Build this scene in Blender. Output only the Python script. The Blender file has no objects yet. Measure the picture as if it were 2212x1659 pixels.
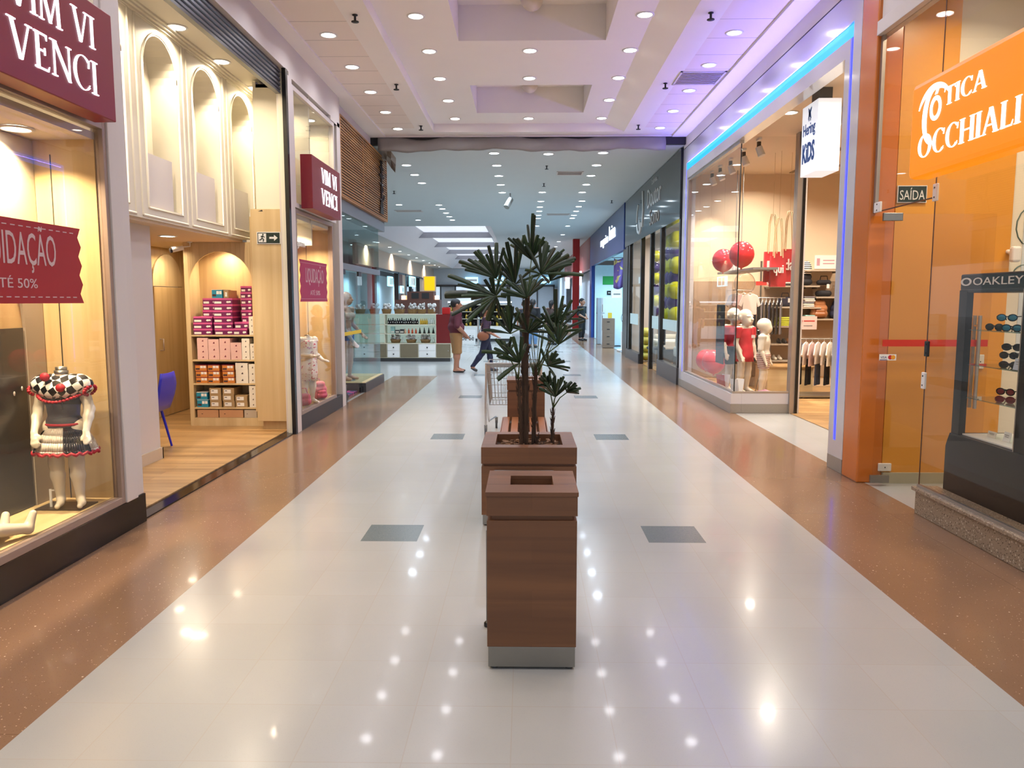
import bpy, math, random
import numpy as np
from mathutils import Vector, Matrix
random.seed(7)
SC = bpy.context.scene
COL = SC.collection
PI = math.pi
ORD = ['first','second','third','fourth','fifth','sixth','seventh','eighth','ninth','tenth','eleventh','twelfth','thirteenth','fourteenth','fifteenth','sixteenth','seventeenth','eighteenth','nineteenth','twentieth']

# ------------------------------------------------------------------ materials
def lin(c):
    def f(v):
        v = v/255.0
        return v/12.92 if v <= 0.04045 else ((v+0.055)/1.055)**2.4
    return (f(c[0]), f(c[1]), f(c[2]), 1.0)

def new_mat(name):
    m = bpy.data.materials.new(name)
    m.use_nodes = True
    nt = m.node_tree
    for n in list(nt.nodes): nt.nodes.remove(n)
    out = nt.nodes.new('ShaderNodeOutputMaterial')
    return m, nt, out

def N(nt, kind, **kw):
    n = nt.nodes.new(kind)
    for k, v in kw.items():
        if k.startswith('i_'):
            n.inputs[k[2:].replace('_', ' ')].default_value = v
        else:
            setattr(n, k, v)
    return n

def mixc(nt, fac, a, b):
    n = nt.nodes.new('ShaderNodeMix'); n.data_type = 'RGBA'
    for sock, val in ((n.inputs[0], fac), (n.inputs[6], a), (n.inputs[7], b)):
        if isinstance(val, bpy.types.NodeSocket): nt.links.new(val, sock)
        else: sock.default_value = val
    return n.outputs[2]

def bsdf(nt, out, col, rough=0.5, metal=0.0, spec=0.5, coat=0.0, emit=None, es=0.0, alpha=1.0):
    b = nt.nodes.new('ShaderNodeBsdfPrincipled')
    if isinstance(col, bpy.types.NodeSocket): nt.links.new(col, b.inputs['Base Color'])
    else: b.inputs['Base Color'].default_value = col
    b.inputs['Roughness'].default_value = rough
    b.inputs['Metallic'].default_value = metal
    b.inputs['Specular IOR Level'].default_value = spec
    b.inputs['Coat Weight'].default_value = coat
    b.inputs['Coat Roughness'].default_value = 0.08
    if emit:
        b.inputs['Emission Color'].default_value = emit
        b.inputs['Emission Strength'].default_value = es
    nt.links.new(b.outputs[0], out.inputs[0])
    return b

def coords(nt, scale=(1,1,1), kind='Object'):
    t = nt.nodes.new('ShaderNodeTexCoord')
    mp = nt.nodes.new('ShaderNodeMapping')
    mp.inputs['Scale'].default_value = scale
    nt.links.new(t.outputs[kind], mp.inputs[0])
    return mp.outputs[0]

def plain(name, c, rough=0.5, metal=0.0, spec=0.5, var=0.06, scale=9.0, coat=0.0):
    """a flat coloured surface with a little procedural unevenness"""
    m, nt, out = new_mat(name)
    no = N(nt, 'ShaderNodeTexNoise'); no.inputs['Scale'].default_value = scale; no.inputs['Detail'].default_value = 3
    nt.links.new(coords(nt), no.inputs['Vector'])
    a = lin(c); b = tuple(v*(1-var*2) for v in a[:3])+(1,)
    bsdf(nt, out, mixc(nt, no.outputs[0], a, b), rough, metal, spec, coat)
    return m

def glow(name, c, s, base=(230,230,230)):
    m, nt, out = new_mat(name)
    bsdf(nt, out, lin(base), 0.4, emit=lin(c), es=s)
    return m

def wood(name, c1, c2, axis='Z', rough=0.4, grain=1.0, plank=None, coat=0.0):
    """stretched noise grain; plank=(size along, size across) adds board joints and tone per board"""
    m, nt, out = new_mat(name)
    long, short = 0.7*grain, 16*grain
    sc = {'X': (long, short, short), 'Y': (short, long, short), 'Z': (short, short, long)}[axis]
    v = coords(nt, sc)
    n1 = N(nt, 'ShaderNodeTexNoise'); n1.inputs['Scale'].default_value = 1.2; n1.inputs['Detail'].default_value = 5; n1.inputs['Distortion'].default_value = 0.6
    nt.links.new(v, n1.inputs['Vector'])
    r = nt.nodes.new('ShaderNodeValToRGB'); r.color_ramp.elements[0].position = 0.33; r.color_ramp.elements[1].position = 0.68
    r.color_ramp.elements[0].color = lin(c2); r.color_ramp.elements[1].color = lin(c1)
    nt.links.new(n1.outputs[0], r.inputs[0])
    col = r.outputs[0]
    if plank:
        br = N(nt, 'ShaderNodeTexBrick'); br.inputs['Scale'].default_value = 1.0
        br.inputs['Brick Width'].default_value = plank[0]; br.inputs['Row Height'].default_value = plank[1]
        br.inputs['Mortar Size'].default_value = 0.002
        br.inputs['Color1'].default_value = (1,1,1,1); br.inputs['Color2'].default_value = (0.72,0.72,0.72,1); br.inputs['Mortar'].default_value = (0.45,0.42,0.4,1)
        cv = coords(nt)
        if len(plank) > 2: cv.node.inputs['Rotation'].default_value = (PI/2, 0, 0); br.inputs['Color2'].default_value = (0.86,0.84,0.82,1); br.inputs['Mortar'].default_value = (0.8,0.78,0.76,1); br.inputs['Mortar Size'].default_value = 0.0008
        nt.links.new(cv, br.inputs['Vector'])
        mx = nt.nodes.new('ShaderNodeMix'); mx.data_type = 'RGBA'; mx.blend_type = 'MULTIPLY'; mx.inputs[0].default_value = 1
        nt.links.new(col, mx.inputs[6]); nt.links.new(br.outputs[0], mx.inputs[7]); col = mx.outputs[2]
    bsdf(nt, out, col, rough, coat=coat)
    return m

def speckle(name, c, spots, scale=60, rough=0.2, thr=0.12, joint=None, coat=0.0, cloud=0.08, spec=0.5, cr=0.05):
    """terrazzo or granite: voronoi chips over a cloudy base; joint=(w,h,offset,darkness) adds tile lines"""
    m, nt, out = new_mat(name)
    v = coords(nt)
    no = N(nt, 'ShaderNodeTexNoise'); no.inputs['Scale'].default_value = 1.7; no.inputs['Detail'].default_value = 4
    nt.links.new(v, no.inputs['Vector'])
    a = lin(c); col = mixc(nt, no.outputs[0], a, tuple(x*(1-cloud*2) for x in a[:3])+(1,))
    for k, (sc_, cc, th) in enumerate(spots):
        vo = N(nt, 'ShaderNodeTexVoronoi'); vo.inputs['Scale'].default_value = sc_
        vo.inputs['Randomness'].default_value = 1.0
        nt.links.new(v, vo.inputs['Vector'])
        mt = N(nt, 'ShaderNodeMath', operation='LESS_THAN'); mt.inputs[1].default_value = th
        nt.links.new(vo.outputs['Distance'], mt.inputs[0])
        col = mixc(nt, mt.outputs[0], col, lin(cc))
    if joint:
        br = N(nt, 'ShaderNodeTexBrick', offset=joint[2]); br.inputs['Scale'].default_value = 1.0
        br.inputs['Brick Width'].default_value = joint[0]; br.inputs['Row Height'].default_value = joint[1]
        br.inputs['Mortar Size'].default_value = 0.003; br.inputs['Mortar Smooth'].default_value = 0.3
        br.inputs['Color1'].default_value = (1,1,1,1); br.inputs['Color2'].default_value = (0.965,0.96,0.95,1)
        d = joint[3]; br.inputs['Mortar'].default_value = (d, d*0.95, d*0.9, 1)
        mp = nt.nodes.new('ShaderNodeMapping'); mp.inputs['Location'].default_value = joint[4]
        t = nt.nodes.new('ShaderNodeTexCoord'); nt.links.new(t.outputs['Object'], mp.inputs[0])
        nt.links.new(mp.outputs[0], br.inputs['Vector'])
        mx = nt.nodes.new('ShaderNodeMix'); mx.data_type = 'RGBA'; mx.blend_type = 'MULTIPLY'; mx.inputs[0].default_value = 1
        nt.links.new(col, mx.inputs[6]); nt.links.new(br.outputs[0], mx.inputs[7]); col = mx.outputs[2]
    b = bsdf(nt, out, col, rough, coat=coat, spec=spec); b.inputs['Coat Roughness'].default_value = cr
    return m

def stripes(name, c1, c2, freq, axis='Z', duty=0.5, rough=0.7):
    m, nt, out = new_mat(name)
    s = nt.nodes.new('ShaderNodeSeparateXYZ'); nt.links.new(coords(nt), s.inputs[0])
    mu = N(nt, 'ShaderNodeMath', operation='MULTIPLY'); mu.inputs[1].default_value = freq
    nt.links.new(s.outputs['XYZ'.index(axis)], mu.inputs[0])
    fr = N(nt, 'ShaderNodeMath', operation='FRACT'); nt.links.new(mu.outputs[0], fr.inputs[0])
    gt = N(nt, 'ShaderNodeMath', operation='GREATER_THAN'); gt.inputs[1].default_value = duty
    nt.links.new(fr.outputs[0], gt.inputs[0])
    bsdf(nt, out, mixc(nt, gt.outputs[0], lin(c1), lin(c2)), rough)
    return m

def checker(name, c1, c2, scale, rough=0.4, rot=0.0):
    m, nt, out = new_mat(name)
    ch = N(nt, 'ShaderNodeTexChecker'); ch.inputs['Scale'].default_value = scale
    ch.inputs['Color1'].default_value = lin(c1); ch.inputs['Color2'].default_value = lin(c2)
    t = nt.nodes.new('ShaderNodeTexCoord'); mp = nt.nodes.new('ShaderNodeMapping'); mp.inputs['Rotation'].default_value = (0.3, rot, 0.2)
    nt.links.new(t.outputs['Object'], mp.inputs[0]); nt.links.new(mp.outputs[0], ch.inputs['Vector'])
    bsdf(nt, out, ch.outputs[0], rough)
    return m

def blotch(name, c1, c2, scale, thr=0.55, rough=0.7):
    m, nt, out = new_mat(name)
    no = N(nt, 'ShaderNodeTexNoise'); no.inputs['Scale'].default_value = scale; no.inputs['Detail'].default_value = 1
    nt.links.new(coords(nt), no.inputs['Vector'])
    gt = N(nt, 'ShaderNodeMath', operation='GREATER_THAN'); gt.inputs[1].default_value = thr
    nt.links.new(no.outputs[0], gt.inputs[0])
    bsdf(nt, out, mixc(nt, gt.outputs[0], lin(c1), lin(c2)), rough)
    return m

def glassmat(name, tint=(255,255,255), refl=1.0, rough=0.0):
    m, nt, out = new_mat(name)
    ge = nt.nodes.new('ShaderNodeNewGeometry')
    dt = N(nt, 'ShaderNodeVectorMath', operation='DOT_PRODUCT'); nt.links.new(ge.outputs['Normal'], dt.inputs[0]); nt.links.new(ge.outputs['Incoming'], dt.inputs[1])
    ab = N(nt, 'ShaderNodeMath', operation='ABSOLUTE'); nt.links.new(dt.outputs['Value'], ab.inputs[0])
    om = N(nt, 'ShaderNodeMath', operation='SUBTRACT'); om.inputs[0].default_value = 1.0; nt.links.new(ab.outputs[0], om.inputs[1])
    pw = N(nt, 'ShaderNodeMath', operation='POWER'); pw.inputs[1].default_value = 5.0; nt.links.new(om.outputs[0], pw.inputs[0])
    fr = N(nt, 'ShaderNodeMath', operation='MULTIPLY_ADD'); fr.inputs[1].default_value = 0.95; fr.inputs[2].default_value = 0.04; nt.links.new(pw.outputs[0], fr.inputs[0])
    mu = N(nt, 'ShaderNodeMath', operation='MULTIPLY'); mu.inputs[1].default_value = refl
    nt.links.new(fr.outputs[0], mu.inputs[0])
    tr = nt.nodes.new('ShaderNodeBsdfTransparent'); tr.inputs[0].default_value = lin(tint)
    gl = nt.nodes.new('ShaderNodeBsdfGlossy'); gl.inputs['Roughness'].default_value = rough
    mx = nt.nodes.new('ShaderNodeMixShader')
    nt.links.new(mu.outputs[0], mx.inputs[0]); nt.links.new(tr.outputs[0], mx.inputs[1]); nt.links.new(gl.outputs[0], mx.inputs[2])
    nt.links.new(mx.outputs[0], out.inputs[0])
    return m

# ------------------------------------------------------------------ mesh builder
class MB:
    def __init__(s, m=None):
        s.v = []; s.f = []; s.mi = []; s.sm = []; s.mats = []; s.cur = 0; s.smooth = False
        if m: s.mat(m)
    def mat(s, m):
        if m not in s.mats: s.mats.append(m)
        s.cur = s.mats.index(m); return s
    def add(s, vs, fs, smooth=None):
        b = len(s.v); s.v.extend([tuple(p) for p in vs])
        for f in fs:
            s.f.append([b+i for i in f]); s.mi.append(s.cur); s.sm.append(s.smooth if smooth is None else smooth)
        return s
    def poly(s, pts): return s.add(pts, [list(range(len(pts)))], False)
    def box(s, x0, x1, y0, y1, z0, z1):
        vs = [(x,y,z) for z in (z0,z1) for y in (y0,y1) for x in (x0,x1)]
        return s.add(vs, [[0,2,3,1],[4,5,7,6],[0,1,5,4],[2,6,7,3],[0,4,6,2],[1,3,7,5]], False)
    def cbox(s, c, d, rz=0.0, M=None):
        if M is None: M = Matrix.Rotation(rz, 3, 'Z')
        vs = [Vector(c)+M@Vector((x*d[0]/2, y*d[1]/2, z*d[2]/2)) for z in (-1,1) for y in (-1,1) for x in (-1,1)]
        return s.add(vs, [[0,2,3,1],[4,5,7,6],[0,1,5,4],[2,6,7,3],[0,4,6,2],[1,3,7,5]], False)
    def prism(s, pts, o, u, w, n, d):
        """polygon pts (2-D) in plane o + a*u + b*w, extruded by d along n"""
        o, u, w, n = Vector(o), Vector(u), Vector(w), Vector(n)
        a = [o+u*p[0]+w*p[1] for p in pts]; b = [p+n*d for p in a]; k = len(pts)
        fs = [list(range(k))[::-1], list(range(k, 2*k))]+[[i, (i+1)%k, k+(i+1)%k, k+i] for i in range(k)]
        return s.add(a+b, fs, False)
    def tube(s, p0, p1, r0, r1=None, n=10, cap=True):
        r1 = r0 if r1 is None else r1
        return s.path([p0, p1], [r0, r1], n, cap)
    def path(s, pts, r, n=8, cap=True):
        pts = [Vector(p) for p in pts]; rs = r if isinstance(r, (list, tuple)) else [r]*len(pts)
        b = len(s.v); prev = None; vs = []
        for i, p in enumerate(pts):
            t = (pts[min(i+1, len(pts)-1)]-pts[max(i-1, 0)]).normalized()
            if prev is None:
                a = Vector((0,0,1)) if abs(t.z) < 0.9 else Vector((1,0,0))
                u = t.cross(a).normalized()
            else:
                u = (prev-t*prev.dot(t)).normalized()
            prev = u; w = t.cross(u)
            vs += [p+(u*math.cos(2*PI*k/n)+w*math.sin(2*PI*k/n))*rs[i] for k in range(n)]
        fs = [[i*n+k, i*n+(k+1)%n, (i+1)*n+(k+1)%n, (i+1)*n+k] for i in range(len(pts)-1) for k in range(n)]
        s.add(vs, fs, True)
        if cap:
            L = len(pts)-1
            s.add([vs[k] for k in range(n)], [list(range(n))[::-1]], False); s.add([vs[L*n+k] for k in range(n)], [list(range(n))], False)
        return s
    def lathe(s, prof, c=(0,0,0), n=20, M=None, smooth=True):
        c = Vector(c); vs = []
        for r, z in prof:
            for k in range(n):
                p = Vector((r*math.cos(2*PI*k/n), r*math.sin(2*PI*k/n), z))
                vs.append(c+(M@p if M else p))
        fs = [[i*n+k, i*n+(k+1)%n, (i+1)*n+(k+1)%n, (i+1)*n+k] for i in range(len(prof)-1) for k in range(n)]
        return s.add(vs, fs, smooth)
    def disc(s, c, r, n=20, M=None, z=0.0):
        c = Vector(c); vs = []
        for k in range(n):
            p = Vector((r*math.cos(2*PI*k/n), r*math.sin(2*PI*k/n), z)); vs.append(c+(M@p if M else p))
        return s.add(vs, [list(range(n))], False)
    def ell(s, c, r, n=16, m=10, M=None):
        prof = [(max(1e-4, math.sin(PI*i/m)), -math.cos(PI*i/m)) for i in range(m+1)]
        c = Vector(c); vs = []
        for a, z in prof:
            for k in range(n):
                p = Vector((a*math.cos(2*PI*k/n)*r[0], a*math.sin(2*PI*k/n)*r[1], z*r[2]))
                vs.append(c+(M@p if M else p))
        fs = [[i*n+k, i*n+(k+1)%n, (i+1)*n+(k+1)%n, (i+1)*n+k] for i in range(m) for k in range(n)]
        return s.add(vs, fs, True)
    def obj(s, name, parent=None, org=None, bevel=0.0, label=None):
        me = bpy.data.meshes.new(name)
        o0 = Vector(org) if org is not None else (origin(parent) if parent else Vector((0,0,0)))
        vs = np.array([tuple(p) for p in s.v], dtype=float).reshape(-1, 3)-np.array(o0)
        me.from_pydata(vs.tolist(), [], s.f)
        for m in s.mats: me.materials.append(m)
        if len(s.f):
            me.polygons.foreach_set('material_index', s.mi); me.polygons.foreach_set('use_smooth', s.sm)
        me.validate(); me.update()
        o = bpy.data.objects.new(name, me); COL.objects.link(o)
        if parent: o.parent = parent
        else: o.location = o0
        if bevel > 0:
            b = o.modifiers.new('bevel', 'BEVEL'); b.width = bevel; b.segments = 2; b.limit_method = 'ANGLE'; b.angle_limit = 0.7
        if label: o['label'] = label
        return o

def origin(o):
    while o.parent is not None: o = o.parent
    return o.location.copy()

def tag(o, label, cat, group=None):
    o['label'] = label; o['category'] = cat
    if group: o['group'] = group
    return o
def thing(name, label, cat, loc, group=None):
    o = bpy.data.objects.new(name, None); COL.objects.link(o); o.empty_display_size = 0.1
    o.location = loc
    return tag(o, label, cat, group)
def single(mb, name, label, cat, org=None, group=None, bevel=0.0):
    if org is None:
        a = np.array([tuple(p) for p in mb.v]); org = ((a[:,0].min()+a[:,0].max())/2, (a[:,1].min()+a[:,1].max())/2, a[:,2].min())
    return tag(mb.obj(name, org=org, bevel=bevel), label, cat, group)
def struct(mb, name, parent=None, bevel=0.0):
    o = mb.obj(name, parent, org=None if parent else (0,0,0), bevel=bevel)
    if not parent: o['kind'] = 'structure'
    return o
def structroot(name, loc):
    o = bpy.data.objects.new(name, None); COL.objects.link(o); o.location = loc; o['kind'] = 'structure'; return o
def dup(root, loc, rz=None, label=None, group=None):
    def cp(o, par):
        c = o.copy(); COL.objects.link(c)
        if par: c.parent = par
        for ch in o.children: cp(ch, c)
        return c
    r = cp(root, None); r.location = loc
    if rz is not None: r.rotation_euler = (0, 0, rz)
    if label: r['label'] = label
    if group: r['group'] = group
    return r

# ------------------------------------------------------------------ lettering
_TX = {}
def tmesh(s, bold=0.0):
    if (s, bold) in _TX: return _TX[(s, bold)]
    cu = bpy.data.curves.new('tmp_text', 'FONT'); cu.body = s; cu.size = 1.0; cu.extrude = 0.0; cu.resolution_u = 3; cu.offset = bold
    o = bpy.data.objects.new('tmp_text', cu); COL.objects.link(o)
    dg = bpy.context.evaluated_depsgraph_get(); dg.update()
    me = o.evaluated_get(dg).to_mesh()
    vs = [(v.co.x, v.co.y) for v in me.vertices]; fs = [list(p.vertices) for p in me.polygons]
    o.evaluated_get(dg).to_mesh_clear(); bpy.data.objects.remove(o); bpy.data.curves.remove(cu)
    x0 = min(v[0] for v in vs); x1 = max(v[0] for v in vs); y0 = min(v[1] for v in vs); y1 = max(v[1] for v in vs)
    vs = [((v[0]-x0)/(x1-x0), (v[1]-y0)/(y1-y0)) for v in vs]
    _TX[(s, bold)] = (vs, fs, (x1-x0)/(y1-y0)); return _TX[(s, bold)]
def text(mb, s, o, u, w, width, height, d=0.004, bold=0.0):
    """string filling width x height from lower-left corner o, along u and w; a thin raised skin of depth d"""
    vs, fs, _ = tmesh(s, bold); o, u, w = Vector(o), Vector(u).normalized(), Vector(w).normalized(); n = u.cross(w)
    top = [o+u*(a*width)+w*(b*height)+n*d for a, b in vs]
    mb.add(top, fs, False)
    cnt = {}
    for f in fs:
        for i in range(len(f)):
            e = (f[i], f[(i+1)%len(f)]); k = tuple(sorted(e)); cnt.setdefault(k, []).append(e)
    bot = [p-n*d for p in top]; k = len(top)
    mb.add(top+bot, [[e[0][1], e[0][0], e[0][0]+k, e[0][1]+k] for e in cnt.values() if len(e) == 1], False)

# serif capitals drawn from strokes: (polygons in a unit-high box, advance)
def serif_letter(ch, tk=0.15, th=0.05, sf=0.09):
    P = []
    def st(x0, y0, x1, y1, w):
        P.append([(x0-w/2, y0), (x0+w/2, y0), (x1+w/2, y1), (x1-w/2, y1)])
    def ser(x, y, w, up):
        h = 0.035
        P.append([(x-w, y), (x+w, y), (x+w, y+h*up), (x-w, y+h*up)])
    def arc(cx, cy, rx, ry, a0, a1, n=18, t0=tk, t1=th):
        for i in range(n):
            q = []
            for a in (a0+(a1-a0)*i/n, a0+(a1-a0)*(i+1)/n):
                t = t1+(t0-t1)*abs(math.cos(a))
                q.append(((cx+rx*math.cos(a), cy+ry*math.sin(a)), (cx+(rx-t)*math.cos(a), cy+(ry-t*0.55)*math.sin(a))))
            P.append([q[0][0], q[1][0], q[1][1], q[0][1]])
    if ch == 'V':
        st(0.36, 0, 0.1, 1, tk); st(0.40, 0, 0.68, 1, th); ser(0.1, 1, 0.14, -1); ser(0.68, 1, 0.11, -1); adv = 0.80
    elif ch == 'I':
        st(0.15, 0, 0.15, 1, tk); ser(0.15, 0, 0.14, 1); ser(0.15, 1, 0.14, -1); adv = 0.33
    elif ch == 'M':
        st(0.13, 0, 0.17, 1, th); st(0.5, 0.02, 0.2, 1, tk); st(0.5, 0.02, 0.82, 1, th); st(0.87, 0, 0.83, 1, tk)
        ser(0.13, 0, 0.1, 1); ser(0.88, 0, 0.13, 1); ser(0.17, 1, 0.1, -1); ser(0.84, 1, 0.1, -1); adv = 1.04
    elif ch == 'E':
        st(0.16, 0, 0.16, 1, tk); P.append([(0.05,0),(0.52,0),(0.56,0.16),(0.5,0.05),(0.05,0.05)]); P.append([(0.05,1),(0.05,0.95),(0.46,0.95),(0.5,0.84),(0.5,1)])
        P.append([(0.2,0.5),(0.42,0.5),(0.42,0.545),(0.2,0.545)]); P.append([(0.4,0.42),(0.43,0.42),(0.43,0.62),(0.4,0.62)]); adv = 0.62
    elif ch == 'N':
        st(0.14, 0, 0.14, 1, th); st(0.72, 0, 0.16, 1, tk); st(0.72, 0, 0.72, 1, th); ser(0.14, 0, 0.1, 1); ser(0.12, 1, 0.12, -1); ser(0.72, 1, 0.1, -1); adv = 0.86
    elif ch == 'C':
        arc(0.44, 0.5, 0.40, 0.52, PI*0.27, PI*1.73); P.append([(0.66,0.70),(0.70,0.70),(0.72,0.95),(0.68,0.92)]); P.append([(0.66,0.12),(0.71,0.2),(0.69,0.2)]); adv = 0.78
    elif ch == 'O':
        arc(0.44, 0.5, 0.42, 0.52, 0, 2*PI, 28); adv = 0.90
    elif ch == 'T':
        st(0.36, 0, 0.36, 1, tk); P.append([(0.02,1),(0.0,0.78),(0.05,0.92),(0.67,0.92),(0.72,0.78),(0.70,1)]); ser(0.36, 0, 0.16, 1); adv = 0.74
    elif ch == 'A':
        st(0.1, 0, 0.38, 1, th); st(0.68, 0, 0.40, 1, tk); P.append([(0.2,0.3),(0.58,0.3),(0.56,0.36),(0.22,0.36)]); ser(0.1, 0, 0.11, 1); ser(0.68, 0, 0.14, 1); adv = 0.84
    elif ch == 'H':
        st(0.16, 0, 0.16, 1, tk); st(0.68, 0, 0.68, 1, tk); P.append([(0.16,0.48),(0.68,0.48),(0.68,0.54),(0.16,0.54)])
        for x in (0.16, 0.68): ser(x, 0, 0.14, 1); ser(x, 1, 0.14, -1)
        adv = 0.86
    elif ch == 'L':
        st(0.16, 0, 0.16, 1, tk); ser(0.16, 1, 0.14, -1); P.append([(0.05,0),(0.56,0),(0.6,0.22),(0.53,0.06),(0.05,0.06)]); adv = 0.64
    else: adv = 0.45
    return P, adv
def serif(mb, s, o, u, w, width, height, d=0.006, tk=0.15, th=0.05):
    o, u, w = Vector(o), Vector(u).normalized(), Vector(w).normalized(); n = u.cross(w)
    tot = sum(serif_letter(c, tk, th)[1] for c in s); sx = width/tot; x = 0.0
    for c in s:
        P, adv = serif_letter(c, tk, th)
        for q in P:
            pts = [(x*sx+a*sx, b*height) for a, b in q]
            ar = sum(pts[i][0]*pts[(i+1)%len(pts)][1]-pts[(i+1)%len(pts)][0]*pts[i][1] for i in range(len(pts)))
            if ar < 0: pts = pts[::-1]
            mb.prism(pts, o, u, w, n, d)
        x += adv

# ------------------------------------------------------------------ rounded bodies (distance field, meshed by surface nets)
def sdf_mesh(prims, res, k=0.02, cuts=(), grow=0.0):
    lo = np.full(3, 1e9); hi = np.full(3, -1e9)
    for p in prims:
        if p[0] == 'c':
            for q, r in ((p[1], p[3]), (p[2], p[4])):
                lo = np.minimum(lo, np.array(q)-r); hi = np.maximum(hi, np.array(q)+r)
        else:
            R = max(p[2]); lo = np.minimum(lo, np.array(p[1])-R); hi = np.maximum(hi, np.array(p[1])+R)
    pad = grow+2.5*res+k*0.4; lo -= pad; hi += pad
    n = np.ceil((hi-lo)/res).astype(int)+1
    ax = [lo[i]+res*np.arange(n[i]) for i in range(3)]
    D = np.full(tuple(n), 1e3)
    for p in prims:
        if p[0] == 'c': c0 = np.minimum(np.array(p[1])-p[3], np.array(p[2])-p[4]); c1 = np.maximum(np.array(p[1])+p[3], np.array(p[2])+p[4])
        else: R = np.array([max(p[2])]*3); c0 = np.array(p[1])-R; c1 = np.array(p[1])+R
        m = pad+k
        i0 = np.maximum(((c0-m-lo)/res).astype(int), 0); i1 = np.minimum(((c1+m-lo)/res).astype(int)+2, n)
        X, Y, Z = np.meshgrid(*[ax[i][i0[i]:i1[i]] for i in range(3)], indexing='ij')
        Q = np.stack([X, Y, Z], -1)
        if p[0] == 'c':
            a = np.array(p[1], float); b = np.array(p[2], float); ba = b-a
            h = np.clip(((Q-a)@ba)/max(ba@ba, 1e-12), 0, 1)
            d = np.linalg.norm(Q-a-h[..., None]*ba, axis=-1)-(p[3]+(p[4]-p[3])*h)
        else:
            q = Q-np.array(p[1], float)
            if len(p) > 3 and p[3]:
                c_, s_ = math.cos(-p[3]), math.sin(-p[3]); q = np.stack([q[...,0]*c_-q[...,1]*s_, q[...,0]*s_+q[...,1]*c_, q[...,2]], -1)
            r = np.array(p[2], float); k0 = np.linalg.norm(q/r, axis=-1); k1 = np.linalg.norm(q/(r*r), axis=-1)
            d = k0*(k0-1)/np.maximum(k1, 1e-9)
        sl = tuple(slice(i0[i], i1[i]) for i in range(3))
        o = D[sl]; h = np.maximum(k-np.abs(o-d), 0)/k if k > 0 else 0
        D[sl] = np.minimum(o, d)-h*h*k*0.25
    D -= grow
    if cuts:
        X, Y, Z = np.meshgrid(*ax, indexing='ij')
        for (nx, ny, nz, off) in cuts: D = np.maximum(D, X*nx+Y*ny+Z*nz-off)
    S = D < 0
    cs = [S[i:n[0]-1+i, j:n[1]-1+j, l:n[2]-1+l] for i in (0,1) for j in (0,1) for l in (0,1)]
    tot = sum(c.astype(int) for c in cs); act = (tot > 0) & (tot < 8)
    idx = np.full(act.shape, -1); ijk = np.argwhere(act); idx[act] = np.arange(len(ijk))
    acc = np.zeros((len(ijk), 3)); cnt = np.zeros(len(ijk))
    cor = [np.array((i,j,l)) for i in (0,1) for j in (0,1) for l in (0,1)]
    for a in range(8):
        for b in range(a+1, 8):
            if np.abs(cor[a]-cor[b]).sum() != 1: continue
            pa = ijk+cor[a]; pb = ijk+cor[b]
            da = D[pa[:,0],pa[:,1],pa[:,2]]; db = D[pb[:,0],pb[:,1],pb[:,2]]
            x = (da < 0) != (db < 0)
            t = np.where(x, da/np.where(x, da-db, 1), 0)[:, None]
            acc += np.where(x[:, None], cor[a]+(cor[b]-cor[a])*t, 0); cnt += x
    V = lo+res*(ijk+acc/cnt[:, None]); F = []
    for d in range(3):
        e1, e2 = [(1,2),(2,0),(0,1)][d]
        sh = list(n); sh[d] -= 1
        A = S[tuple(slice(0, n[i]-1) if i == d else slice(0, n[i]) for i in range(3))]
        B = S[tuple(slice(1, n[i]) if i == d else slice(0, n[i]) for i in range(3))]
        P = np.argwhere(A != B)
        P = P[(P[:,e1] > 0) & (P[:,e2] > 0) & (P[:,e1] < n[e1]-1) & (P[:,e2] < n[e2]-1)]
        if not len(P): continue
        def at(o1, o2):
            Q = P.copy(); Q[:,e1] += o1; Q[:,e2] += o2
            return idx[Q[:,0],Q[:,1],Q[:,2]]
        q = np.stack([at(-1,-1), at(0,-1), at(0,0), at(-1,0)], 1)
        ins = A[P[:,0],P[:,1],P[:,2]]
        q[~ins] = q[~ins][:, ::-1]
        F.append(q)
    F = np.concatenate(F) if F else np.zeros((0,4), int)
    F = F[(F >= 0).all(1)]
    return V, F.tolist()

def xf(prims, loc, rz=0.0, sc=1.0):
    c, s = math.cos(rz), math.sin(rz)
    T = lambda p: (loc[0]+sc*(p[0]*c-p[1]*s), loc[1]+sc*(p[0]*s+p[1]*c), loc[2]+sc*p[2])
    out = []
    for p in prims:
        if p[0] == 'c': out.append(('c', T(p[1]), T(p[2]), p[3]*sc, p[4]*sc))
        else: out.append(('e', T(p[1]), tuple(r*sc for r in p[2]), (p[3] if len(p) > 3 else 0)+rz))
    return out

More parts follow.
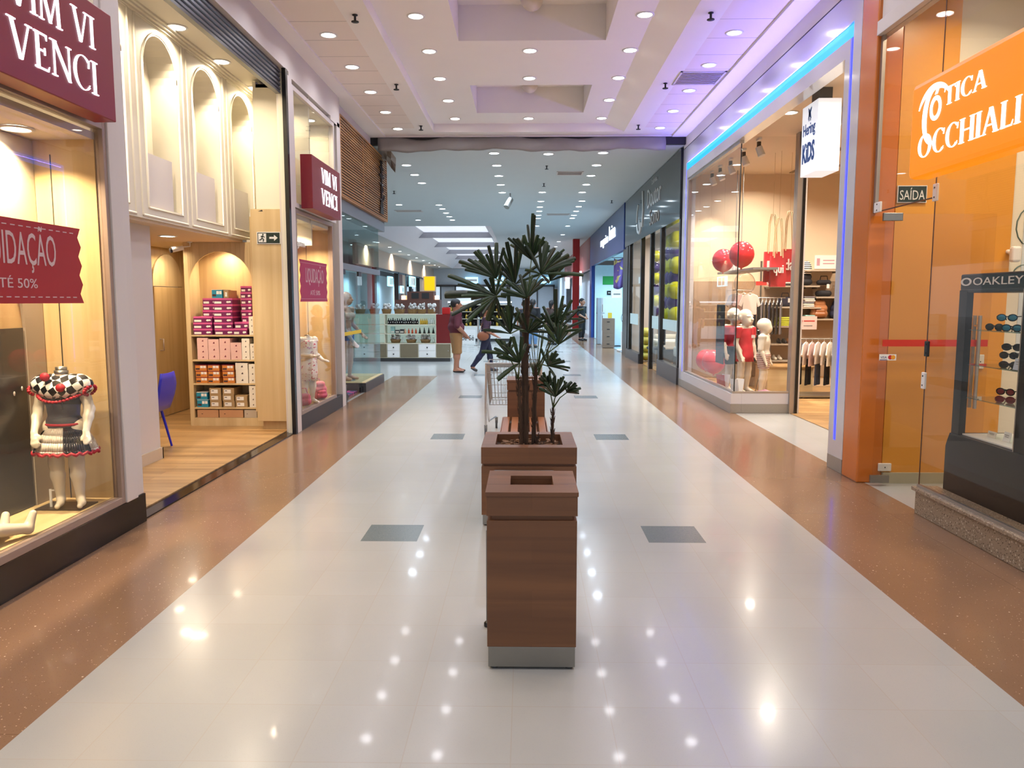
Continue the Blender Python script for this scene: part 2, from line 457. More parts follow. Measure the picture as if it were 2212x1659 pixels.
def lerp(a, b, t): return tuple(a[i]+(b[i]-a[i])*t for i in range(3))
def hand(wr, dirv, side, sc=1.0, curl=0.35, fr=0.0085):
    """palm, four unequal bent fingers and a thumb; dirv points from wrist to fingertips"""
    d = Vector(dirv).normalized(); a = Vector((0,1,0)) if abs(d.y) < 0.8 else Vector((0,0,1))
    s = d.cross(a).normalized()*side; nrm = d.cross(s).normalized(); w = Vector(wr); P = []
    pal = w+d*0.045*sc
    P.append(('c', tuple(w), tuple(w+d*0.075*sc), 0.021*sc, 0.026*sc)); P.append(('c', tuple(pal-s*0.02*sc), tuple(pal+s*0.022*sc+d*0.02*sc), 0.017*sc, 0.018*sc))
    for i, L in enumerate((0.062, 0.074, 0.070, 0.054)):
        b = w+d*0.085*sc+s*(0.030-0.020*i)*sc; kn = b+d*L*0.5*sc-nrm*curl*0.012*sc; tp = kn+(d*(1-curl*0.5)-nrm*curl).normalized()*L*0.5*sc
        P += [('c', tuple(b), tuple(kn), fr*1.1*sc, fr*sc), ('c', tuple(kn), tuple(tp), fr*sc, fr*0.82*sc)]
    t0 = w+d*0.03*sc+s*0.024*sc; t1 = t0+(d*0.6+s*0.8).normalized()*0.035*sc; t2 = t1+(d*0.9+s*0.25-nrm*curl*0.4).normalized()*0.032*sc
    P += [('c', tuple(t0), tuple(t1), fr*1.35*sc, fr*1.15*sc), ('c', tuple(t1), tuple(t2), fr*1.15*sc, fr*0.95*sc)]
    return P

def body(H, J=None, build=1.0, head=0.132, hands=True, belly=0.0, bust=0.0, hd=True):
    """prims of a standing figure of height H facing -Y; J overrides joints (fractions of H). Returns dict of prim groups."""
    j = dict(pel=(0,0,.53), wai=(0,0,.62), che=(0,0,.72), nec=(0,.005,.835), hea=(0,-.012,.925),
             shL=(-.112,0,.80), shR=(.112,0,.80), elL=(-.145,.01,.635), elR=(.145,.01,.635), wrL=(-.15,-.03,.49), wrR=(.15,-.03,.49),
             hiL=(-.052,0,.51), hiR=(.052,0,.51), knL=(-.056,-.01,.285), knR=(.056,-.01,.285), anL=(-.058,.012,.045), anR=(.058,.012,.045),
             toL=(-.068,-.09,.016), toR=(.068,-.09,.016), haL=None, haR=None)
    if J: j.update(J)
    S = lambda k: tuple(v*H for v in j[k]); b = build*H
    g = {}
    g['torso'] = [('e', S('pel'), (.088*b, .066*b, .075*H)), ('e', S('wai'), ((.076+belly*.3)*b, (.055+belly)*b, .085*H)),
                  ('e', S('che'), (.096*b, .064*b, .105*H)), ('c', S('shL'), S('shR'), .036*b, .036*b),
                  ('c', (0, S('nec')[1], S('shL')[2]-.005*H), S('nec'), .036*b, .030*b)]
    if belly: g['torso'].append(('e', (0, -belly*.75*H, .60*H), (.088*b, .06*b, .08*H)))
    if bust: g['torso'] += [('e', (x*.042*H, -.05*H, .735*H), (bust*H,)*3) for x in (-1, 1)]
    if hd:
        h = S('hea'); r = head*H
        g['head'] = [('e', (h[0], h[1]+.10*r, h[2]+.08*r), (.46*r, .54*r, .50*r)), ('e', (h[0], h[1]-.16*r, h[2]-.20*r), (.33*r, .36*r, .40*r)),
                     ('c', (h[0], h[1]-.50*r, h[2]+.04*r), (h[0], h[1]-.60*r, h[2]-.13*r), .05*r, .085*r),
                     ('e', (h[0], h[1]-.44*r, h[2]-.30*r), (.15*r, .10*r, .045*r)), ('e', (h[0], h[1]-.40*r, h[2]+.10*r), (.30*r, .10*r, .05*r)),
                     ('e', (h[0]-.47*r, h[1]+.08*r, h[2]-.02*r), (.06*r, .11*r, .15*r)), ('e', (h[0]+.47*r, h[1]+.08*r, h[2]-.02*r), (.06*r, .11*r, .15*r)),
                     ('c', S('nec'), (h[0], h[1]+.1*r, h[2]-.25*r), .031*b, .034*b)]
    else: g['head'] = []
    for sd in 'LR':
        sg = -1 if sd == 'L' else 1
        sh, el, wr = S('sh'+sd), S('el'+sd), S('wr'+sd); hi, kn, an, to = S('hi'+sd), S('kn'+sd), S('an'+sd), S('to'+sd)
        g['arm'+sd] = [('c', sh, el, .033*b, .026*b), ('c', el, lerp(el, wr, .35), .026*b, .025*b), ('c', lerp(el, wr, .35), wr, .025*b, .0165*b)]
        hv = j['ha'+sd] or tuple(wr[i]-el[i] for i in range(3))
        g['arm'+sd] += hand(wr, hv, -sg, H/1.72*1.0) if hands else [('e', wr, (.02*H, .02*H, .03*H))]
        g['leg'+sd] = [('c', hi, kn, .056*b, .037*b), ('c', kn, lerp(kn, an, .35), .037*b, .036*b), ('c', lerp(kn, an, .35), an, .036*b, .021*b),
                       ('c', (an[0], an[1]+.012*H, an[2]-.02*H), to, .022*H, .016*H), ('c', an, (to[0], (to[1]+an[1])/2, to[2]+.012*H), .021*H, .018*H)]
    return g
def allp(g, keys=None): return [p for k in (keys or g) for p in g[k]]
def blob(name, prims, m, parent, res, k=0.02, cuts=(), grow=0.0, label=None):
    V, F = sdf_mesh(prims, res, k, cuts, grow)
    mb = MB(m); mb.add(V, F, True); return mb.obj(name, parent, label=label)
# ------------------------------------------------------------------ camera
CAMZ = 1.68
cd = bpy.data.cameras.new('camera'); cam = bpy.data.objects.new('camera', cd); COL.objects.link(cam)
cd.sensor_width = 36.0; cd.lens = 1661.0/2212.0*36.0; cd.clip_start = 0.05; cd.clip_end = 300
cam.location = (0, 0, CAMZ); cam.rotation_euler = (PI/2-0.10764966, 0, 0.01675817)
SC.camera = cam
SC.view_settings.view_transform = 'Standard'; SC.view_settings.look = 'None'; SC.view_settings.gamma = 1.0
SC.view_settings.use_curve_mapping = False; SC.view_settings.exposure = 0.06
SC.cycles.use_denoising = True; SC.cycles.max_bounces = 7; SC.cycles.transparent_max_bounces = 20
SC.cycles.diffuse_bounces = 3; SC.cycles.glossy_bounces = 4; SC.cycles.caustics_reflective = False; SC.cycles.caustics_refractive = False
SC.cycles.sample_clamp_indirect = 6.0; SC.cycles.use_adaptive_sampling = True; SC.cycles.adaptive_threshold = 0.03
w = bpy.data.worlds.new('world'); SC.world = w; w.use_nodes = True
w.node_tree.nodes['Background'].inputs[0].default_value = (0.86, 0.9, 1.0, 1); w.node_tree.nodes['Background'].inputs[1].default_value = 0.9

# ------------------------------------------------------------------ shared materials
M = {}
M['white_floor'] = speckle('white_terrazzo', (172,172,169), [(140,(163,163,160),0.18)], rough=0.20, spec=.30, coat=.12, cr=.05, joint=(0.4,0.4,0.0,0.962,(-0.05+0.1,0.16,0)), cloud=0.05)
M['brown_floor'] = speckle('brown_terrazzo', (138,107,83), [(90,(116,86,64),0.16),(11,(214,190,164),0.05),(23,(200,168,140),0.07),(37,(196,164,136),0.09)], rough=0.20, spec=.30, coat=.14, cr=.05, joint=(3.2,3.2,0.0,0.72,(0.3,0.4,0)), cloud=0.10)
M['grey_tile'] = speckle('grey_tile', (104,112,112), [(60,(80,88,88),0.2),(45,(128,134,132),0.12)], rough=0.25)
M['oak_floor'] = wood('shop_plank_floor', (192,154,104), (148,110,66), 'X', 0.35, 0.8, (1.4,0.12))
M['maple'] = wood('maple', (214,188,142), (198,168,120), 'Z', 0.38, 0.45)
M['maple_dark'] = wood('maple_darker_panel', (198,168,120), (180,148,100), 'Z', 0.4, 0.5)  # darker tone of maple for back panels, door and inner walls
M['maple_f'] = wood('maple_display_floor', (222,198,150), (206,180,130), 'Y', 0.35, 0.5)
M['cherry'] = wood('cherry_laminate', (128,85,53), (102,66,42), 'X', 0.42, 0.55, (.9,.125,'XZ'))
M['cherry_t'] = wood('cherry_slat', (152,98,62), (122,76,46), 'Y', 0.4, 0.55)
M['slat'] = wood('slat_timber', (178,130,82), (144,98,58), 'Y', 0.5, 0.6)
M['black_granite'] = speckle('black_granite', (26,23,21), [(90,(48,42,38),0.2)], rough=0.12)
M['pink_granite'] = speckle('beige_granite', (158,140,118), [(55,(72,58,48),0.22),(34,(188,172,150),0.25),(90,(52,42,36),0.18)], rough=0.22)
M['grey_stone'] = speckle('grey_stone_base', (156,150,140), [(80,(132,126,116),0.2)], rough=0.35)
M['white_wall'] = plain('white_paint', (216,208,202), 0.6, var=0.03, scale=2)
M['ceil'] = plain('ceiling_paint', (250,244,238), 0.75, var=0.02, scale=2)
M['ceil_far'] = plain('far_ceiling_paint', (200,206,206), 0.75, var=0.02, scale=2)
M['cream'] = plain('cream_paint', (232,224,204), 0.55, var=0.03, scale=2)
M['beige_wall'] = plain('beige_paint', (224,202,172), 0.6, var=0.03, scale=2)
M['gloss_white'] = plain('gloss_white_panel', (214,212,214), 0.12, var=0.02, scale=3, coat=0.3)
M['alu'] = plain('aluminium', (176,168,160), 0.35, 0.7, var=0.05)
M['alu_b'] = plain('bronze_aluminium', (170,150,138), 0.38, 0.3, var=0.05)
M['chrome'] = plain('chrome', (215,215,215), 0.14, 1.0, var=0.02)
M['steel'] = plain('brushed_steel', (150,148,142), 0.32, 0.9, var=0.06)
M['zinc'] = plain('zinc_wire', (176,174,170), 0.3, 0.85, var=0.06)
M['shutter'] = plain('shutter_slats', (92,92,100), 0.35, 0.6, var=0.05)
M['black'] = plain('black_frame', (26,25,26), 0.25, var=0.08)
M['black_m'] = plain('black_matt', (32,31,32), 0.6, var=0.08)
M['dark'] = plain('dark_grey_panel', (70,70,72), 0.3, var=0.06)
M['grey'] = plain('mid_grey', (128,126,124), 0.5, var=0.06)
M['red'] = plain('sign_red', (134,26,40), 0.35, var=0.03)
M['red2'] = plain('poster_red', (196,44,56), 0.5, var=0.04)
M['white'] = plain('white_plastic', (236,234,230), 0.4, var=0.02)
M['mann'] = plain('mannequin_gloss', (236,226,206), 0.22, var=0.02, coat=0.2)
M['letter'] = glow('lit_letters', (236,242,255), 1.7)
M['lamp'] = glow('lamp_lens', (255,246,232), 14)
M['lamp_c'] = glow('cool_lamp_lens', (225,242,255), 14)
M['glass'] = glassmat('window_glass', (250,252,250), 1.0)
M['glass_g'] = glassmat('greenish_window_glass', (226,240,238), 1.25)
M['orange'] = plain('orange_paint', (226,156,58), 0.35, var=0.05, scale=1.5)
M['orange_d'] = plain('orange_gloss_panel', (206,118,50), 0.18, var=0.05, scale=1.5)
M['blue'] = plain('deep_blue_panel', (30,62,140), 0.3, var=0.04)
M['green'] = plain('green_band', (18,150,60), 0.5, var=0.04)
M['skin'] = plain('skin', (176,124,98), 0.55, var=0.06, scale=20)
M['hair'] = plain('dark_hair', (28,22,20), 0.6, var=0.15, scale=40)

# ------------------------------------------------------------------ floor
Xs = [(-40,-1.97,'L'),(-1.97,-1.155,'W'),(-1.155,-.757,'T'),(-.757,.87,'W'),(.87,1.27,'T'),(1.27,2.08,'W'),(2.08,3.16,'R'),(3.16,40,'W')]
TY = [(1.24+4*k, 1.64+4*k) for k in range(0, 16)]
mb = MB(M['white_floor']); mb.mat(M['brown_floor']); mb.mat(M['grey_tile'])
def fq(x0, x1, y0, y1, m): mb.mat(M[m]); mb.add([(x0,y0,0),(x1,y0,0),(x1,y1,0),(x0,y1,0)], [[0,1,2,3]], False)
for x0, x1, k in Xs:
    if k == 'L':
        fq(-2.95, x1, -8, 17.2, 'brown_floor'); fq(x0, x1, 17.2, 95, 'white_floor'); fq(x0, -2.95, -8, 17.2, 'white_floor')
    elif k == 'R': fq(x0, x1, -8, 95, 'brown_floor')
    elif k == 'W': fq(x0, x1, -8, 95, 'white_floor')
    else:
        y = -8
        for a, b in TY: fq(x0, x1, y, a, 'white_floor'); fq(x0, x1, a, b, 'grey_tile'); y = b
        fq(x0, x1, y, 95, 'white_floor')
struct(mb, 'floor')

# ------------------------------------------------------------------ near ceiling: soffits, raised tray, coffers
ZS, ZT, ZC = 4.85, 5.00, 5.44
YE = 14.93
def lined(name, c, step):
    m, nt, out = new_mat(name)
    s = nt.nodes.new('ShaderNodeSeparateXYZ'); nt.links.new(coords(nt), s.inputs[0])
    mu = N(nt, 'ShaderNodeMath', operation='MULTIPLY_ADD'); mu.inputs[1].default_value = 1/step; mu.inputs[2].default_value = 0.63
    nt.links.new(s.outputs[1], mu.inputs[0])
    fr = N(nt, 'ShaderNodeMath', operation='FRACT'); nt.links.new(mu.outputs[0], fr.inputs[0])
    lt = N(nt, 'ShaderNodeMath', operation='LESS_THAN'); lt.inputs[1].default_value = 0.012; nt.links.new(fr.outputs[0], lt.inputs[0])
    bsdf(nt, out, mixc(nt, lt.outputs[0], lin(c), lin((120,108,100))), 0.75); return m
M['ceil_panel'] = lined('ceiling_access_panels', (242,230,220), 0.635)
mb = MB(M['ceil'])
def cq(p): mb.poly(p[::-1])
def hz(x0, x1, y0, y1, z): mb.poly([(x0,y0,z),(x0,y1,z),(x1,y1,z),(x1,y0,z)])
Y0 = -8
hz(-3.02,-2.70,Y0,15.25,ZS-.03); hz(-2.04,-1.73,Y0,15.25,ZS); hz(-2.70,-2.04,14.60,15.25,ZS)
mb.poly([(-2.70,Y0,ZS),(-2.70,15.25,ZS),(-2.70,15.25,ZS-.03),(-2.70,Y0,ZS-.03)])
mb.mat(M['ceil_panel']); hz(-2.70,-2.04,Y0,14.60,ZS); hz(2.2,2.82,Y0,14.60,ZS); mb.mat(M['ceil'])
hz(1.86,2.2,Y0,15.25,ZS); hz(2.2,2.82,14.60,15.25,ZS); hz(2.82,3.3,Y0,15.25,ZS-.035)
mb.poly([(2.82,Y0,ZS),(2.82,15.25,ZS),(2.82,15.25,ZS-.035),(2.82,Y0,ZS-.035)])
mb.poly([(-1.73,Y0,ZS),(-1.73,YE,ZS),(-1.73,YE,ZT),(-1.73,Y0,ZT)])
mb.poly([(1.86,Y0,ZS),(1.86,YE,ZS),(1.49,YE,ZT),(1.49,Y0,ZT)])
mb.poly([(-1.73,YE,ZS),(1.86,YE,ZS),(1.49,YE,ZT),(-1.73,YE,ZT)])
hz(-1.73,1.86,YE,15.25,ZS)
cof = [(.90,2.66),(4.71,6.47),(8.52,10.28),(12.33,14.09)]
hz(-1.73,-.86,Y0,YE,ZT); hz(1.03,1.49,Y0,YE,ZT)
y = Y0
for a, b in cof:
    hz(-.86,1.03,y,a,ZT); y = b
    hz(-.86,1.03,a,b,ZC)
    for q in ([(-.86,a),(-.86,b)], [(1.03,a),(1.03,b)], [(-.86,a),(1.03,a)], [(-.86,b),(1.03,b)]):
        mb.poly([(q[0][0],q[0][1],ZT),(q[1][0],q[1][1],ZT),(q[1][0],q[1][1],ZC),(q[0][0],q[0][1],ZC)])
hz(-.86,1.03,y,YE,ZT)
struct(mb, 'ceiling')
# roof slab keeps the plenum dark
mb = MB(M['black_m']); mb.box(-12,14,-8,95,8.2,8.3); struct(mb, 'ceiling_slab')

# far ceiling with the skylight well
ZF = 4.68
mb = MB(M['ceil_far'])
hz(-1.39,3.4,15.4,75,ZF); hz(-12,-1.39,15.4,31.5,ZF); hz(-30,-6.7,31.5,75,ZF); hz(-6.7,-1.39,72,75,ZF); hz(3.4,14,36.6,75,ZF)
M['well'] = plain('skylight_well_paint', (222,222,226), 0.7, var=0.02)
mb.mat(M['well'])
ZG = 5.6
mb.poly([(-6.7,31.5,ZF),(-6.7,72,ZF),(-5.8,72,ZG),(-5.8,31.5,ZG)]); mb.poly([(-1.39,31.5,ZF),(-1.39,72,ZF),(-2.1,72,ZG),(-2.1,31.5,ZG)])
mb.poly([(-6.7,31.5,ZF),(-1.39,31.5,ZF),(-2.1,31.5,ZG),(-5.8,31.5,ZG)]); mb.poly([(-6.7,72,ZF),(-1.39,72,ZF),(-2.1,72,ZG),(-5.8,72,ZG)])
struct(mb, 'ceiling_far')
mb = MB(glow('skylight_daylight', (222,230,248), .72)); mb.poly([(-5.8,31.5,ZG),(-5.8,72,ZG),(-2.1,72,ZG),(-2.1,31.5,ZG)]); struct(mb, 'window_skylight')
mb = MB(plain('skylight_beam', (170,170,178), .6))
for k in range(5): mb.box(-6.2,-1.7,37.1+7.6*k,37.25+7.6*k,5.28,5.6)
struct(mb, 'trim_skylight_beams')
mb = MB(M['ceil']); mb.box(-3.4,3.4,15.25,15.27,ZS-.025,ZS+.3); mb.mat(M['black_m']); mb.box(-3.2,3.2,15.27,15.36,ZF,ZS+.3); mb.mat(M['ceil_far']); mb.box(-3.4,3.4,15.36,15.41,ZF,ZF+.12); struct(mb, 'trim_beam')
# loose lining sheet sagging from the edge where the ceiling drops
mb = MB(plain('grey_lining_sheet', (150,146,142), 0.8, var=0.1, scale=4)); nx = 60; vs = []; fs = []
for r in range(7):
    for i in range(nx+1):
        x = -2.85+5.55*i/nx; t = r/6
        sag = 0.05*math.sin(x*2.3)+0.03*math.sin(x*6.1+1)
        vs.append((x, 15.255-.04*math.sin(t*PI)+.012*math.sin(x*5+r), ZS-.03-t*(.25+.018*math.sin(x*2.1)+.012*math.sin(x*5.3+1)+.008*math.sin(x*13))-(1-t)*max(0, sag)*0.7))
for r in range(6):
    for i in range(nx): a = r*(nx+1)+i; fs.append([a, a+1, a+nx+2, a+nx+1])
mb.add(vs, fs, True)
o = single(mb, 'ceiling_lining_sheet', 'long wrinkled grey lining sheet sagging below the edge where the ceiling drops', 'sheet')
sm = o.modifiers.new('thick', 'SOLIDIFY'); sm.thickness = 0.006
mb = MB(plain('torn_lining', (170,166,160), 0.8, var=0.1)); vs = []; fs = []
for r in range(6):
    for i in range(5): vs.append((-2.87+.09*i-.03*r, 15.3+.16*r+.03*math.sin(i*3+r), 4.80-.08*i-.03*r-.05*math.sin(i*2.1+r*1.3)))
for r in range(5):
    for i in range(4): a = r*5+i; fs.append([a, a+1, a+6, a+5])
mb.add(vs, fs, False); o = single(mb, 'torn_ceiling_lining', 'crumpled scrap of torn lining hanging above the wooden slat sign', 'sheet'); o.modifiers.new('t','SOLIDIFY').thickness = 0.005

# ------------------------------------------------------------------ recessed downlights
def lamp_data(name, c, energy, size, spread=2.6):
    l = bpy.data.lights.new(name, 'AREA'); l.shape = 'DISK'; l.size = size; l.energy = energy; l.color = lin(c)[:3]; l.spread = spread; return l
L_NEAR = lamp_data('downlight_lamp', (242,243,255), 5.4, .17)
L_FAR = lamp_data('far_downlight_lamp', (214,234,255), 27, .17)
def light_at(l, x, y, z, name='lamp'):
    o = bpy.data.objects.new(name, l); COL.objects.link(o); o.location = (x, y, z); return o
def make_downlight(label, lens, r=.085):
    t = thing('recessed_downlight', label, 'ceiling light', (0,0,0))
    m = MB(M['white']); m.lathe([(r+.022,0),(r+.022,-.008),(r,-.010),(r,.004)], n=24); m.obj('trim_ring', t)
    m = MB(lens); m.disc((0,0,-.004), r, 24, Matrix.Scale(-1,3,(0,0,1))); m.lathe([(r,-.004),(r*.7,-.007),(.001,-.008)], n=24); m.obj('lens', t)
    return t
DL = make_downlight('x', M['lamp']); used = False
def downlight(x, y, z, label, group, proto=None):
    global used
    if not used: used = True; DL.location = (x,y,z); DL['label'] = label; DL['group'] = group; return DL
    return dup(proto or DL, (x,y,z), None, label, group)
YRS = [14.62-1.262*k for k in range(13)]; YRT = [14.50-1.275*k for k in range(13)]
cols = [(-2.36,ZS,'left soffit',5),(-1.285,ZT,'left side of the raised ceiling',5),(.06,ZT,'middle line of the ceiling',3),(1.395,ZT,'right side of the raised ceiling',5),(2.483,ZS,'purple-lit right soffit',5)]
for x, z, nm, vis in cols:
    n = 0
    for k, y in enumerate(YRS if z == ZS else YRT):
        if x == .06 and any(a-.1 < y < b+.1 for a, b in cof): continue
        light_at(L_NEAR, x, y, z-.02)
        if n < vis:
            downlight(x, y, z, 'round downlight in the %s, %s from the beam' % (nm, ORD[n]), 'downlights in the near ceiling')
        n += 1
DLC = make_downlight('small bright cool-white downlight', M['lamp_c'], .10)
far = []
for k in range(5): far.append((-.635, 16.1+1.43*k, 'row near the middle', k))
for k in range(5): far.append((1.585, 16.1+1.43*k, 'row before the black sign', k))
for k in range(3): far.append((-2.64, 17.46+1.3*k, 'row beside the slat sign', k))
for k, y in enumerate((16.2,21.8,23.74,25.17,26.32,27.54,28.58,31.45)): far.append((.475, y, 'second row near the middle', k))
for k, y in enumerate((23.7,25.07,26.34,27.56,28.52,31.48,35.6,39.7,43.4)): far.append((1.715, y, 'second row along the blue sign', k))
for k, y in enumerate((24.58,25.6,26.8,27.95,29.1)): far.append((-2.71, y, 'row in front of the skylight', k))
far += [(-3.95,24.5,'row over the soap kiosk',0), (-3.99,29.1,'row over the soap kiosk',1)]
first = True
for x, y, nm, k in far:
    lb = 'cool-white downlight, %s in the %s' % (ORD[k], nm)
    if first: DLC.location = (x,y,ZF); DLC['label'] = lb; DLC['group'] = 'downlights in the far ceiling'; first = False
    else: dup(DLC, (x,y,ZF), None, lb, 'downlights in the far ceiling')
    light_at(L_FAR, x, y, ZF-.012)
k = 0
for i in range(9):
    for j in range(2):
        x, y = -7.6-1.7*j, 40.0+i*3.6+1.7*j
        dup(DLC, (x,y,ZF), None, 'tiny downlight left of the skylight, %s of the %s row' % (ORD[i], ('inner','outer')[j]), 'downlights left of the skylight')
L_F2 = lamp_data('walkway_lamp', (255,228,200), 260, .5)
for y in (42,50,58,66): light_at(L_F2, -8.5, y, ZF-.03)
L_F3 = lamp_data('far_hall_lamp', (214,234,255), 420, .5)
for y in (42,50,58,66): light_at(L_F3, 1.0, y, ZF-.03)

# sprinklers, vents, dome lights
def make_sprinkler():
    t = thing('ceiling_sprinkler', 'x', 'sprinkler', (0,0,0))
    m = MB(M['black_m']); m.tube((0,0,0),(0,0,-.07),.013); m.lathe([(.03,-.0),(.03,-.008),(.001,-.01)]); m.obj('stem', t)
    m = MB(M['black_m']); m.lathe([(.001,-.07),(.042,-.072),(.042,-.079),(.001,-.08)]); m.obj('deflector', t); return t
SP = make_sprinkler(); f = True
for (x, y, z, lb) in [(-1.90,8.93,ZS,'dark sprinkler head in the left soffit, nearest the camera'),(-1.90,11.7,ZS,'dark sprinkler head in the left soffit, middle one'),(-1.90,14.4,ZS,'dark sprinkler head in the left soffit, close to the beam'),
        (2.05,8.93,ZS,'dark sprinkler head in the purple right soffit, nearest the camera'),(2.05,11.7,ZS,'dark sprinkler head in the purple right soffit, beside the air vent'),(2.05,14.4,ZS,'dark sprinkler head in the purple right soffit, close to the beam'),
        (.48,17.6,ZF,'far sprinkler head in the lower ceiling behind the sagging sheet'),(.48,20.2,ZF,'far sprinkler head just before the second middle light row'),(-3.6,21.5,ZF,'far sprinkler head above the soap kiosk'),(2.6,23.6,ZF,'far sprinkler head beside the blue fascia')]:
    if f: SP.location = (x,y,z); SP['label'] = lb; SP['group'] = 'ceiling sprinklers'; f = False
    else: dup(SP, (x,y,z), None, lb, 'ceiling sprinklers')
def vent(x, y, z, wx, wy, label):
    t = thing('air_vent', label, 'vent', (x,y,z), 'ceiling air vents')
    m = MB(M['white_wall']); a, b = wx/2, wy/2
    m.box(x-a,x+a,y-b,y-b+.03,z-.012,z); m.box(x-a,x+a,y+b-.03,y+b,z-.012,z); m.box(x-a,x-a+.03,y-b,y+b,z-.012,z); m.box(x+a-.03,x+a,y-b,y+b,z-.012,z); m.obj('vent_frame', t)
    m = MB(M['white_wall']); n = max(3, int(wy/.06))
    for k in range(n): yy = y-b+.03+(wy-.06)*(k+.5)/n; m.cbox((x,yy,z-.006),(wx-.06,.03,.004),M=Matrix.Rotation(.5,3,'X'))
    m.obj('louvre_slats', t)
vent(2.48,11.44,ZS,.64,.66,'large square air vent in the purple-lit right soffit')
vent(1.05,18.6,ZF,.62,.5,'long air vent in the far ceiling right of the middle')
vent(1.15,27.3,ZF,.8,.5,'second air vent farther along the far ceiling')
vent(-3.9,26.2,ZF,.9,.5,'recessed air vent in the far ceiling near the slat sign')
for (y, lb) in ((10.08,'white glass dome light in the nearer ceiling recess'),(13.90,'white glass dome light in the farther ceiling recess')):
    t = thing('ceiling_dome_light', lb, 'ceiling light', (.08,y,ZC), 'dome lights in the ceiling recesses')
    m = MB(M['white']); m.lathe([(.145,0),(.15,-.015),(.135,-.02)], (.08,y,ZC), 28); m.obj('rim', t)
    m = MB(plain('opal_glass_dome', (226,214,200), 0.3, var=0.02)) if y < 11 else MB(bpy.data.materials['opal_glass_dome'])
    m.lathe([(.138*math.cos(a), -.015-.135*math.sin(a)) for a in [PI/2*i/8 for i in range(8)]]+[(.012,-.152),(.001,-.165)], (.08,y,ZC), 28); m.obj('glass_bowl', t)
# ================================================================== LEFT SIDE
XL = -2.90
L_WARM = lamp_data('warm_shop_lamp', (255,236,206), 24, .14)
L_WARM2 = lamp_data('warm_display_lamp', (255,234,200), 9, .12)
L_DISP = lamp_data('display_lamp', (255,234,198), 40, .12, 2.2)
def rect(mb, x0, x1, y0, y1, z0, z1): mb.box(x0, x1, y0, y1, z0, z1)
# ---- white fascia, piers and plinths
mb = MB(M['white_wall'])
mb.box(-3.04,XL,-8,5.45,3.95,4.85); mb.box(-3.04,XL,5.45,9.72,4.47,4.85); mb.box(-3.04,XL,9.72,12.32,4.42,4.85)
mb.box(-3.10,-3.0,12.32,15.3,4.55,4.85); mb.box(-3.04,XL,9.66,9.84,0.0,4.42); mb.box(-3.04,XL,11.92,12.32,4.36,4.42)
mb.box(-3.02,XL,12.12,12.34,0,4.42); mb.box(-3.02,XL+.01,11.72,12.12,4.36,4.42)
mb.box(-3.04,XL,11.70,12.12,0.0,0.0001)
struct(mb, 'wall_left')
mb = MB(M['white_wall']); mb.box(-3.04,XL+.015,5.42,5.58,.22,3.95); mb.box(-3.30,XL-.01,5.58,5.71,.22,4.47); mb.box(-3.04,XL+.015,5.42,5.58,3.95,4.5); struct(mb, 'wall_left_pier', bevel=.006)
mb = MB(M['cream']); mb.box(-3.0,-2.94,9.60,9.655,0,4.42); struct(mb, 'wall_left_jamb')
mb = MB(M['black_granite']); mb.box(-3.06,XL,-2,5.715,0,.22); struct(mb, 'baseboard_left', bevel=.004)
mb = MB(plain('charcoal_plinth', (62,58,60), 0.4)); mb.box(-3.06,XL,9.84,12.12,0,.20); struct(mb, 'baseboard_left_far', bevel=.004)
mb = MB(M['black_granite']); mb.box(-3.14,-2.93,5.715,9.66,0,.012); struct(mb, 'trim_threshold')

# ---- near display window: frame, panes, display box
def window(name, y0, y1, z0, z1, fm, gm, x=XL, fw=.05, dep=.07, mull=()):
    r = structroot(name, (x, (y0+y1)/2, z0)); m = MB(fm)
    m.box(x-dep,x,y0,y0+fw,z0,z1); m.box(x-dep,x,y1-fw,y1,z0,z1); m.box(x-dep,x,y0+fw,y1-fw,z0,z0+fw); m.box(x-dep,x,y0+fw,y1-fw,z1-fw,z1)
    for q in mull: m.box(x-dep,x,q-fw/2,q+fw/2,z0+fw,z1-fw)
    m.obj('window_frame', r, bevel=.004)
    m = MB(gm); m.box(x-dep/2-.004,x-dep/2+.004,y0+fw,y1-fw,z0+fw,z1-fw); m.obj('pane', r)
    return r
M['glass_b'] = glassmat('display_glass', (246,243,238), .8); M['glass_f'] = glassmat('far_display_glass', (248,246,242), .45)
window('window_1', 1.6, 5.43, .22, 2.90, M['alu_b'], M['glass_b'])
window('window_2', 1.6, 5.43, 2.90, 3.95, M['white_wall'], M['glass'], fw=.07)
window('window_3', 9.84, 11.74, .20, 2.84, M['alu_b'], M['glass_f'])
window('window_4', 9.84, 11.96, 2.86, 4.36, M['white_wall'], M['glass'], fw=.06)
def display(y0, y1, zf, zt, xb, nm, far_m):
    m = MB(M['maple_f']); m.box(xb,XL-.075,y0,y1,zf-.05,zf); struct(m, 'floor_display_'+nm)
    m = MB(far_m); m.box(xb-.04,xb,y0,y1,zf,zt); m.box(xb,XL-.06,y1-.03,y1,zf,zt); m.box(xb,XL-.06,y0,y0+.03,zf,zt)
    m.mat(M['black_m']); m.box(xb+.13,xb+.136,y1-.034,y1-.03,zf,zt-.1)
    struct(m, 'wall_display_'+nm)
    m = MB(M['cream']); m.box(xb-.04,XL-.06,y0,y1,zt,zt+.05); struct(m, 'ceiling_display_'+nm)
display(1.6, 5.40, .27, 2.78, -3.40, 'near', M['maple'])
display(9.84, 11.78, .25, 2.74, -3.45, 'far', M['maple'])
for (x, y, z) in ((-3.25,5.0,2.78),(-3.25,4.0,2.78),(-3.25,3.0,2.78),(-3.15,10.4,2.74),(-3.15,11.2,2.74)): light_at(L_DISP, x, y, z-.03)
